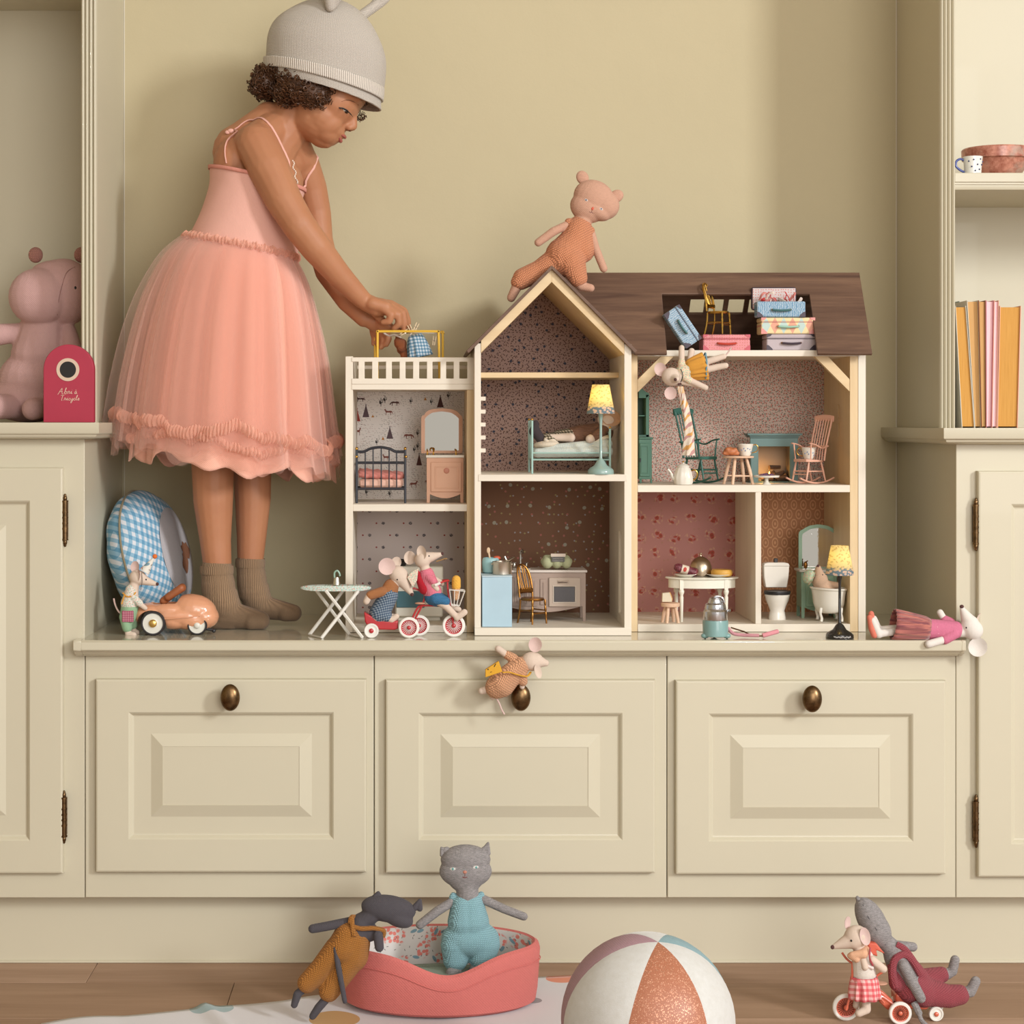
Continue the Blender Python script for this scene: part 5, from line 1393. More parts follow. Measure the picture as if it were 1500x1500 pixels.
# --- vacuum cleaner in front
Yv = -.005; s = S(Yv); c = V(1048, Yv, ZBT); VT = paint('7fa3a0', .35, coat=.3); VS = metal('c3c3c6', .22)
vc = thing('toy_vacuum', 'round toy vacuum cleaner with silver top and teal base', 'vacuum cleaner', c)
m = MB(); m.lathe([(16*s, 3*s), (18.5*s, 4*s), (18.8*s, 24*s), (18*s, 27*s), (0, 27*s)], c, 36); m.build('base_drum', VT, vc)
m = MB(); m.lathe([(17.5*s, 27*s), (18*s, 29*s), (17.8*s, 40*s), (15.5*s, 42.5*s), (15.8*s, 44*s), (14.5*s, 50*s), (11*s, 52*s), (11*s, 54*s), (8.5*s, 59*s), (4*s, 61*s), (0, 61.4*s)], c, 36); m.build('dome', VS, vc)
for a in (200, 340, 90):
    m = MB(); a = radians(a); q = c+Vector((cos(a)*17*s, sin(a)*13*s, 0)); m.ell(q+Vector((0, 0, 4.5*s)), (6*s, 5*s, 4*s)); m.build('foot', VT, vc)
    m = MB(); m.ell(q+Vector((0, -.001, 1.4*s)), 1.6*s, nu=10, nv=8); m.build('castor', DARK, vc)
m = MB(); m.tube(smoothpath([c+Vector((a*s, -.004, b*s)) for a, b in ((-6, 55), (0, 62), (9, 60), (12, 53))]), 1.3*s, 8); m.build('carry_handle', VS, vc)
m = MB(); m.tube([c+Vector((15*s, -.002, 40*s)), c+Vector((21*s, -.006, 42*s))], 2*s, 10); m.build('hose_socket', VS, vc)
m = MB(); m.tube(smoothpath([V(1066, .01, ZBT+.014), V(1074, .006, ZBT+.006), V(1088, .004, ZBT+.004), V(1100, .0, ZBT+.004), V(1112, -.002, ZBT+.004)]), .0026, 10); m.build('hose', fabric('c98f96', 900), vc, label='pink hose')
m = MB(); m.tube([V(1071, .03, ZBT+.012), V(1090, .012, ZBT+.008), V(1103, -.002, ZBT+.003)], .0011, 8); m.tube([V(1100, .0, ZBT+.003), V(1118, -.004, ZBT+.0035)], .0012, 8); m.build('wand', metal('8f6a58', .35), vc)
m = MB(); m.tube(smoothpath([V(1117, -.003, ZBT+.004), V(1125, -.002, ZBT+.006), V(1139, .006, ZBT+.009)]), .0034, 10); m.build('grip', fabric('d58f96', 900), vc, label='pink grip')

# --- bathroom
Y0, Z = .15, ZRL; s = S(Y0); c = V(1138, Y0, Z); wc = thing('toy_toilet', 'white toy toilet with black seat against the orange wallpaper', 'toilet', c)
WC = paint('ddd6ca', .2, coat=.5)
cx_ = c.x
m = MB(); q = [(1119.5, 829), (1121, 826), (1126, 825), (1150, 825), (1155, 826), (1157, 829), (1156, 846), (1153.5, 861), (1122.5, 861), (1120, 846)]
m.prism([(PX(a_, Y0), PZ(b_, Y0)) for a_, b_ in q], Y0+.004, Y0+.022); m.build('cistern', WC, wc, bevel=.0012, seg=2)
m = MB(); m.prism([(PX(a_, Y0), PZ(b_, Y0)) for a_, b_ in ((1119, 829.5), (1120.5, 825.5), (1126, 824.3), (1150, 824.3), (1155.5, 825.5), (1157.5, 829.5))], Y0+.0025, Y0+.0225); m.build('cistern_lid', WC, wc, bevel=.0008, seg=2)
bx('flush_button', DARK, wc, PX(1135.5, Y0), PX(1141, Y0), Y0+.008, Y0+.014, PZ(824.3, Y0), PZ(818.5, Y0), .0008)
m = MB(); m.lathe([(0, 37*s), (18.7*s, 37*s), (19.3*s, 39*s), (19*s, 42*s), (0, 42.5*s)], c+Vector((0, -.003, 0)), 32, sy=.95); m.build('seat', paint('232122', .35), wc, label='black seat')
m = MB(); m.lathe([(12.5*s, 0), (12.5*s, 3*s), (11.5*s, 9*s), (10.5*s, 13*s), (13*s, 20*s), (16.5*s, 28*s), (18.2*s, 36*s), (18*s, 37*s), (0, 37*s)], c+Vector((0, -.003, 0)), 32, sy=.9); m.build('bowl', WC, wc)
Y0 = .165; bc = thing('bathroom_cabinet', 'sage green toy cabinet with arched mirror behind the bathtub', 'cabinet', V(1199, Y0, Z))
legged(bc, SAGE, 1174, 1226, 838, 890, Y0, .04, Z, 4.5)
bx('top_slab', paint('cfc8ba', .4), bc, PX(1171, Y0), PX(1229, Y0), Y0-.002, Y0+.042, PZ(838, Y0), PZ(834.5, Y0))
d = bx('door', SAGE, bc, PX(1180, Y0), PX(1221, Y0), Y0-.002, Y0+.001, PZ(888, Y0), PZ(843, Y0), .0006)
m = MB(); rings(m, PX(1184, Y0), PX(1217, Y0), PZ(884, Y0), PZ(848, Y0), [(0, .002), (.0004, .0027), (.0014, .0027), (.0018, .0016)], Y0); m.build('door_panel', SAGE, d, smooth=False)
fr = [(1170, 834), (1170, 781), (1171.5, 777.5), (1175, 776.5), (1178, 774), (1186, 770), (1199, 768), (1212, 770), (1220, 774), (1223, 776.5), (1227, 777.5), (1228.5, 781), (1228.5, 834)]
inn = [(1175, 831), (1175, 783), (1177, 781), (1182, 778), (1187, 775), (1199, 773), (1211, 775), (1217, 778), (1221.5, 781), (1223.5, 783), (1223.5, 831)]
mirror_frame(bc, fr, inn, SAGE, Y0+.03, .003)
m = MB(); m.ell(V(1180, Y0+.015, PZ(834.5, Y0)+.006), (.0032, .003, .006)); m.tube([V(1180, Y0+.015, PZ(834.5, Y0)+.010), V(1183, Y0+.012, PZ(834.5, Y0)+.013)], .001, 8); m.build('tap', GOLDD, bc, label='gilt tap')
# tub
Yt = .11; s = S(Yt); c = V(1214, Yt, Z); bt_ = thing('toy_bathtub', 'white claw-foot toy bathtub', 'bathtub', c)
TUB = paint('e3ddd0', .2, coat=.5)
prf = [(0, 13), (14, 13.5), (19, 17), (22.5, 27), (24, 40), (25.5, 47), (27.5, 48.5), (27.5, 50.5), (25, 51), (22.5, 46), (21, 30), (17.5, 18.5), (0, 16.5)]
m = MB(); N = 40; vs = []
for r, z in prf:
    for k in range(N):
        th = 2*pi*k/N; q = Vector((r*cos(th)*s, r*sin(th)*s*1.05, z*s)); q.z += (z/50)*(3*s)*(-cos(th))*.35; vs.append(c+q)
m.add(vs, [(i*N+k, i*N+(k+1) % N, (i+1)*N+(k+1) % N, (i+1)*N+k) for i in range(len(prf)-1) for k in range(N)]); m.build('tub', TUB, bt_)
for dx, dy in ((-15, -17), (15, -17), (-14, 15), (14, 15)):
    m = MB(); q = c+Vector((dx*s, dy*s, 0)); m.tube(smoothpath([q+Vector((0, 0, 22*s)), q+Vector((-1*s, -1*s, 14*s)), q+Vector((1*s, 0, 7*s)), q+Vector((0, -1*s, 2*s))]), [2.5*s]*6+[2*s]*6+[2.2*s]*6+[3*s], 10); m.build('claw_foot', TUB, bt_)
# ================================================================ stuffed toys and larger playthings
from mathutils.bvhtree import BVHTree
MOUSE = fabric('d3bfae', 900, var=.05, bump=.35); MOUSEW = fabric('ddd6ce', 900, var=.05, bump=.35)
EARP = fabric('d6bab2', 900, var=.05); NOSE = fabric('5a3d3a', 900); EYE = paint('1a1616', .2)
MUST = fabric('cf9440', 900); CORALF = fabric('d77a66', 900)
def caster(o):
    off = wloc(o); me = o.data
    return BVHTree.FromPolygons([v.co+off for v in me.vertices], [tuple(p.vertices) for p in me.polygons])
def hit(bv, x, y):
    """point of the surface seen at this photograph pixel"""
    a = Vector((0, -DIST, CZ)); d = (P(x, y, 0)-a).normalized()
    h = bv.ray_cast(a, d)
    return (h[0], h[1]) if h[0] is not None else (P(x, y, 0), Vector((0, -1, 0)))
def spot(par, name, bv, x, y, rx, rz, mat, ang=0, th=.35, n=12, **k):
    c, nn = hit(bv, x, y); s = S(c.y)
    q = nn.to_track_quat('-Y', 'Z').to_matrix()
    m = MB(); m.ell(c, (rx*s, max(.0003, th*s*min(rx, rz)), rz*s), q @ rotm('Y', ang), nu=n, nv=8); return m.build(name, mat, par, **k)
def eyes(par, bv, pts, r=1.2, mat=EYE):
    for x, y in pts: spot(par, 'eye', bv, x, y, r, r*1.1, mat, th=.6)
def ear(par, Y, x, y, d, rx, rz, ang, yaw, mat=EARP, name='ear', th=.16, vox=.0009):
    """thin cupped round ear"""
    s = S(Y); c = W3(x, y, d, Y); m = MB(); R = rotm('Z', yaw) @ rotm('Y', ang); vs = []; n = 24; k = 6
    for sd in (0, 1):
        for i in range(k+1):
            r = i/k
            for j in range(n):
                a = 2*pi*j/n
                vs.append(c+R @ Vector((rx*s*r*cos(a), ((1-r*r)*.38+(.5 if sd else -.5)*th*(.35+.65*sqrt(max(0, 1-r**4))))*rx*s, rz*s*r*sin(a))))
    fs = []
    for sd in (0, 1):
        o = sd*(k+1)*n
        for i in range(k):
            for j in range(n):
                q = (o+i*n+j, o+i*n+(j+1) % n, o+(i+1)*n+(j+1) % n, o+(i+1)*n+j); fs.append(q if sd else q[::-1])
    m.add(vs, fs); return m.build(name, mat, par)

# --- party mouse at the toy car
Y = .045
mo = thing('stuffed_mouse', 'stuffed mouse in a paper party hat and green trousers behind the peach toy car', 'stuffed toy', P(192, 932, Y))
b = blob('body', Y, [('e', 202, 846, 0, 13, 11, 10, 15), ('c', 205, 848, 0, 9, 230, 856, 0, 2.6), ('c', 197, 856, 0, 7, 191, 880, 0, 11), ('c', 191, 880, 0, 12, 188, 905, 0, 11), ('c', 184, 905, -4, 7, 188, 926, -4, 4.5), ('c', 192, 905, 6, 7, 194, 924, 6, 4.5),
    ('c', 188, 928, -4, 4.5, 197, 929, -6, 4.2), ('c', 194, 926, 6, 4, 200, 927, 5, 4), ('c', 197, 876, -8, 4.5, 208, 885, -9, 4), ('c', 208, 885, -9, 4, 214, 890, -9, 3.6)], MOUSE, mo, .0011)
bv = caster(b)
ear(mo, Y, 197, 831, 4, 7, 9, 10, -20); ear(mo, Y, 204, 842, -9, 5, 9, 15, -60)
spot(mo, 'nose', bv, 230.5, 855.5, 2.3, 2.6, NOSE, th=.9); eyes(mo, bv, [(214, 849)])
m = MB(); m.tube(smoothpath(T3(Y, [(180, 902, 4), (173, 896, 4), (168, 886, 4), (166, 877, 4)])), .0013, 8); m.build('tail', EARP, mo)
blob('jumper', Y, [('c', 193, 864, 0, 9.5, 190, 884, 0, 13.5), ('c', 196, 874, -7, 6, 206, 883, -9, 5.4)], print_paper('tiny', 'd5cfc4'), mo, .0012)
tr = blob('trousers', Y, [('c', 190, 891, 0, 13.2, 188, 903, 0, 12.5), ('c', 184, 903, -4, 9, 187, 919, -4, 7.5), ('c', 192, 903, 6, 9, 193, 917, 6, 7)], fabric('8fae8c', 700), mo, .0012)
bv2 = caster(tr)
c, nn = hit(bv2, 187, 903); m = MB(); m.box((c.x-.0085, c.y-.0009, c.z-.0085), (c.x+.0085, c.y+.004, c.z+.0085)); m.build('patch', gingham('c9a2a8', 'a8566a', '7c2f48', .0026), mo, label='pink checked patch', bevel=.001)
m = MB(); m.tube(smoothpath(T3(Y, [(181, 868, -7), (188, 873, -11), (196, 872, -11), (200, 867, -8)])), .0012, 8); m.tube(T3(Y, [(184, 871, -10), (180, 884, -12)]), .001, 6); m.build('cord', MUST, mo)
hc, ht = W3(212, 837, -1, Y), W3(227, 815, -1, Y)
R = (ht-hc).to_track_quat('Z', 'Y').to_matrix(); L = (ht-hc).length
m = MB(); m.lathe([(.0075, 0), (.0078, .0005), (.0006, L), (0, L)], hc, 24, R); h = m.build('party_hat', print_paper('posy', 'd8d4ca'), mo)
m = MB(); m.ell(ht, .0036, nu=14, nv=10); m.build('pompom', fabric('dd7338', 900), h, label='orange pompom')
m = MB(); m.tube(smoothpath(T3(Y, [(209, 838, -9), (209.5, 852, -9.5), (207, 864, -8)])), .0004, 6); m.build('elastic', DARK, h)

# --- toy car
Y = .06; s = S(Y); car = thing('toy_car', 'glossy peach toy car with cream and gold wheels', 'toy car', P(258, 926, Y))
CP = paint('d99c78', .22, coat=.6)
mb_ = blob_mb(Y, [('e', 262, 901, 0, 58, 17, 27), ('e', 284, 893, 0, 34, 23, 25, 10), ('e', 222, 900, 0, 27, 18, 27), ('e', 300, 903, 0, 21, 17, 24), ('e', 285, 907, 0, 35, 17, 25), ('e', 255, 908, 0, 25, 14, 25), ('c', 214, 894, 0, 10, 240, 888, 0, 10), ('e', 248, 893, -8, 30, 12, 17), ('e', 248, 893, 8, 30, 12, 17)])
me = remesh(mb_, .0014, 8)
body = finish(me, 'car_body', CP, car)
def cut(o, mbs):
    me2 = bpy.data.meshes.new('cut'); off = wloc(o); me2.from_pydata([v-off for v in mbs.v], [], mbs.f); me2.update()
    c2 = bpy.data.objects.new('cut', me2); COL.objects.link(c2); c2.location = off
    md = o.modifiers.new('b', 'BOOLEAN'); md.object = c2; md.operation = 'DIFFERENCE'; md.solver = 'EXACT'
    dg = bpy.context.evaluated_depsgraph_get(); n = bpy.data.meshes.new_from_object(o.evaluated_get(dg))
    o.modifiers.clear(); old = o.data; o.data = n; n.name = old.name
    n.polygons.foreach_set('use_smooth', [True]*len(n.polygons))
    try: n.set_sharp_from_angle(angle=radians(50))
    except Exception: pass
    bpy.data.objects.remove(c2)
cm = MB(); cm.ell(W3(246, 880, 0, Y), (.026, .018, .016)); cut(body, cm)
cm = MB(); cm.box(W3(150, 935, -60, Y), W3(350, 920.5, 60, Y)); cut(body, cm)
cm = MB(); cm.tube([W3(224.5, 914, -60, Y), W3(224.5, 914, 60, Y)], .0225, 32); cut(body, cm)
m = MB(); m.tube(smoothpath(T3(Y, [(240, 904, -28.5), (262, 903, -28.8), (285, 901, -26), (305, 897, -20)])), .0006, 6); m.build('side_crease', CP, car)
def wheel(par, c, r, w, tyre, hub, capm, spokes=None, name='wheel', rimr=.78):
    R = rotm('X', 90)
    m = MB(); m.lathe([(r*rimr*.98, -w/2), (r*.93, -w/2), (r, -w*.3), (r, w*.3), (r*.93, w/2), (r*rimr*.98, w/2), (r*rimr*.98, -w/2)], c, 36, R); t = m.build(name, tyre, par)
    if not spokes:
        m = MB(); m.lathe([(0, w*.36), (r*.3, w*.42), (r*.34, w*.36), (r*.5, w*.30), (r*rimr, w*.36), (r*rimr, -w*.36), (0, -w*.36)], c, 36, R); m.build('hub', hub, t)
    else:
        m = MB(); m.lathe([(r*rimr, w*.4), (r*rimr*.86, w*.3), (r*rimr*.86, -w*.3), (r*rimr, -w*.4), (r*rimr, w*.4)], c, 36, R)
        m.lathe([(0, w*.1), (r*rimr*.87, w*.02), (r*rimr*.87, -w*.02), (0, -w*.1)], c, 36, R); m.build('rim', hub, t)
        m = MB()
        for k in range(spokes):
            a = 2*pi*k/spokes; d = Vector((cos(a), 0, sin(a))); m.tube([Vector(c)+d*r*.12+Vector((0, -w*.22, 0)), Vector(c)+d*r*rimr*.86+Vector((0, -w*.14, 0))], r*.028, 5)
        m.build('spokes', spoke_m, t, kind='stuff')
    m = MB(); m.ell(Vector(c)+Vector((0, -w*.42, 0)), (r*(.33 if not spokes else .2), w*.35, r*(.33 if not spokes else .2))); m.build('hub_cap', capm, t)
    return t
TY = paint('262224', .5); CW = paint('d9d6cb', .4); spoke_m = paint('e5d8d0', .5)
for x, d, r in ((224.3, -27, 18), (289, -19, 14.5), (224.3, 27, 18), (289, 19, 14.5)):
    yy = Y+d*s; rr = r*S(yy); c = Vector((PX(x, yy), yy, ZBT+rr)); wheel(car, c, rr, .008, TY, CW, metal('d8b26a', .3) if r > 16 else CW, rimr=.84)
blob('seat', Y, [('c', 247, 874, -8, 5.5, 266, 861, -8, 6), ('c', 247, 874, -1, 5.5, 267, 861, -1, 6), ('c', 247, 874, 6, 5.5, 266, 861, 6, 6), ('c', 240, 880, -3, 6, 250, 872, -3, 6)], paint('9c5a34', .5, var=.1, scale=80.), car, .0011, label='ridged tan brown seat')
m = MB(); q = W3(308, 921, -6, Y); m.tube([W3(300, 920, -8, Y), W3(313, 922, -8, Y)], .0022, 8); m.ell(W3(314, 923, -8, Y), .0032); m.build('tow_hook', DARK, car)

# --- gingham cushion
Y = .215; cu = thing('round_cushion', 'round blue gingham cushion leaning in the left corner of the bench', 'cushion', Vector((PX(214, Y), Y, ZBT)))
Rr, Tt = .106, .050
R = rotm('Y', -15) @ rotm('Z', -64+0) ; R = rotm('Y', -15) @ rotm('Z', 77)
zc = ZBT+Rr*.985; c = Vector((PX(220, Y), Y, zc))
# local: disc in the x-z plane, normal -y turned towards +x
m = MB(); nu, nv = 64, 24; vs = []
for j in range(nv+1):
    a = -pi/2+pi*j/nv
    for k in range(nu):
        t_ = 2*pi*k/nu; rr = Rr*(abs(cos(a))**.75); yy = Tt*sin(a)*(1+.035*sin(9*t_)*cos(a)); rr *= 1+.008*sin(14*t_)
        vs.append(R @ Vector((rr*cos(t_), yy, rr*sin(t_)))+c)
m.add(vs, [(j*nu+k, j*nu+(k+1) % nu, (j+1)*nu+(k+1) % nu, (j+1)*nu+k) for j in range(nv) for k in range(nu)])
GBLUE = gingham('cfd2d8', '8cb0c6', '6596b4', .0125, -.35, 1.0)
m.build('cover', GBLUE, cu)
m = MB(); m.tube([R @ Vector(((Rr+.0008)*cos(2*pi*k/72), 0, (Rr+.0008)*sin(2*pi*k/72)))+c for k in range(72)], .0017, 8, closed=True); m.build('piping', fabric('8c8068', 900), cu)
def cap_patch(name, mat, shape, lift, dx=0, dz=0, **k):
    m = MB(); n = 48; rings_ = 8; vs = []
    for i in range(rings_+1):
        for q in range(n):
            t_ = 2*pi*q/n; r = shape(t_)*i/rings_; x_ = r*cos(t_)+dx; z_ = r*sin(t_)+dz; rho = min(.999, sqrt(x_*x_+z_*z_)/Rr)
            yy = -(Tt*sqrt(max(0, 1-rho**(2/.75)))+lift); vs.append(R @ Vector((x_, yy, z_))+c)
    m.add(vs, [(i*n+q, i*n+(q+1) % n, (i+1)*n+(q+1) % n, (i+1)*n+q) for i in range(rings_) for q in range(n)]); return m.build(name, mat, cu, **k)
cap_patch('round_patch', fabric('b9b4b6', 700), lambda t: .072, .001, .012, -.004, label='pale grey round patch')
cap_patch('applique', fabric('8a5a40', 500), lambda t: .020*(1+.35*sin(2*t)+.25*cos(3*t)+.1*sin(9*t)), .002, .018, -.012, label='brown furry applique')

# --- hippo
Y = .215; hp = thing('stuffed_hippo', 'large dusty pink stuffed hippo sitting in the left bookcase', 'stuffed toy', Vector((PX(55, Y), Y, ZL)))
PKH = fabric('c39c98', 500, var=.06, bump=.6)
hb = blob('body', Y, [('e', 60, 436, -18, 44, 42, 34), ('e', 92, 428, 4, 46, 50, 40), ('e', 85, 400, 6, 42, 20, 30), ('c', 62, 480, 5, 34, 56, 520, 8, 42), ('e', 50, 560, 10, 56, 50, 48), ('e', 40, 585, 8, 62, 34, 48),
    ('c', 28, 487, 0, 14, -14, 492, -6, 17), ('c', 100, 485, 0, 12, 112, 530, -10, 17), ('c', 30, 596, -20, 17, 8, 596, -62, 19), ('c', 66, 597, -20, 15, 60, 600, -60, 16)], PKH, hp, .0022, 6)
bv = caster(hb)
spot(hp, 'eye', bv, 110.4, 421.5, 1.8, 2.4, EYE)
for x in (51, 118):
    m = MB(); m.ell(W3(x, 373, 6, Y), (.0115, .008, .0125), nu=24, nv=16); m.build('ear', knit('b98478', .0035), hp, label='crocheted ear')
m = MB(); m.tube(smoothpath([hit(bv, x_, y_)[0]+Vector((0, -.0002, 0)) for x_, y_ in ((110, 391), (98, 399), (91, 418), (86, 440), (84, 462))]), .0006, 5); m.build('seam', fabric('96706c', 700), hp)

# --- red arched toy shed
Y = .066; Zs = ZL; sh = thing('toy_shed', 'red arched toy tricycle shed on the left ledge', 'toy shed', P(100, 619, Y))
RED = paint('a82a42', .55, bump=.03)
cx, r = 100.5, 37; top = 541.5
m = MB(); n = 24; outer = [(63.5, 619)]+[(cx-r*cos(pi*i/n), 541.5-r*sin(pi*i/n)) for i in range(n+1)]+[(137.5, 619)]
so = [P(x, y, Y) for x, y in outer]; so[0].z = ZL+.0003; so[-1].z = ZL+.0003
m.prism([(q.x, q.z) for q in so], Y, Y+.014); bd_ = m.build('shed_body', RED, sh, bevel=.0008)
c = P(99.5, 541.5, Y); R = rotm('X', 90); s = S(Y)
m = MB(); m.lathe([(12*s, -.001), (12*s, .0008), (16.8*s, .0008), (16.8*s, -.001)], c, 40, R); m.build('port_ring', paint('d2b8a2', .5), sh)
m = MB(); m.lathe([(0, .0004), (12.2*s, .0004), (12.2*s, -.001), (0, -.001)], c, 40, R); m.build('port_hole', paint('17110f', .6), sh)
GL = {'A': (1.1, [[(0, -.1), (.1, 0), (.3, .45), (.62, 1), (.66, .5), (.78, 0), (.95, .1)], [(.2, .38), (.8, .4)]]), 'b': (.62, [[(0, .1), (.25, .9), (.22, 1.05), (.14, .8), (.1, .1), (.3, 0), (.45, .25), (.3, .42), (.15, .35)], [(.4, .38), (.6, .4)]]),
      'r': (.5, [[(0, .0), (.1, .4), (.14, .5), (.25, .42), (.32, .38), (.3, .1), (.48, .08)]]), 'i': (.36, [[(0, .1), (.14, .46), (.12, .06), (.34, .1)], [(.2, .66), (.22, .7)]]), 'a': (.55, [[(.36, .4), (.16, .42), (.04, .2), (.16, 0), (.36, .36), (.34, .06), (.52, .08)], [(.14, .72), (.26, .58)]]),
      'T': (.72, [[(0, .95), (.7, 1.02)], [(.4, .98), (.3, .4), (.3, 0), (.4, .02)]]), 'c': (.44, [[(.36, .38), (.16, .42), (.06, .2), (.16, .02), (.42, .1)]]), 'y': (.5, [[(0, .4), (.06, .1), (.28, .1), (.36, .44), (.3, -.2), (.14, -.5), (.1, -.2), (.5, .12)]]),
      'l': (.36, [[(0, .1), (.26, .85), (.22, 1), (.1, .7), (.1, .1), (.34, .1)]]), 'e': (.42, [[(.02, .14), (.3, .26), (.24, .44), (.08, .36), (.1, .04), (.4, .1)]]), ' ': (.3, [])}
def script(par, text, x, y, h, Y, mat, r=.00042, slant=.15):
    m = MB(); s = S(Y)
    for ch in text:
        w_, st = GL[ch]
        for q in st:
            pts = [V(x+(a+slant*b)*h, Y-.0003, PZ(y-b*h, Y)) for a, b in q]; m.tube(smoothpath(pts, 4) if len(pts) > 2 else pts, r, 5)
        x += w_*h
    return m.build('lettering', mat, par, label='pale handwritten lettering', kind='stuff')
LET = paint('dcb8a4', .6)
script(sh, 'Abri a', 84.5, 577, 8.4, Y, LET); script(sh, 'Tricycle', 88, 586.5, 7.6, Y, LET)

# --- tricycles
def trike(Y, col, wr, wn, wf, tr_, frame, label, Zb, spokes=22, dY=.028):
    t = thing('toy_tricycle', label, 'tricycle', Vector((PX(wn[0], Y), Y, Zb)))
    WT = paint('e6e2da', .4)
    for (x, r), yy in ((wf, Y+dY/2), (wn, Y), ((wn[0]+wr, wn[1]), Y+dY)):
        rr = r*S(yy); wheel(t, Vector((PX(x, yy), yy, Zb+rr)), rr, .0055, WT, col, col, spokes, rimr=.76)
    m = MB(); rr = wn[1]*S(Y); m.tube([Vector((PX(wn[0], Y), Y, Zb+rr)), Vector((PX(wn[0], Y), Y+dY, Zb+rr))], .0014, 8); m.build('axle', col, t)
    for nm, pts, r in frame:
        m = MB(); m.tube(smoothpath([W3(*q, Y) if len(q) == 3 else W3(q[0], q[1], 0, Y) for q in pts]), r, 8); m.build(nm, col, t)
    return t
Y = .0; RD = paint('b52a30', .3, coat=.4); spoke_m = paint('e8d6d2', .5)
tk = trike(Y, RD, 15, (599, 15.4), (664.6, 16.8), None, [
    ('frame_tube', [(601, 914, 14), (611, 893, 14), (619, 888.5, 14), (650, 889, 14), (657, 890, 14)], .0016), ('fork', [(664, 914, 8), (661, 893, 8), (656.5, 868, 10), (655.5, 852, 10)], .0013), ('fork', [(664, 914, 20), (661, 893, 20), (656.5, 868, 16), (655.5, 852, 16)], .0013),
    ('push_bar', [(608, 908, 14), (620, 884, 14), (621.5, 871, 14), (612, 865, 14), (605, 862.5, 14)], .0015), ('handlebar', [(641, 856, -2), (648, 852.5, 0), (656, 851, 6), (657.5, 852, 12), (656, 851, 20), (648, 852.5, 27)], .0013)],
    'red metal toy tricycle with white wire basket and two-wheeled trailer', ZBT)
m = MB(); m.tube(T3(Y, [(637, 857.5, -2), (645, 853.7, -1)]), .0021, 8); m.build('grip', paint('e6e2da', .4), tk)
m = MB(); m.ell(W3(616, 885, 14, Y), (.0085, .009, .0016)); m.build('saddle', paint('d8a488', .5), tk)
m = MB(); q = [(533, 896.5), (534.5, 911), (539, 919), (553, 922.5), (578, 923), (583, 921), (583.5, 909), (572, 910.5), (556, 908), (545, 903)]
m.pprism(q, Y+.002, .026); m.build('trailer_body', RD, tk, bevel=.002, seg=3)
for dY_ in (-.001, .031): yy = Y+dY_; rr = 10.8*S(yy); wheel(tk, Vector((PX(544, yy), yy, ZBT+rr)), rr, .005, paint('e6e2da', .4), paint('e6e2da', .4), RD)
m = MB(); m.tube(T3(Y, [(582, 921, 14), (600, 920, 14)]), .0016, 8); m.build('tow_bar', RD, tk)
WIRE = paint('e3dfd6', .4); bk = m = MB(); yb = 6
T_, B_ = [(658.5, 864, 0), (681, 866, 0), (681, 866, 22), (658.5, 864, 22)], [(661.5, 887, 4), (673, 888, 4), (673, 888, 18), (661.5, 887, 18)]
for ring in (T_, B_): m.tube([W3(*q, Y) for q in ring], .0007, 6, closed=True)
for i in range(4):
    for f in (0, .33, .66): a = W3(*T_[i], Y).lerp(W3(*T_[(i+1) % 4], Y), f); b = W3(*B_[i], Y).lerp(W3(*B_[(i+1) % 4], Y), f); m.tube([a, b], .0006, 6)
m.build('basket', WIRE, tk, label='white wire basket')
bl = thing('toy_corn_bread', 'yellow toy loaf sticking out of the tricycle basket', 'toy food', W3(668, 880, 11, Y))
blob('loaf', Y, [('c', 668.5, 850, 11, 6.6, 668.5, 860, 11, 6.8)], fabric('dba648', 350, mottled=.15), bl, .001); blob('loaf_end', Y, [('c', 668.5, 864, 11, 6, 668.5, 876, 11, 5)], fabric('cfa27e', 400), bl, .001)

# rider
Y = .014
r1 = thing('stuffed_mouse', 'stuffed mouse with red knapsack riding the red tricycle', 'stuffed toy', P(640, 886, Y))
b = blob('body', Y, [('e', 619, 820, 0, 12, 12, 11), ('c', 622, 818, 0, 10, 646, 812, 0, 3.2), ('c', 622, 830, 0, 7, 626, 846, 0, 10), ('c', 626, 846, 0, 11, 634, 874, 0, 12), ('c', 637, 876, -6, 8, 652, 886, -9, 6), ('c', 652, 886, -9, 5.5, 668, 902, -9, 4.5), ('c', 669, 904, -9, 5, 680, 896, -9, 5),
    ('c', 640, 876, 6, 8, 655, 886, 9, 5), ('c', 655, 886, 9, 5, 672, 894, 9, 4.5), ('c', 632, 846, -9, 4.5, 636, 857, -11, 4.3), ('c', 636, 857, -11, 4.3, 640, 862, -10, 4), ('c', 632, 846, 9, 4.5, 648, 856, 9, 4)], MOUSE, r1, .0011)
bv = caster(b); spot(r1, 'nose', bv, 648, 811, 2.2, 2.6, NOSE, th=.9); eyes(r1, bv, [(628.5, 814.5)], 1.1)
ear(r1, Y, 617.5, 809, -9, 7.5, 10.5, -10, -25, MOUSE); ear(r1, Y, 600, 817.5, 6, 9, 10, 0, 20, MOUSE)
PS = gingham('d8909a', 'cf6f80', 'c05a70', .0018); blob('shirt', Y, [('c', 625, 841, 0, 11, 634, 868, 0, 13.5), ('c', 628, 845, -8, 6, 634, 850, -11, 6)], PS, r1, .0012)
blob('shorts', Y, [('c', 634, 874, 0, 13, 640, 877, 0, 12), ('c', 638, 876, -7, 10, 652, 880, -9, 7.5), ('c', 640, 875, 8, 9, 652, 880, 9, 7.5)], fabric('3a6a8e', 500, mottled=.2), r1, .0012)
kn = blob('knapsack', Y, [('c', 613, 846, -3, 5, 622, 862, -3, 9), ('c', 612, 838, -3, 3, 618, 852, -3, 6)], fabric('a8242f', 700), r1, .0012, label='red knapsack')
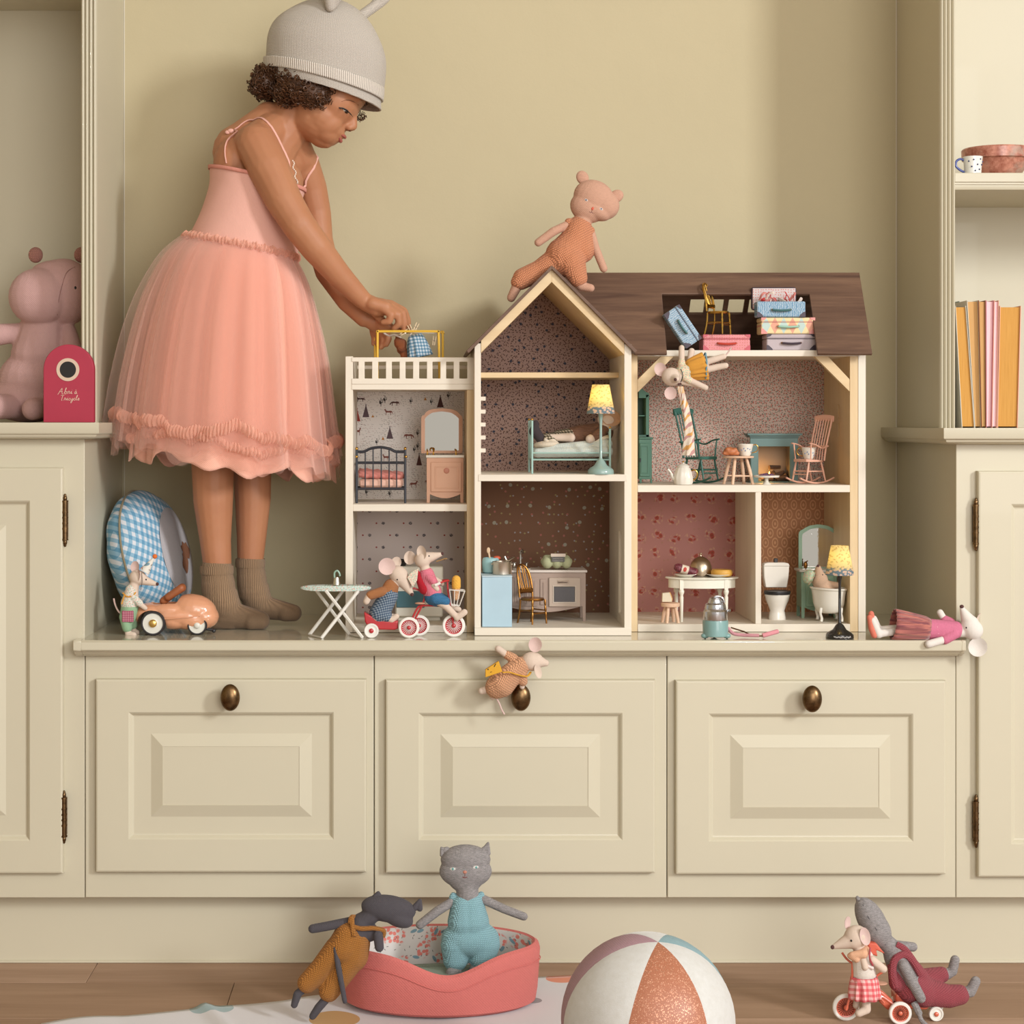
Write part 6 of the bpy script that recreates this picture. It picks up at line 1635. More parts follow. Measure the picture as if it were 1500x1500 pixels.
m = MB(); m.pprism([(596, 846), (602, 838), (613, 832.5), (611, 850), (604.5, 861)], Y-.012, .004); m.build('print_cloth', print_paper('tiny', 'd9c8b4'), r1, bevel=.001, label='cream printed flap')
m = MB(); m.tube(smoothpath(T3(Y, [(639, 822, -5), (646, 820, -5), (652, 818, -5), (655, 818.5, -5)])), .0009, 6); m.build('twig', fabric('9c7a4e', 900), r1)
# passenger
Y = .012
r2 = thing('stuffed_mouse', 'stuffed mouse in checked dungarees riding in the red trailer', 'stuffed toy', P(560, 915, Y))
b = blob('body', Y, [('e', 584, 842, 0, 15, 13, 12, 35), ('c', 587, 846, 0, 12, 603, 870, 0, 3.4), ('c', 577, 855, 0, 8, 568, 872, 0, 12), ('c', 568, 872, 0, 13, 555, 900, 0, 14), ('c', 560, 902, -5, 6, 574, 907, -7, 5), ('c', 574, 907, -7, 5, 581, 902, -7, 4.4), ('c', 562, 903, 8, 6, 578, 905, 8, 5),
    ('c', 556, 866, -10, 5.5, 541, 872, -11, 5), ('c', 541, 872, -11, 5.2, 537, 880, -11, 5)], MOUSE, r2, .0011)
bv = caster(b); spot(r2, 'nose', bv, 603.5, 871, 2.8, 2.8, NOSE, th=.9); eyes(r2, bv, [(582, 849)], 1.1)
ear(r2, Y, 567, 829, -10, 12.5, 12.5, 20, 10); ear(r2, Y, 580, 825, 9, 8, 9, 30, 20, MOUSE)
blob('jumper', Y, [('c', 573, 859, 0, 11.5, 569, 870, 0, 13.5), ('c', 560, 866, -8, 7.5, 543, 871, -11, 6.8), ('c', 573, 862, 6, 9, 569, 868, 8, 9)], knit('cf8a58', .0017), r2, .0012)
blob('dungarees', Y, [('c', 570, 872, -1, 13.5, 556, 898, 0, 15.5), ('c', 557, 901, -5, 9, 567, 903, -6, 8), ('c', 557, 901, 6, 9, 567, 902, 7, 8), ('c', 574, 862, -9, 2.5, 568, 874, -12, 3.5)], gingham('8e98a0', '5c6c7e', '39485c', .0034, .25), r2, .0012)

# --- mouse in the doll bed
Y = .11; bm = thing('stuffed_mouse', 'stuffed mouse in brown coat sleeping in the mint doll bed', 'stuffed toy', P(850, 650, Y))
b = blob('body', Y, [('e', 891, 617, -5, 17, 12, 13, 20), ('c', 893, 620, -5, 11, 878, 632, -18, 4), ('c', 884, 632, 0, 12, 850, 640, 0, 12), ('c', 862, 643, -24, 6.5, 870, 640, -18, 6), ('c', 850, 642, 0, 8, 800, 642, 0, 5), ('c', 835, 641, -12, 7, 806, 640, -14, 5)], MOUSE, bm, .0012)
ear(bm, Y, 893, 612, -19, 15, 12, 18, -15, fabric('b89478', 900)); 
blob('coat', Y, [('c', 884, 633, 0, 15, 850, 637, 0, 15), ('c', 850, 637, 0, 15, 838, 638, 0, 13), ('c', 883, 630, -14, 8, 868, 640, -20, 7.5)], fabric('6e5040', 260, mottled=.25), bm, .0013)
TAR = gingham('b5a894', '6e6450', '403a30', .0046, .1); blob('trousers', Y, [('c', 838, 638, -2, 11.5, 818, 639, -4, 9.5), ('c', 818, 640, -10, 8, 800, 642, -14, 6), ('c', 818, 640, 4, 8, 800, 640, 4, 6)], TAR, bm, .0012)
blob('boots', Y, [('c', 793, 645, -12, 7, 783, 632, -12, 8), ('c', 782, 632, -12, 8, 784, 620, -12, 5)], fabric('40383a', 700), bm, .0012, label='dark boots')

# --- bear on the roof
Y = .055; br = thing('stuffed_bear', 'dusty pink stuffed bear in knitted overalls sitting astride the gable', 'stuffed toy', P(815, 400, Y))
BR = fabric('c0957f', 600, mottled=.1)
b = blob('body', Y, [('e', 870, 290, 0, 31, 26, 19, 25), ('e', 861, 304, 0, 27, 22, 18, 25), ('e', 884, 300, 0, 24, 22, 17, 25), ('e', 872, 309, -2, 24, 13, 16, 25), ('c', 857, 318, 0, 12, 850, 332, 0, 15), ('c', 848, 336, 0, 18, 834, 372, 0, 26),
    ('c', 832, 329, -4, 6, 810, 340, -8, 6.5), ('c', 810, 340, -8, 6.5, 788, 356, -8, 6), ('c', 865, 338, -2, 6, 872, 364, -4, 6.2), ('c', 872, 364, -4, 6.2, 884, 394, -4, 5.8), ('c', 816, 384, 0, 15, 766, 410, 0, 11), ('c', 758, 418, 0, 8, 749, 436, 2, 6.5),
    ('c', 832, 384, -12, 14, 848, 414, -12, 9), ('c', 850, 420, -12, 7, 864, 423, -14, 6)], BR, br, .0014, 4)
bv = caster(b)
for x, y, a in ((853.5, 260, -28), (903.5, 287, 60)):
    m = MB(); m.ell(W3(x, y, 2, Y), (.0092, .0045, .0108), rotm('Y', a)); m.build('ear', BR, br)
for x, y in ((858.7, 293), (880.7, 306)): spot(br, 'eye', bv, x, y, 2.8, 1.9, paint('c9bdb8', .6), 28); spot(br, 'pupil', bv, x, y, 1.3, 1.3, paint('4a5568', .3), th=.9)
spot(br, 'nose', bv, 868, 305.5, 1.8, 2.4, paint('cf5a40', .6), 28, th=.6)
m = MB(); m.tube([hit(bv, x, y)[0] for x, y in ((867.5, 307), (866.5, 310.5))], .0005, 5); m.tube([hit(bv, x, y)[0] for x, y in ((863.5, 309.5), (864.5, 311.5), (867, 311), (869, 312.5))], .0005, 5); m.build('mouth', paint('7a4a40', .6), br)
OR = knit('d8916c', .0044, .5)
blob('overalls', Y, [('c', 852, 340, 0, 17, 852, 366, 0, 20), ('c', 848, 336, 0, 20, 843, 350, 0, 22), ('c', 842, 352, 0, 22, 828, 376, 0, 30), ('c', 818, 382, 0, 22, 790, 397, 0, 16), ('c', 790, 397, 0, 16, 766, 408, 0, 15.5), ('e', 762, 413, 0, 14, 12, 14), ('c', 836, 384, -10, 22, 846, 408, -12, 14), ('c', 833, 326, -4, 6.5, 838, 332, -4, 6), ('c', 866, 338, -4, 5.5, 862, 345, -4, 6)], OR, br, .0015, 4)

# --- mouse hanging from the attic floor
Y = .045; hm = thing('stuffed_mouse', 'stuffed mouse in mustard dress hanging sideways from the attic floor', 'stuffed toy', P(1010, 515, Y))
b = blob('body', Y, [('e', 984, 552, 0, 15, 13.5, 12, 15), ('c', 986, 554, -4, 9, 989, 556, -19, 4), ('c', 996, 549, 0, 7, 1004, 544, 4, 9), ('c', 1004, 544, 4, 10, 1028, 538, 6, 11), ('c', 999, 536, 4, 4.6, 999.5, 509, 8, 4.3), ('c', 1011, 534, 8, 4.5, 1015, 514, 14, 5), ('c', 1008, 556, 0, 4.8, 1033, 568, -2, 4.4), ('c', 1000, 560, 4, 4, 1024, 565, 2, 3.6),
    ('c', 1028, 532, 4, 5, 1048, 526, 4, 5), ('c', 1048, 526, 4, 5, 1061, 522, 4, 4.2), ('c', 1030, 543, 2, 5, 1050, 538, 2, 5), ('c', 1050, 538, 2, 5, 1063, 535.5, 0, 4.4)], MOUSE, hm, .0011)
bv = caster(b); spot(hm, 'nose', bv, 989.3, 556, 2.5, 2.5, NOSE, th=.8)
ear(hm, Y, 967.7, 541, 2, 9, 10, -20, -15); ear(hm, Y, 982.5, 576, 2, 9, 9.5, 0, -10)
m = MB(); m.tube(T3(Y, [(992, 563, -8), (997, 562, -8)]), .0013, 8); m.build('mouth', NOSE, hm); m = MB(); m.tube(smoothpath(T3(Y, [(996, 541, -10), (998.5, 550, -12), (996, 560, -9)])), .0007, 6); m.build('necklace', EYE, hm)
m = MB(); m.tube(smoothpath(T3(Y, [(1060, 524, 6), (1066, 518, 6), (1072, 509, 4)])), .0011, 8); m.build('tail', EARP, hm)
blob('bodice', Y, [('c', 1000, 545, 2, 10.5, 1008, 543, 4, 12), ('c', 999, 538, 4, 6, 999, 530, 4, 5.5), ('c', 1004, 553, 0, 6.5, 1010, 557, 0, 6)], print_paper('tiny', 'dcc8a8'), hm, .0011)
pleats('skirt', MUST, hm, W3(1006, 543, 4, Y), W3(1034, 536, 4, Y), .0115, .0195, 12, .07, 6, .5, .8)
m = MB(); m.tube([W3(1033.5, 536, 4, Y)+Vector((.0003*sin(5*a), cos(a)*.0158, sin(a)*.0195)) for a in [2*pi*k/36 for k in range(36)]], .0012, 6, closed=True); m.build('hem_band', fabric('6f98a8', 900), hm, label='blue hem band')
# twisted striped cloth
t = NT('striped_cloth'); x, y, z = t.xyz(t.co('UV')) if False else t.xyz(t.co())
an = t.math('ARCTAN2', t.math('SUBTRACT', x, 0.0), y); st_ = t.math('SINE', t.math('ADD', t.math('MULTIPLY', an, 9.), t.math('MULTIPLY', z, 420.)))
t.set(color=t.mix(t.math('GREATER_THAN', st_, .35), lin('dccdbb'), t.mix(t.math('GREATER_THAN', t.math('SINE', t.math('MULTIPLY', z, 300.)), 0.), lin('cf9a58'), lin('b98a84'))), rough=.9); STR = t.m
path = smoothpath(T3(Y, [(996.5, 566, 0), (999, 580, -2), (1002, 592, -3), (1005, 606, -4), (1008, 622, -4), (1009, 640, -4), (1008, 655, -4), (1008, 667, -4)]), 5)
m = MB(); n = len(path); N = 20; vs = []; c0 = path[0]
for i, p_ in enumerate(path):
    f = i/(n-1); r = .0042+.0040*f**1.3 if f > .25 else .0042-.001*f
    for k in range(N): a = 2*pi*k/N; rr = r*(1+.22*sin(4*a+f*9)); vs.append(p_+Vector((rr*cos(a), rr*sin(a)*.7, 0)))
m.add(vs, [(i*N+k, i*N+(k+1) % N, (i+1)*N+(k+1) % N, (i+1)*N+k) for i in range(n-1) for k in range(N)]+[tuple(range(N)), tuple(range(n*N-1, (n-1)*N-1, -1))])
o = m.build('striped_cloth', STR, None); o.data.transform(Matrix.Translation(-c0)); o.location = c0; tag(o, 'long twisted striped cloth dangling from the hanging mouse above the teapot', 'cloth')

# --- mouse in the bathtub
Y = .115; tm = thing('stuffed_mouse', 'stuffed mouse with ditsy bath cap lying in the toy bathtub', 'stuffed toy', P(1205, 870, Y))
b = blob('body', Y, [('e', 1201, 850, 0, 12, 13, 11), ('c', 1200, 848, 0, 10.5, 1198, 832, -3, 4.5), ('c', 1204, 858, 0, 10, 1214, 872, 0, 13), ('c', 1212, 856, -2, 6, 1226, 857, -2, 4.5)], fabric('c4a48a', 700, mottled=.08), tm, .0011)
bv = caster(b); spot(tm, 'nose', bv, 1198.3, 829, 2.2, 2.2, NOSE, th=.9); eyes(tm, bv, [(1192.5, 841), (1205, 842)], .9)
m = MB(); c = W3(1188, 846, 2, Y); R = rotm('Y', -65); N = 36
vs = []
for r, z in ((.0125, -.002), (.0105, 0), (.0115, .004), (.009, .009), (.004, .0115), (0.0001, .012)):
    for k in range(N): a = 2*pi*k/N; q = r*(1+(.12*sin(9*a) if z < 0 else .03*sin(9*a))); vs.append(R @ Vector((q*cos(a), q*sin(a), z))+c)
m.add(vs, [(i*N+k, i*N+(k+1) % N, (i+1)*N+(k+1) % N, (i+1)*N+k) for i in range(5) for k in range(N)]); m.build('bath_cap', print_paper('tiny', 'b5bd9c'), tm, label='ditsy green bath cap')

# --- mouse lying at the right end of the bench
Y = -.022; lm = thing('stuffed_mouse', 'stuffed mouse in pink jacket and striped skirt lying at the right bench end', 'stuffed toy', P(1370, 936, Y))
b = blob('body', Y, [('e', 1425, 923, 0, 15, 15, 14), ('e', 1421, 917, 0, 14, 16, 13), ('c', 1420, 912, 0, 12, 1409, 891, 0, 3.6), ('c', 1412, 925, 2, 9, 1395, 923, 4, 12), ('c', 1395, 923, 4, 13, 1352, 921, 6, 11), ('c', 1345, 922, 3, 6.5, 1304, 926, 0, 5.8), ('c', 1304, 926, 0, 5.8, 1287, 928, -2, 5.6), ('c', 1345, 920, 10, 7, 1290, 924, 12, 5.4),
    ('c', 1287, 929, -2, 6, 1278, 909, -2, 5), ('c', 1290, 924, 12, 5.4, 1283, 907, 12, 4.6), ('c', 1388, 934, -8, 5.5, 1357, 942, -13, 5.8), ('c', 1388, 910, 16, 5, 1382, 899, 18, 5)], MOUSEW, lm, .0012)
bv = caster(b); spot(lm, 'nose', bv, 1408.8, 888.5, 3.2, 3, NOSE, th=.9); eyes(lm, bv, [(1415.5, 919.5)], 1.2)
ear(lm, Y, 1440, 910, 10, 9, 11, 15, 25, MOUSE); ear(lm, Y, 1430, 947, -8, 13.5, 14, 15, -10, MOUSEW)
for x, y, d in ((1275.5, 912, -2), (1281, 908, 12)): blob('shoe', Y, [('c', x-2, y-8, d, 4.2, x+1, y+8, d, 5), ('c', x+1, y+8, d, 5, x+5, y+(18 if d < 0 else 14), d, 5)], CORALF, lm, .0011, label='coral shoe')
t = NT('striped_knit'); x, y, z = t.xyz(t.co()); q = t.noise(t.comb(0., y, t.math('MULTIPLY', z, 1.)), 210, 2, .6)
cr_ = t.mix(t.n('ShaderNodeMapRange', {'Value': q, 'From Min': .4, 'From Max': .6}).outputs[0], lin('7c4248'), lin('b56e62')); t.set(color=cr_, rough=.95, sheen=.4); t.bump(t.noise(t.map(t.co(), scale=(1, 1, 4)), 500, 2), .6, .0006)
pleats('skirt', t.m, lm, W3(1362, 922, 4, Y), W3(1309, 914.5, 4, Y), .0150, .0214, 16, .045, 8, .5, .95)
jk = blob('jacket', Y, [('c', 1400, 923, 3, 13, 1362, 922, 4, 15.5), ('c', 1396, 928, -6, 8, 1382, 936, -9, 7), ('c', 1396, 913, 12, 7, 1388, 909, 16, 6.5)], fabric('c9728c', 600), lm, .0012)
bvj = caster(jk)
m = MB(); m.tube([hit(bvj, x_, y_)[0] for x_, y_ in ((1357, 912), (1356.5, 920), (1357.5, 930), (1360, 935))], .0008, 6); m.tube([hit(bvj, x_, y_)[0] for x_, y_ in ((1374, 908), (1373, 918), (1375, 929))], .0006, 6); m.build('stitching', fabric('dd9cac', 900), jk, kind='stuff')

# --- mouse hanging on the middle cabinet
Y = -.052; dm = thing('stuffed_mouse', 'stuffed mouse in peach knit with yellow pouch clinging to the middle cabinet', 'stuffed toy', P(745, 990, Y))
b = blob('body', Y, [('e', 779, 969, 0, 16, 14, 13, 10), ('c', 784, 968, 0, 12, 799, 971, -2, 5.2), ('c', 766, 974, 0, 10, 745, 992, 2, 14), ('c', 745, 962, 4, 5.4, 730, 951, 6, 5.2), ('c', 764, 986, -2, 5, 765, 1006, 0, 4), ('c', 728, 1006, 4, 6, 706, 1013, 6, 5.6), ('c', 728, 1012, 8, 5, 722, 1022, 8, 5)], MOUSE, dm, .0012)
ear(dm, Y, 784, 944.5, 0, 9.8, 11, 5, -10); ear(dm, Y, 787.5, 982, -10, 6, 11, -20, 30, MOUSE)
m = MB(); m.tube(smoothpath(T3(Y, [(724, 1018, 4), (731, 1030, 4), (735, 1040, 4), (739, 1047, 4)])), .0012, 8); m.build('tail', EARP, dm)
KP = knit('dba580', .0044, -.6)
blob('jumper', Y, [('c', 764, 975, 0, 13.5, 752, 985, 1, 16), ('c', 752, 985, 1, 16.5, 735, 1002, 2, 20), ('e', 733, 1003, 2, 24, 19, 17, -35), ('c', 752, 965, 4, 7.5, 743, 960, 5, 6.6), ('c', 764, 986, -4, 8, 766, 998, -3, 7)], KP, dm, .0013, 4)
YF_ = fabric('d8a238', 700); m = MB(); m.pprism([(711, 981), (730.5, 968.5), (736, 984), (711, 992.5)], Y-.026, .008); bg_ = m.build('pouch', YF_, dm, bevel=.0008, label='yellow felt pouch')
m = MB(); m.pprism([(723.5, 976.5), (726, 971.8), (726.8, 972.5), (724.5, 977)], Y-.0266, .0008); m.ell(P(715, 980.5, Y-.0262), (.001, .0004, .0011), nu=10, nv=6); m.tube([P(718, 985, Y-.0262), P(720.5, 983.8, Y-.0262)], .0004, 6); m.build('pouch_mark', EYE, bg_, kind='stuff')
m = MB(); m.tube(smoothpath([W3(735, 982, -24, Y), W3(745, 982, -21, Y), W3(757, 986, -18, Y), W3(771, 989, -12, Y), W3(777, 984, -4, Y)]), .0021, 8, flat=.5); m.build('strap', YF_, dm)

# --- white play blanket on the floor
def fl_(x, y, z=0.): dist = (CZ-z)*2800/(y-VY); return Vector(((x-VX)*dist/2800, dist-DIST, z))
A_, B_ = fl_(60, 1503), fl_(840, 1430); ex = (B_-A_).normalized(); ey = Vector((ex.y, -ex.x, 0))
t = NT('dotted_cotton'); x, y, z = t.xyz(t.co()); cc = lin('cfcccf')
for (px_, py_, r, col) in ((310, 1481, .030, '8fa5a8'), (822, 1437, .022, 'd87a4e'), (490, 1497, .034, 'b98a3c'), (779, 1473, .014, '8a8486'), (650, 1530, .03, '8fa5a8'), (250, 1540, .03, 'd8a08a'), (700, 1600, .03, 'b98a3c'), (420, 1580, .03, 'd87a4e')):
    q = fl_(px_, py_)-A_; d = t.vm('DISTANCE', t.comb(x, y, 0.), (q.x, q.y, 0.)); cc = t.mix(t.math('LESS_THAN', d, r), cc, lin(col))
t.set(color=cc, rough=.9, sheen=.2); t.bump(t.noise(t.co(), 900, 2), .2, .0004)
m = MB(); nx, ny = 120, 40; W_ = (B_-A_).length; vs = []
from mathutils import noise as mn
for i in range(nx+1):
    for j in range(ny+1):
        u, v = W_*i/nx, .5*j/ny
        p_ = A_+ex*u+ey*(v+.012*mn.noise(Vector((u*7, 0, 1)))*(1-j/ny))
        h = .0035+.006*max(0, mn.noise(Vector((u*9, v*4, 0))))+.007*math.exp(-((u-.22-v*.1)/.011)**2)
        vs.append(p_+Vector((0, 0, h)))
m.add(vs, [(i*(ny+1)+j, i*(ny+1)+j+1, (i+1)*(ny+1)+j+1, (i+1)*(ny+1)+j) for i in range(nx) for j in range(ny)])
o = m.build('play_blanket', t.m, None); o.data.transform(Matrix.Translation(-A_)); o.location = A_
sd = o.modifiers.new('s', 'SOLIDIFY'); sd.thickness = .0025; sd.offset = -1
tag(o, 'white cotton blanket with coloured dots spread on the wooden floor', 'blanket')

# --- coral pet bed
Y = -.172; s = S(Y); c = Vector((PX(644, Y), Y, .0075)); CB = fabric('c9706a', 420, var=.05, bump=.6)
pb = thing('doll_bed_basket', 'coral fabric oval basket bed with floral lining', 'pet bed', c)
RX, RY = .138, .088; N = 96
def hrim(a):     # lower at the front
    f = max(0, -sin(a)); dip = math.exp(-((a-(1.5*pi+.08))/.42)**2)
    return .083-.026*dip
def ringpts(rx, ry, hf): return [c+Vector((rx*cos(2*pi*k/N), ry*sin(2*pi*k/N), hf(2*pi*k/N))) for k in range(N)]
secs = [(.90, .90, lambda a: 0.), (.955, .955, lambda a: .004), (.975, .975, lambda a: .02), (.99, .99, lambda a: hrim(a)*.6), (1., 1., lambda a: hrim(a)-.010), (.985, .98, lambda a: hrim(a)-.003), (.95, .93, lambda a: hrim(a)), (.925, .885, lambda a: hrim(a)-.002)]
m = MB(); vs = []
for fx, fy, h in secs: vs += ringpts(RX*fx, RY*fy, h)
m.add(vs, [(i*N+k, i*N+(k+1) % N, (i+1)*N+(k+1) % N, (i+1)*N+k) for i in range(len(secs)-1) for k in range(N)]+[tuple(range(N-1, -1, -1))]); m.build('outer_wall', CB, pb)
secs = [(.925, .885, lambda a: hrim(a)-.002), (.90, .85, lambda a: hrim(a)-.007), (.88, .82, lambda a: hrim(a)*.6), (.86, .80, lambda a: .022)]
m = MB(); vs = []
for fx, fy, h in secs: vs += ringpts(RX*fx, RY*fy, h)
m.add(vs, [(i*N+k, i*N+(k+1) % N, (i+1)*N+(k+1) % N, (i+1)*N+k) for i in range(3) for k in range(N)]+[tuple(range(3*N, 4*N))]); m.build('lining', print_paper('posy', 'cfc8c4'), pb, label='white lining with coral blossoms')
m = MB(); m.ell(c+Vector((.0, 0, .027)), (RX*.85, RY*.78, .012), nu=48, nv=12); m.build('cushion', knit('9aab9c', .003), pb, label='sage knitted cushion')
q = MB(); q.tube([c+Vector((RX*1.003*cos(a), RY*1.003*sin(a), hrim(a)-.024-.004*sin(a*1))) for a in [2*pi*k/N for k in range(N)]], .0007, 5, closed=True); q.build('seam', CB, pb)

GREY = fabric('8a8584', 620, mottled=.4); DGREY = fabric('4d494d', 620, mottled=.08)
# --- cat in blue dungarees
Y = -.165; ct = thing('stuffed_cat', 'grey stuffed cat in light blue knitted dungarees standing in the coral basket bed', 'stuffed toy', P(688, 1425, Y))
b = blob('body', Y, [('e', 682, 1259, 0, 37, 22, 20), ('e', 682, 1276, 0, 39, 25, 20), ('e', 682, 1290, 0, 25, 17, 17), ('c', 684, 1298, 0, 16, 685, 1312, 0, 17), ('c', 685, 1316, 0, 17, 687, 1350, 0, 20), ('c', 663, 1320, -2, 7, 640, 1333, -8, 7), ('c', 640, 1333, -8, 7, 615, 1352, -10, 6.6), ('c', 708, 1317, -2, 7, 738, 1330, -6, 6.6), ('c', 738, 1330, -6, 6.6, 767, 1341, -6, 6.2),
    ('c', 668, 1380, 0, 18, 666, 1412, -2, 13), ('c', 709, 1380, 0, 18, 704, 1412, -2, 13), ('c', 668, 1419, -8, 9, 660, 1421, -16, 8), ('c', 695, 1419, -8, 9, 700, 1421, -16, 8)], GREY, ct, .0016, 5)
bv = caster(b)
for x0_, x1_, xt, yt in ((645, 664, 644.5, 1238), (700, 719, 717, 1231)):
    m = MB(); q = [W3(x0_, 1254, -6, Y), W3(x1_, 1249, -6, Y), W3((x0_+x1_)/2, 1254, 7, Y)]; tip = W3(xt, yt, 0, Y); r_ = []
    blob('ear', Y, [('c', x0_+3, 1252, 0, 4, xt+(2 if xt < 680 else -2), yt+4, 0, 2), ('c', x1_-4, 1250, 0, 4, xt+(2 if xt < 680 else -2), yt+4, 0, 2), ('e', (x0_+x1_)/2, 1248, 0, 7, 8, 4)], GREY, ct, .001)
for x, y in ((663, 1273), (697, 1270.5)): spot(ct, 'eye', bv, x, y, 4.6, 2.4, paint('c9c6c0', .6), -5); spot(ct, 'pupil', bv, x+.5, y, 1.9, 2, paint('5c9a98', .3), th=.8)
spot(ct, 'nose', bv, 681, 1277.5, 3, 2.4, paint('b87a66', .6), th=.6)
m = MB(); m.tube([hit(bv, x, y)[0] for x, y in ((681, 1279), (681, 1284))], .0005, 5); m.tube([hit(bv, x, y)[0] for x, y in ((677.5, 1284.5), (681, 1286), (684.5, 1284.5))], .0007, 5); m.build('mouth', paint('7c4440', .6), ct)
KB = knit('98c3cc', .0034)
blob('dungarees', Y, [('c', 680, 1326, -1, 20, 680, 1350, -1, 25), ('c', 690, 1326, -1, 20, 692, 1350, -1, 25), ('e', 689, 1375, 0, 43, 27, 27), ('c', 668, 1384, -1, 23, 667, 1404, -2, 19), ('c', 710, 1382, -1, 23, 706, 1402, -2, 20), ('c', 662, 1315, -2, 5, 664, 1311, -2, 5), ('c', 706, 1315, -2, 5, 705, 1310, -2, 5)], KB, ct, .0017, 5)

# --- dark cat in ochre trousers
Y = -.262; dc = thing('stuffed_cat', 'charcoal stuffed cat in ochre knitted trousers climbing the coral basket bed', 'stuffed toy', P(500, 1440, Y))
b = blob('body', Y, [('e', 569, 1331, 0, 41, 20, 17, 8), ('e', 580, 1341, 0, 28, 15, 16, 28), ('c', 545, 1341, 0, 12, 528, 1352, 2, 14), ('c', 528, 1356, 2, 17, 516, 1382, 2, 22), ('e', 541, 1366, 2, 14, 14, 14), ('c', 512, 1350, 0, 7, 480, 1356, -2, 7), ('c', 480, 1356, -2, 7, 458, 1360, -2, 6.8), ('c', 554, 1366, -12, 7.5, 556, 1384, -14, 7),
    ('c', 496, 1392, 0, 14, 452, 1440, 0, 9), ('c', 448, 1446, 0, 6.5, 437, 1455, 0, 6), ('c', 436, 1456, 0, 6.5, 431, 1472, 0, 5.4), ('c', 512, 1404, 0, 14, 484, 1452, 0, 9), ('c', 480, 1460, -2, 6.5, 468, 1474, -2, 6.5), ('c', 467, 1475, -2, 6.5, 458, 1488, -2, 5.6), ('c', 492, 1384, -18, 3.6, 497, 1412, -22, 4.6), ('c', 497, 1412, -22, 4.6, 506, 1461, -20, 3.8)], DGREY, dc, .0016, 5)
for x, y, a in ((553, 1311, -25), (611, 1326, 45)):
    blob('ear', Y, [('c', x-4, y+4, 0, 5, x+(1 if x < 600 else 4), y-(3 if x < 600 else 7), 0, 3), ('c', x+4, y+5, 0, 4.5, x+(1 if x < 600 else 4), y-(3 if x < 600 else 7), 0, 3)], DGREY, dc, .001)
OC = knit('ae7438', .0034, -.3)
blob('trousers', Y, [('c', 512, 1372, 1, 24, 506, 1388, 1, 27), ('c', 520, 1380, 1, 23, 516, 1400, 1, 24), ('c', 495, 1392, 0, 21, 470, 1420, 0, 17), ('c', 470, 1420, 0, 17, 450, 1440, 0, 15), ('c', 514, 1404, -1, 21, 497, 1430, -1, 18), ('c', 497, 1430, -1, 18, 482, 1452, -1, 15.5)], OC, dc, .0017, 5)
for pts in ([(513, 1350, -12), (515, 1342, -8), (519, 1343, 0)], [(516, 1353, -15), (530, 1356, -16), (548, 1356, -14), (562, 1361, -10), (561, 1370, -8)], [(516, 1342, -12), (517, 1354, -16), (520, 1366, -22)]):
    m = MB(); m.tube(smoothpath(T3(Y, pts)), .0032, 8); m.build('strap', OC, dc)

# --- ball
Yc = -.569; ds = 2.231; R_ = .1013; cc_ = Vector(((949-VX)*ds/2800, Yc, R_+.001))
pole = Vector((.09, -.22, .97)).normalized()
bl = thing('play_ball', 'large round fabric ball with white, copper, mauve and blue panels', 'ball', cc_)
side = Vector((1, 0, 0)); u = (side-pole*side.dot(pole)).normalized(); w_ = pole.cross(u)
t = NT('white_felt'); v = t.co(); t.set(color=t.mix(t.noise(v, 120, 4, .7), lin('bdbab2'), lin('d2d2d0')), rough=.95, sheen=.4); t.bump(t.noise(v, 900, 2), .4, .0005); FELT = t.m
t = NT('copper_glitter'); v = t.co(); vo = t.n('ShaderNodeTexVoronoi', {'Vector': v, 'Scale': 900.}); rr_ = t.xyz(vo.outputs['Color'])[0]
t.set(color=t.mix(t.math('GREATER_THAN', rr_, .8), lin('ad6e52'), lin('cf967a')), rough=.45, metal=t.math('MULTIPLY', t.math('GREATER_THAN', rr_, .88), .6)); t.bump(rr_, .8, .0008); COP = t.m
cols = [COP, FELT, fabric('8aa6ac', 500), FELT, fabric('a98890', 500), FELT]
a0 = radians(-90-20.5-3)
for g in range(6):
    m = MB(); vs = []; nj, nk = 28, 14
    for j in range(nj+1):
        la = pi/2-pi*j/nj
        for k in range(nk+1):
            f = k/nk; lo_ = a0+g*pi/3+f*pi/3; puff = 1-.014*(abs(2*f-1)**6)*cos(la)
            vs.append(cc_+(pole*sin(la)+(u*cos(lo_)+w_*sin(lo_))*cos(la))*R_*puff)
    m.add(vs, [(j*(nk+1)+k, (j+1)*(nk+1)+k, (j+1)*(nk+1)+k+1, j*(nk+1)+k+1) for j in range(nj) for k in range(nk)])
    m.build('panel', cols[g], bl, label=['copper glitter panel', 'white felt panel', 'dusty blue panel', 'white felt panel', 'mauve panel', 'white felt panel'][g])

# --- coral tricycle with mouse and grey cat
Y = -.256; CO = paint('d2674c', .35, coat=.3); spoke_m = paint('7a3a2c', .5)
tk2 = trike(Y, CO, 0, (1318.5, 16.6), (1239, 19.4), None, [
    ('fork', [(1239.5, 1480, 0), (1246, 1456, 2), (1248.5, 1436, 2), (1250, 1410, 6)], .0016), ('handlebar', [(1271, 1411.5, -8), (1262, 1410, -6), (1252, 1413, 4), (1243, 1408, 10), (1237, 1400, 16)], .0016),
    ('frame_tube', [(1247, 1455, 6), (1262, 1462, 12), (1290, 1462, 14), (1312, 1476, 14)], .002), ('push_bar', [(1296, 1470, 4), (1284, 1452, 6), (1285, 1434, 8), (1296, 1425, 8), (1299, 1418, 8)], .0016)],
    'coral toy tricycle with trailer on the wooden floor', 0., dY=.034)
m = MB(); m.pprism([(1284, 1450), (1293, 1452), (1308, 1466), (1308, 1478), (1300, 1480), (1288, 1468)], Y+.012, .014); m.build('rear_guard', CO, tk2, bevel=.002)
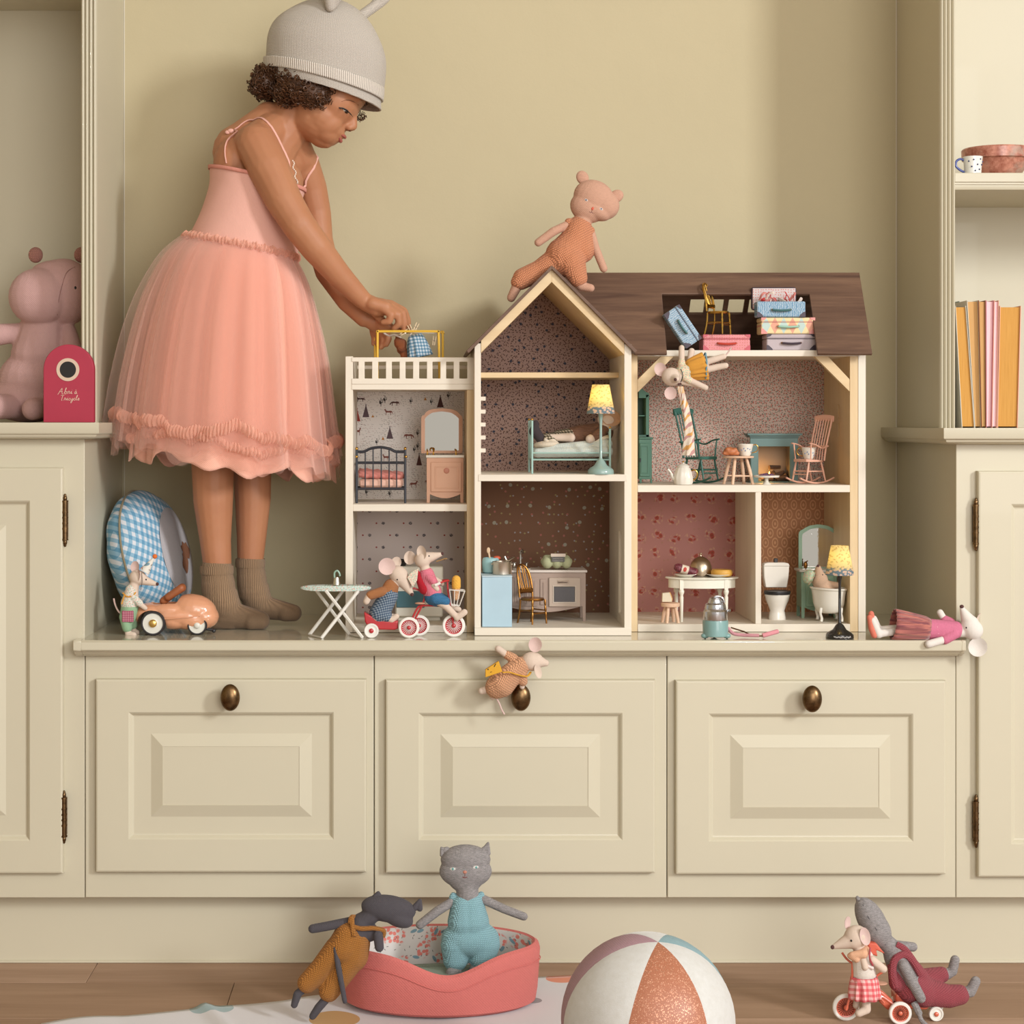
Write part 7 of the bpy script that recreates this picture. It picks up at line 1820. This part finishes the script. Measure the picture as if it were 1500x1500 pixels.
m = MB(); m.ell(W3(1292, 1443, 10, Y), (.0095, .009, .0022)); m.build('saddle', paint('c99a80', .5), tk2)
m = MB(); m.tube(T3(Y, [(1266, 1411, -8), (1277, 1416, -10)]), .0023, 8); m.build('grip', paint('e2ccc4', .4), tk2)
Yt = Y+.016; m = MB(); m.pprism([(1312, 1456), (1364, 1458), (1365, 1472), (1358, 1480), (1322, 1478), (1313, 1470)], Yt, .03); m.build('trailer_body', CO, tk2, bevel=.003, seg=3)
for dd_ in (-.002, .034):
    yy = Yt+dd_; rr = 10.8*S(yy); wheel(tk2, Vector((PX(1371, yy), yy, rr)), rr, .006, paint('e0dcd2', .4), paint('e0dcd2', .4), CO)
Y = -.252
m3 = thing('stuffed_mouse', 'stuffed mouse in pink gingham skirt with coral bag riding the coral tricycle', 'stuffed toy', P(1265, 1455, Y))
b = blob('body', Y, [('e', 1254, 1372, 0, 18, 16.5, 15, -25), ('c', 1250, 1376, 0, 14, 1221, 1387, 0, 3.6), ('c', 1258, 1388, 0, 9, 1264, 1400, 2, 12), ('c', 1264, 1402, 2, 14, 1267, 1430, 2, 13), ('c', 1275, 1403, -10, 6, 1291, 1416, -12, 6), ('c', 1262, 1402, -10, 5.5, 1264, 1413, -14, 5), ('c', 1266, 1440, 0, 8, 1268, 1476, -6, 6.4), ('c', 1268, 1477, -6, 6.4, 1256, 1482, -8, 5.6), ('c', 1262, 1450, 10, 7, 1256, 1476, 10, 5)], MOUSE, m3, .0013)
bv = caster(b); spot(m3, 'nose', bv, 1219.5, 1387.5, 3, 3.2, NOSE, th=.9); eyes(m3, bv, [(1247, 1378)], 1.6)
ear(m3, Y, 1264, 1368, -14, 8, 13.5, -15, 10); ear(m3, Y, 1243.5, 1354, 8, 6, 9.5, 5, 30)
blob('scarf', Y, [('c', 1246, 1396, -10, 5, 1262, 1394, -12, 7), ('c', 1262, 1394, -12, 7, 1270, 1390, 4, 7), ('c', 1244, 1398, -8, 5, 1252, 1402, -12, 5)], fabric('d8a888', 600), m3, .0013)
blob('shirt', Y, [('c', 1264, 1402, 2, 16, 1266, 1426, 2, 17.5), ('e', 1266, 1428, 2, 18, 8, 17)], fabric('d9cfc4', 700), m3, .0013)
pleats('skirt', gingham('e8b8b4', 'd98080', 'cf5a60', .0075), m3, W3(1266, 1430, 2, Y), W3(1266.5, 1462, 2, Y), .0165, .0210, 10, .07, 6, .6, 1.)
m = MB(); m.pprism([(1270, 1381), (1284, 1382), (1297, 1398), (1284, 1392), (1286, 1402), (1276, 1398)], Y-.004, .012); m.build('bag', paint('cf5f48', .6), m3, bevel=.002, label='coral bag'); m = MB(); m.tube(smoothpath(T3(Y, [(1272, 1385, -12), (1270, 1398, -17), (1275, 1410, -15)])), .0013, 6); m.build('bag_strap', paint('a8424a', .6), m3)
Y = -.232
gc = thing('stuffed_cat', 'grey stuffed cat in rose knitted overalls reclining in the coral trailer', 'stuffed toy', P(1335, 1462, Y))
b = blob('body', Y, [('e', 1277, 1349, 0, 38, 20, 22, 62), ('e', 1283, 1362, 0, 28, 21, 22, 62), ('c', 1297, 1380, 0, 13, 1312, 1396, 0, 16), ('c', 1314, 1400, 0, 20, 1334, 1440, 0, 24), ('c', 1318, 1408, -22, 8, 1330, 1432, -27, 8), ('c', 1330, 1432, -27, 8, 1342, 1454, -27, 7.4), ('c', 1316, 1388, 14, 7, 1342, 1392, 18, 7),
    ('c', 1345, 1448, 0, 16, 1408, 1455, -4, 10), ('c', 1413, 1452, -4, 8, 1420, 1452, -4, 8), ('c', 1420, 1452, -4, 8, 1428, 1436, -4, 7.4), ('c', 1350, 1440, 16, 14, 1388, 1432, 18, 9), ('c', 1392, 1433, 18, 7.5, 1400, 1428, 18, 7), ('c', 1400, 1428, 18, 7.4, 1404, 1411, 18, 7)], GREY, gc, .0016, 5)
blob('ear', Y, [('c', 1266, 1328, 0, 4.5, 1256, 1315, 0, 3), ('c', 1260, 1330, 4, 4, 1256, 1315, 0, 3)], GREY, gc, .001)
m = MB(); bvg = caster(b); m.tube([hit(bvg, x_, y_)[0] for x_, y_ in ((1264, 1325), (1272, 1344), (1284, 1362), (1297, 1384))], .0006, 5); m.build('seam', DGREY, gc)
m = MB(); m.tube(smoothpath(T3(Y, [(1333, 1462, -22), (1338, 1474, -30), (1341, 1484, -36), (1350, 1492, -44), (1358, 1499, -52)])), [.0045]*8+[.003]*12+[.002]*5, 8); m.build('tail', GREY, gc)
RO = knit('a8525a', .0032, .5)
blob('overalls', Y, [('c', 1322, 1418, 4, 19, 1336, 1442, 0, 26), ('c', 1336, 1444, 0, 27, 1352, 1452, -2, 23), ('c', 1352, 1452, -2, 21, 1388, 1458, -4, 17), ('c', 1388, 1458, -4, 17, 1404, 1456, -4, 15), ('c', 1350, 1442, 16, 18, 1384, 1433, 18, 12), ('c', 1306, 1410, -6, 8, 1313, 1436, -10, 14), ('c', 1330, 1404, 2, 9, 1345, 1430, -6, 14)], RO, gc, .0017, 5)
for pts in ([(1308, 1440, -18), (1303, 1420, -20), (1306, 1402, -18), (1318, 1394, -16), (1330, 1400, -17), (1344, 1422, -20)], [(1311, 1382, -8), (1322, 1388, -12), (1334, 1404, -16)]):
    m = MB(); m.tube(smoothpath(T3(Y, pts)), .0052, 8); m.build('strap', RO, gc)
# ================================================================ the child
Y = .15; sC = S(Y)
t = NT('skin'); v = t.co(); nz = t.noise(v, 14, 4, .6); nf = t.noise(v, 500, 3, .6)
t.set(color=t.mix(nz, lin('a56c4c'), lin('b98360')), rough=.5, spec=.35, sss=.12); t.put(t.b, 'Subsurface Radius', (.01, .004, .002)); t.put(t.b, 'Subsurface Scale', .5)
t.bump(nf, .08, .0004); SKIN = t.m
ch = thing('person', 'small child in a white knitted bear-eared hat, peach tulle dress and brown ribbed socks, reaching over the doll house terrace', 'person', Vector((PX(345, Y), Y, ZBT)))
ch['label'] = 'small child in knitted eared hat and peach tulle dress leaning over the doll house'
HC = (470, 121)
def hd(f, u, s_=0.):       # head frame: forward, up, sideways (photograph pixels)
    f2 = f
    return (HC[0]+.866*f2+.5*u, HC[1]+.5*f2-.866*u, s_-.16*f2)
def he(f, u, s_, rf, ru, rs): return ('e',)+hd(f, u, s_)+(rf, ru, rs, 30)
def hc(a, ra, b, rb_): return ('c',)+hd(*a)+(ra,)+hd(*b)+(rb_,)
prims = [he(-6, 14, 0, 76, 68, 62), he(36, -14, 0, 35, 44, 47), he(30, -42, 0, 36, 36, 44), he(38, -47, -19, 24, 24, 20), he(38, -47, 19, 24, 24, 20), he(44, 8, 0, 28, 32, 48), he(40, -70, 0, 20, 15, 20), he(50, -72, 0, 11, 10, 13), he(24, -50, 0, 42, 34, 40), he(43, -60, 0, 24, 20, 31), he(14, -40, 0, 34, 34, 44), he(18, -62, 0, 34, 22, 34), he(56, -52, 0, 13, 14, 22),
         hc((63, -14, 0), 6, (73, -33, 0), 7.5), he(70, -38, -5.5, 6.5, 5, 4.5), he(70, -38, 5.5, 6.5, 5, 4.5), he(66.5, -53, 0, 6, 4, 10), he(64, -60.5, 0, 6, 4.2, 8.5), he(60, 2, 20, 9, 6, 16), he(60, 2, -20, 9, 6, 16), he(53, -16, 21, 11, 8, 12), he(53, -16, -21, 11, 8, 12),
         he(-2, -24, -52, 9, 13, 6), he(-2, -24, 52, 9, 13, 6),
         # neck, torso
         ('c', 394, 172, 2, 24, 352, 222, 6, 42), ('c', 404, 188, -6, 26, 380, 214, -38, 29), ('c', 424, 194, 8, 24, 438, 228, 36, 24), ('e', 345, 238, -18, 30, 38, 34, 20),
         ('c', 432, 165, 6, 34, 404, 214, 4, 34), ('c', 414, 190, 4, 33, 388, 232, 2, 44), ('c', 372, 216, -36, 27, 432, 232, 42, 26), ('e', 385, 262, 2, 60, 46, 56, 12), ('e', 352, 236, 8, 36, 46, 48, 20), ('e', 376, 300, 2, 60, 56, 54, 15), ('e', 360, 356, 0, 68, 52, 58, 15), ('e', 345, 410, 0, 66, 50, 62),
         # legs
         ('l', [(330, 430, -30, 44), (318, 560, -28, 40), (314, 660, -26, 32), (315, 735, -25, 29), (318, 790, -24, 23), (322, 838, -24, 20), (324, 880, -22, 19)]), ('c', 322, 893, -22, 15, 372, 906, -30, 12), ('c', 330, 905, -22, 12, 372, 909, -24, 11),
         ('l', [(370, 430, 30, 44), (366, 560, 28, 38), (366, 660, 27, 30), (368, 730, 26, 27), (366, 790, 26, 22), (364, 830, 26, 19), (366, 872, 26, 18)]), ('c', 368, 886, 27, 13, 400, 901, 24, 9),
         # arms
         ('l', [(380, 218, -44, 31), (398, 254, -58, 30.5), (421, 302, -72, 26.5), (443, 338, -78, 24), (466, 368, -68, 22.5), (497, 405, -48, 18.5), (531, 440, -28, 14)]),
         ('l', [(440, 232, 44, 25), (452, 268, 58, 24), (460, 305, 64, 22), (464, 345, 58, 21), (478, 395, 36, 19), (508, 440, 16, 16), (533, 466, 8, 13)]),
         # near hand
         ('c', 534, 443, -26, 13, 553, 452, -24, 14), ('c', 546, 447, -34, 10, 566, 452, -34, 9), ('c', 548, 448, -20, 11, 572, 449, -18, 9), ('e', 558, 451, -24, 18, 13, 15, 15),
         ('l', [(563, 455, -37, 6), (574, 463, -40, 5.6), (571, 473, -38, 5.2), (562, 474, -35, 4.8)]), ('l', [(570, 454, -31, 6), (584, 463, -33, 5.8), (585, 476, -31, 5.2), (578, 482, -28, 4.8)]),
         ('l', [(574, 450, -24, 6), (590, 460, -25, 5.8), (593, 474, -24, 5.2), (592, 486, -22, 4.6)]), ('l', [(574, 447, -16, 6), (592, 456, -15, 5.6), (598, 471, -15, 5), (597, 486, -16, 4.4)]),
         ('l', [(548, 457, -14, 7), (560, 470, -10, 6), (573, 480, -10, 5.4), (586, 485, -12, 4.6)]),
         # far hand
         ('e', 546, 472, 8, 17, 12, 12, 35), ('l', [(556, 478, -2, 5.6), (566, 487, -6, 5.2), (570, 497, -8, 4.8), (566, 505, -8, 4.4)]), ('l', [(554, 482, 4, 5.6), (561, 493, 0, 5.2), (562, 503, -3, 4.8), (558, 509, -4, 4.4)]),
         ('l', [(550, 484, 10, 5.4), (555, 496, 8, 5), (554, 505, 5, 4.6)]), ('l', [(545, 484, 16, 5), (548, 495, 15, 4.6), (547, 503, 12, 4.2)]), ('l', [(556, 470, -2, 5.8), (572, 478, -8, 5), (582, 486, -10, 4.4)])]
hb = blob('body', Y, prims, SKIN, ch, .0020, 7)
bv = caster(hb)
# face
def on(f, u, s_):
    x, y, d = hd(f, u, s_); q = W3(x, y, d, Y)
    r = bv.find_nearest(q); return r[0], r[1]
LIPM = paint('a85c52', .4); LASH = paint('1c1310', .6); BROW = fabric('7a4e36', 900)
for pts, r in (([(66, -53.5, -9), (70.5, -52.5, -4), (72, -53.2, 0), (70.5, -52.5, 4), (66, -53.5, 9)], [.0012, .0026, .0028, .0026, .0012]), ([(65, -57.5, -8), (69, -60.5, -4), (70, -61, 0), (69, -60.5, 4), (65, -57.5, 8)], [.0012, .003, .0033, .003, .0012])):
    m = MB(); m.tube([on(*p)[0] for p in pts], r, 8); m.build('lip', LIPM, ch)
for sd in (-1, 1):
    c, nn = on(63, -17.5, 21*sd) if sd > 0 else hit(bv, 506.5, 163.5)
    q = nn.to_track_quat('-Y', 'Z').to_matrix()
    m = MB(); m.ell(c-nn*.0012, (.0062, .0020, .0020), q @ rotm('Y', 22)); m.build('eye', paint('c9b8a8', .3), ch)
    m = MB(); m.ell(c-nn*.0004+q @ Vector((.0012*sd*-1, 0, -.0004)), (.0044, .0023, .0021), q @ rotm('Y', 22)); m.build('iris', paint('2a1710', .15, coat=.5), ch)
    m = MB()
    a = [on(*p)[0] for p in ((55, -13, 31*sd), (60, -13.5, 26*sd), (64, -15, 20*sd), (65, -18, 14*sd))] if sd > 0 else [hit(bv, *p)[0] for p in ((496.5, 157.5), (502, 158.5), (508.5, 162), (514, 167.5))]; m.tube(smoothpath(a, 4), [.0008]*4+[.0013]*5+[.0008]*4, 6)
    for k in range(9):
        f = k/8; b = smoothpath(a, 8)[int(f*(len(smoothpath(a, 8))-1))]; m.tube([b, b+nn*.0042+Vector((.001, 0, -.0026))], [.0006, .0001], 5)
    m.build('eyelashes', LASH, ch)
    m = MB(); m.tube(smoothpath([hit(bv, *p)[0] for p in ((500, 149), (508, 146.5), (517, 148.5), (525, 154))] if sd < 0 else [on(*p)[0] for p in ((56, 11, 32*sd), (61, 15, 24*sd), (64, 15, 15*sd), (66, 12, 9*sd))], 4), [.0006]*4+[.0012]*5+[.0007]*4, 6, flat=.6); m.build('eyebrow', BROW, ch)
for sx in (-1, 1): 
    c, nn = on(74, -42, 4*sx); m = MB(); m.ell(c, (.0015, .0011, .0008)); m.build('nostril', paint('5a2f22', .8), ch)

def loft(name, mat, secs, par=ch, N=120, fold=None, rows=6, Yc=Y, solid=0., caps=False, **k):
    """secs = (cx, cy, rx, ry, slope) sections in photograph pixels, interpolated"""
    s = S(Yc); rings_ = []
    n = len(secs)
    pts = smoothpath([Vector((a[0], a[1], a[2])) for a in secs], rows); pt2 = smoothpath([Vector((a[3], a[4], 0)) for a in secs], rows)
    vs = []
    for i, (p, q) in enumerate(zip(pts, pt2)):
        f = i/(len(pts)-1)
        for j in range(N):
            a = 2*pi*j/N; g = fold(a, f) if fold else (1., 0.)
            dx = p.z*cos(a)*g[0]; dd = q.x*sin(a)*g[0]
            vs.append(W3(p.x+dx, p.y+q.y*dx+g[1], dd, Yc))
    L = len(pts); m = MB(); fs = [(i*N+j, (i+1)*N+j, (i+1)*N+(j+1) % N, i*N+(j+1) % N) for i in range(L-1) for j in range(N)]
    if caps: fs += [tuple(range(N)), tuple((L-1)*N+j for j in range(N-1, -1, -1))]
    m.add(vs, fs); o = m.build(name, mat, par, **k)
    if solid: sd = o.modifiers.new('s', 'SOLIDIFY'); sd.thickness = solid; sd.offset = 1
    return o
DR = fabric('dfab9c', 700, var=.03, bump=.25)
dress = loft('bodice', DR, [(377, 262, 69, 61, .24), (374, 285, 66, 60, .22), (366, 320, 69, 61, .2), (357, 362, 78, 65, .2), (352, 385, 80, 67, .2)], solid=.0012, fold=lambda a, f: (1+.006*sin(9*a+12*f)*f, 0))
loft('neck_binding', fabric('d69080', 700), [(377, 259.5, 70.5, 62.5, .24), (377, 265, 70.5, 62.5, .24)], rows=2, solid=.0016)
for pts in ([(337, 246, -50), (334, 215, -46), (340, 190, -38), (362, 176, -28), (386, 184, -34), (400, 214, -48), (410, 256, -56)], [(372, 232, 66), (384, 200, 60), (404, 180, 50), (432, 196, 46), (447, 240, 40), (443, 284, 22)]):
    q = [bv.find_nearest(p) for p in smoothpath(T3(Y, pts), 5)]
    m = MB(); m.tube([a[0]+a[1]*.0012 for a in q], .0019, 6, flat=.6); m.build('shoulder_strap', DR, ch)
m = MB(); q = W3(337, 188, -38, Y); r = bv.find_nearest(q); m.ell(r[0]+r[1]*.002, (.005, .003, .0035)); m.ell(r[0]+r[1]*.002+Vector((-.005, 0, -.002)), (.004, .002, .003)); m.build('strap_bow', DR, ch)
m = MB()
for k in range(16):
    f = k/15; x = 428+6*f+1.5*sin(k); y = 236+32*f; c, nn = hit(bv, x, y); m.ell(c+nn*.001, .0013, nu=8, nv=6)
m.build('bead_necklace', paint('e8d9c8', .3), ch, kind='stuff')
rnd = random.Random(11)
def folds(n, amp, seed, hemamp=0.):
    r = random.Random(seed); ph = [r.uniform(0, 6.28) for _ in range(8)]
    def f(a, t_):
        v = sin(n*a+1.4*sin(2*a+ph[0])+ph[1])*.6+sin((n*1.7//1)*a+1.2*sin(3*a+ph[2])+ph[3])*.3+sin(3*a+ph[4])*.25
        k = (.25+.75*min(1, t_*2.))
        return (1+amp*v*k, hemamp*t_**3*(6*sin(5*a+ph[5])+5*sin(9*a+ph[6])+3*sin(17*a+ph[7])))
    return f
lin_ = [(353, 362, 74, 62, .2), (348, 400, 96, 80, .2), (343, 470, 112, 92, .16), (338, 560, 124, 100, .14), (334, 640, 130, 102, .14), (334, 684, 134, 104, .13)]
loft('lining', fabric('e8b09b', 500, var=.04), lin_, fold=folds(13, .06, 4, 1.1), solid=.001, label='opaque coral lining skirt')
mid = [(353, 360, 76, 64, .2), (347, 396, 100, 84, .2), (340, 470, 124, 98, .17), (335, 560, 140, 108, .15), (332, 640, 150, 112, .13), (331, 672, 154, 114, .13)]
out = [(353, 358, 78, 66, .2), (346, 394, 104, 86, .2), (339, 450, 126, 100, .18), (335, 510, 141, 110, .16), (331, 580, 153, 116, .14), (330, 640, 161, 119, .13), (330, 668, 165, 120, .12)]
loft('tulle_layer', tulle('f0c2b0', .30), mid, N=240, fold=folds(17, .06, 8, 1.5))
loft('tulle_layer', tulle('f2cbbb', .18), out, N=280, fold=folds(21, .05, 21, 1.7))
loft('tulle_layer', tulle('f2d6cc', .04), [(a-1, b, c_*1.035, d*1.03, e) for a, b, c_, d, e in out], N=280, fold=folds(15, .06, 33, 1.7))
# gathered ruffles at the waist and above the hem
def ruffle(name, cx, cy, rx, ry, slope, h, fold_, t0, n=120, amp=1.8, mat=None, thick=.004):
    m = MB(); N = 1600; rows_ = 6; vs = []
    for i in range(rows_+1):
        f = i/rows_-.5
        for j in range(N):
            a = 2*pi*j/N; g = fold_(a, t0); dx = rx*cos(a)*g[0]; nn_ = amp*sin(n*a+2*sin(7*a)+f*1.5)*(.6+abs(f))
            vs.append(W3(cx+dx+cos(a)*(nn_+6*(1-4*f*f)+2), cy+slope*dx+g[1]*.9+f*h+1.5*sin(37*a)+1.2*sin(n*a*1.31+f*5), ry*sin(a)*g[0]+sin(a)*(nn_+6*(1-4*f*f)+2), Y))
    m.add(vs, [(i*N+j, (i+1)*N+j, (i+1)*N+(j+1) % N, i*N+(j+1) % N) for i in range(rows_) for j in range(N)])
    return m.build(name, mat, ch)
RUF = tulle('f2c2ac', .50)
ruffle('waist_ruffle', 353, 362, 79, 67, .2, 11, lambda a, f: (1, 0), 0, 90, 1.6, RUF)
fo = folds(21, .05, 21, 1.7); ruffle('hem_ruffle', 330.5, 631, 160, 118, .13, 17, fo, .82, 210, 1.7, RUF)
fm = folds(17, .06, 8, 1.5); ruffle('hem_ruffle', 331.5, 648, 150, 112, .13, 13, fm, .85, 190, 1.7, RUF)
# socks
def around(t, ctr, p):
    x, y, z = t.xyz(t.co()); q = Vector(ctr)-ch.location
    return t.math('MULTIPLY', t.math('ARCTAN2', t.math('SUBTRACT', y, q.y), t.math('SUBTRACT', x, q.x)), p), z
def ribbed(c, px=.0028, ctr=None, R_=.09):
    t = NT('ribbed_knit'); x, y, z = t.xyz(t.co()); u = t.math('ADD', x, t.math('MULTIPLY', y, .8)); u = around(t, ctr, round(R_/px)*px)[0] if ctr is not None else u; w1 = t.math('ABSOLUTE', t.math('SINE', t.math('DIVIDE', u, px/pi))); nz = t.noise(t.map(t.co(), scale=(1, 1, .6)), 700, 3, .7)
    w1 = t.math('MULTIPLY', w1, t.n('ShaderNodeMapRange', {'Value': z, 'From Min': .022, 'From Max': .045}).outputs[0]) if R_ < .05 else w1; hh = t.math('ADD', w1, t.math('MULTIPLY', nz, .5)); a = lin(c); t.set(color=t.mix(t.n('ShaderNodeMapRange', {'Value': hh, 'From Min': .2, 'From Max': 1.2}).outputs[0], tuple(q*.55 for q in a[:3])+(1,), tuple(q*1.08 for q in a[:3])+(1,)), rough=.95, sheen=.1); t.bump(hh, .8, .0012); return t.m

for k, (dx, dy, d, sc) in enumerate(((0, 0, -24, 1.), (44, -6, 26, .9))):
    X = lambda x: 322+dx+(x-322)*sc*(1.12 if k and x > 340 else 1)
    SOCK = ribbed('92765a', .0030, W3(X(321), 850, d, Y), .025)
    pr = [('l', [(X(320), 832+dy, d, 23.5*sc), (X(321), 848+dy, d, 23.5*sc)]), ('l', [(X(322), 853+dy, d, 25*sc), (X(323), 866+dy, d, 25*sc)]), ('c', X(326), 874+dy, d, 26.5*sc, X(326), 876+dy, d, 26*sc), ('c', X(330), 884+dy, d, 25*sc, X(331), 888+dy, d, 24*sc), ('l', [(X(328), 896+dy, d, 21*sc), (X(350), 900+dy, d, 18.5*sc), (X(384), 906+dy, d-5, 14*sc)]), ('c', X(320), 903+dy, d, 17*sc, X(340), 906+dy, d, 15*sc), ('c', X(372), 906+dy, d+4, 14*sc, X(382), 907+dy, d+2, 12.5*sc), ('c', X(372), 906+dy, d-8, 14*sc, X(384), 907+dy, d-8, 12.5*sc)]
    mb_ = blob_mb(Y, pr); me = remesh(mb_, .0018, 4)
    for v_ in me.vertices:
        if v_.co.z < ZBT+.0006: v_.co.z = ZBT+.0006
    so = finish(me, 'sock', SOCK, ch)
    m = MB()
    for j in range(1): m.lathe([(22.5*sC*sc, -.0045), (24.3*sC*sc, -.006), (25*sC*sc, 0), (24.3*sC*sc, .007), (21.5*sC*sc, .006), (22.5*sC*sc, -.0045)], W3(X(320), 833+dy, d, Y), 32)
    m.build('sock_cuff', SOCK, so)
# flatten the soles onto the bench
for v_ in hb.data.vertices:
    if v_.co.z+ch.location.z < ZBT+.003: v_.co.z = ZBT+.003-ch.location.z
# hair
HAIR = NT('hair'); HAIR.set(color=HAIR.mix(HAIR.noise(HAIR.co(), 60, 3), lin('24150d'), lin('6b452a')), rough=.5, spec=.4); HAIR = HAIR.m
hr = blob('hair', Y, [he(-40, -10, 0, 46, 34, 56), he(-6, -22, -50, 38, 22, 14), he(-6, -22, 50, 38, 22, 14), he(-64, -22, 0, 26, 22, 44), ('e', 390, 124, 0, 20, 17, 34, 0), ('e', 430, 138, -30, 26, 18, 22, 0), ('e', 462, 138, -48, 18, 14, 12, 20)], HAIR, ch, .0022, 3)
m = MB(); rnd = random.Random(4); bvh = caster(hr)
def curl(m, c, r, L, ax, th, tn=2.2):
    ax = ax.normalized(); u = ax.orthogonal().normalized(); w_ = ax.cross(u); p0 = rnd.uniform(0, 6.28); n = int(tn*7)
    m.tube([c+ax*L*i/n+(u*cos(p0+6.28*tn*i/n)+w_*sin(p0+6.28*tn*i/n))*r*(1-.3*i/n) for i in range(n+1)], th, 4, caps=False)
vv = hr.data.vertices; off = wloc(hr); cnt = 0
while cnt < 2100:
    v_ = vv[int(rnd.random()*len(vv))]; c = v_.co+off; px_ = VX+c.x/S(c.y); py_ = VY-(c.z-CZ)/S(c.y)
    cnt += 1
    if py_ < 96: continue
    nn = v_.normal; d = (nn*.8+Vector((rnd.uniform(-.6, .3), rnd.uniform(-.5, .5), rnd.uniform(-1., .3))))
    curl(m, c-nn*.002, rnd.uniform(.0024, .0052), rnd.uniform(.004, .014), d, rnd.uniform(.0005, .0011))
for k in range(34):
    c = W3(526+rnd.uniform(-9, 12), 160+rnd.uniform(-12, 12), 22+rnd.uniform(-16, 14), Y); curl(m, c, rnd.uniform(.0018, .0034), rnd.uniform(.003, .007), Vector((rnd.uniform(-.5, 1), rnd.uniform(-.6, .4), rnd.uniform(-1, .2))), .0004)
m.build('curls', HAIR, hr, kind='stuff')
# hat
def hatknit():
    t = NT('seed_stitch'); v = t.co(); x, y, z = t.xyz(v); p = .0021
    u = around(t, W3(478, 60, 0, Y), 42.)[0]; r = t.math('DIVIDE', t.math('ADD', z, t.math('MULTIPLY', x, .18)), p)
    h = t.math('MULTIPLY', t.math('ABSOLUTE', t.math('SINE', t.math('MULTIPLY', u, pi))), t.math('ABSOLUTE', t.math('SINE', t.math('MULTIPLY', r, pi))))
    a = lin('cec4b8'); t.set(color=t.mix(h, tuple(q*.72 for q in a[:3])+(1,), tuple(q*1.08 for q in a[:3])+(1,)), rough=.95, sheen=.1); t.bump(h, .8, .001); return t.m
HK = hatknit()
hat = loft('hat', HK, [(476, 137, 82.5, 70, .29), (474, 124, 84, 72, .28), (476, 100, 87, 74, .24), (478, 68, 86, 74, .2), (478, 40, 74, 66, .14), (481, 18, 53, 50, .1), (484, 4, 28, 28, .1), (486, 0, 2, 2, 0)], N=96, solid=.003, fold=lambda a, f: (1+.012*sin(3*a+5*f), 0))
loft('ribbed_band', ribbed('d2c8bc', .0036, W3(478, 60, 0, Y)), [(474.5, 108, 86, 74, .26), (474.3, 116, 85.6, 73.6, .27), (474, 124, 84.6, 72.6, .28)], par=hat, N=96, rows=3, solid=.0032)
blob('hat_ear', Y, [('c', 487, 24, -62, 7, 484, -2, -66, 9), ('c', 492, 20, -60, 6, 504, -2, -64, 8), ('e', 492, 0, -64, 14, 16, 6, 10)], HK, hat, .0016, 4)
blob('hat_ear', Y, [('e', 556, -2, 20, 23, 9, 7, -38), ('c', 524, 24, 12, 8, 552, 2, 20, 8)], HK, hat, .0016, 4)
# keep edges crisp on everything that was bevelled
for o in SC.objects:
    for md in o.modifiers:
        if md.type == 'BEVEL': md.harden_normals = False
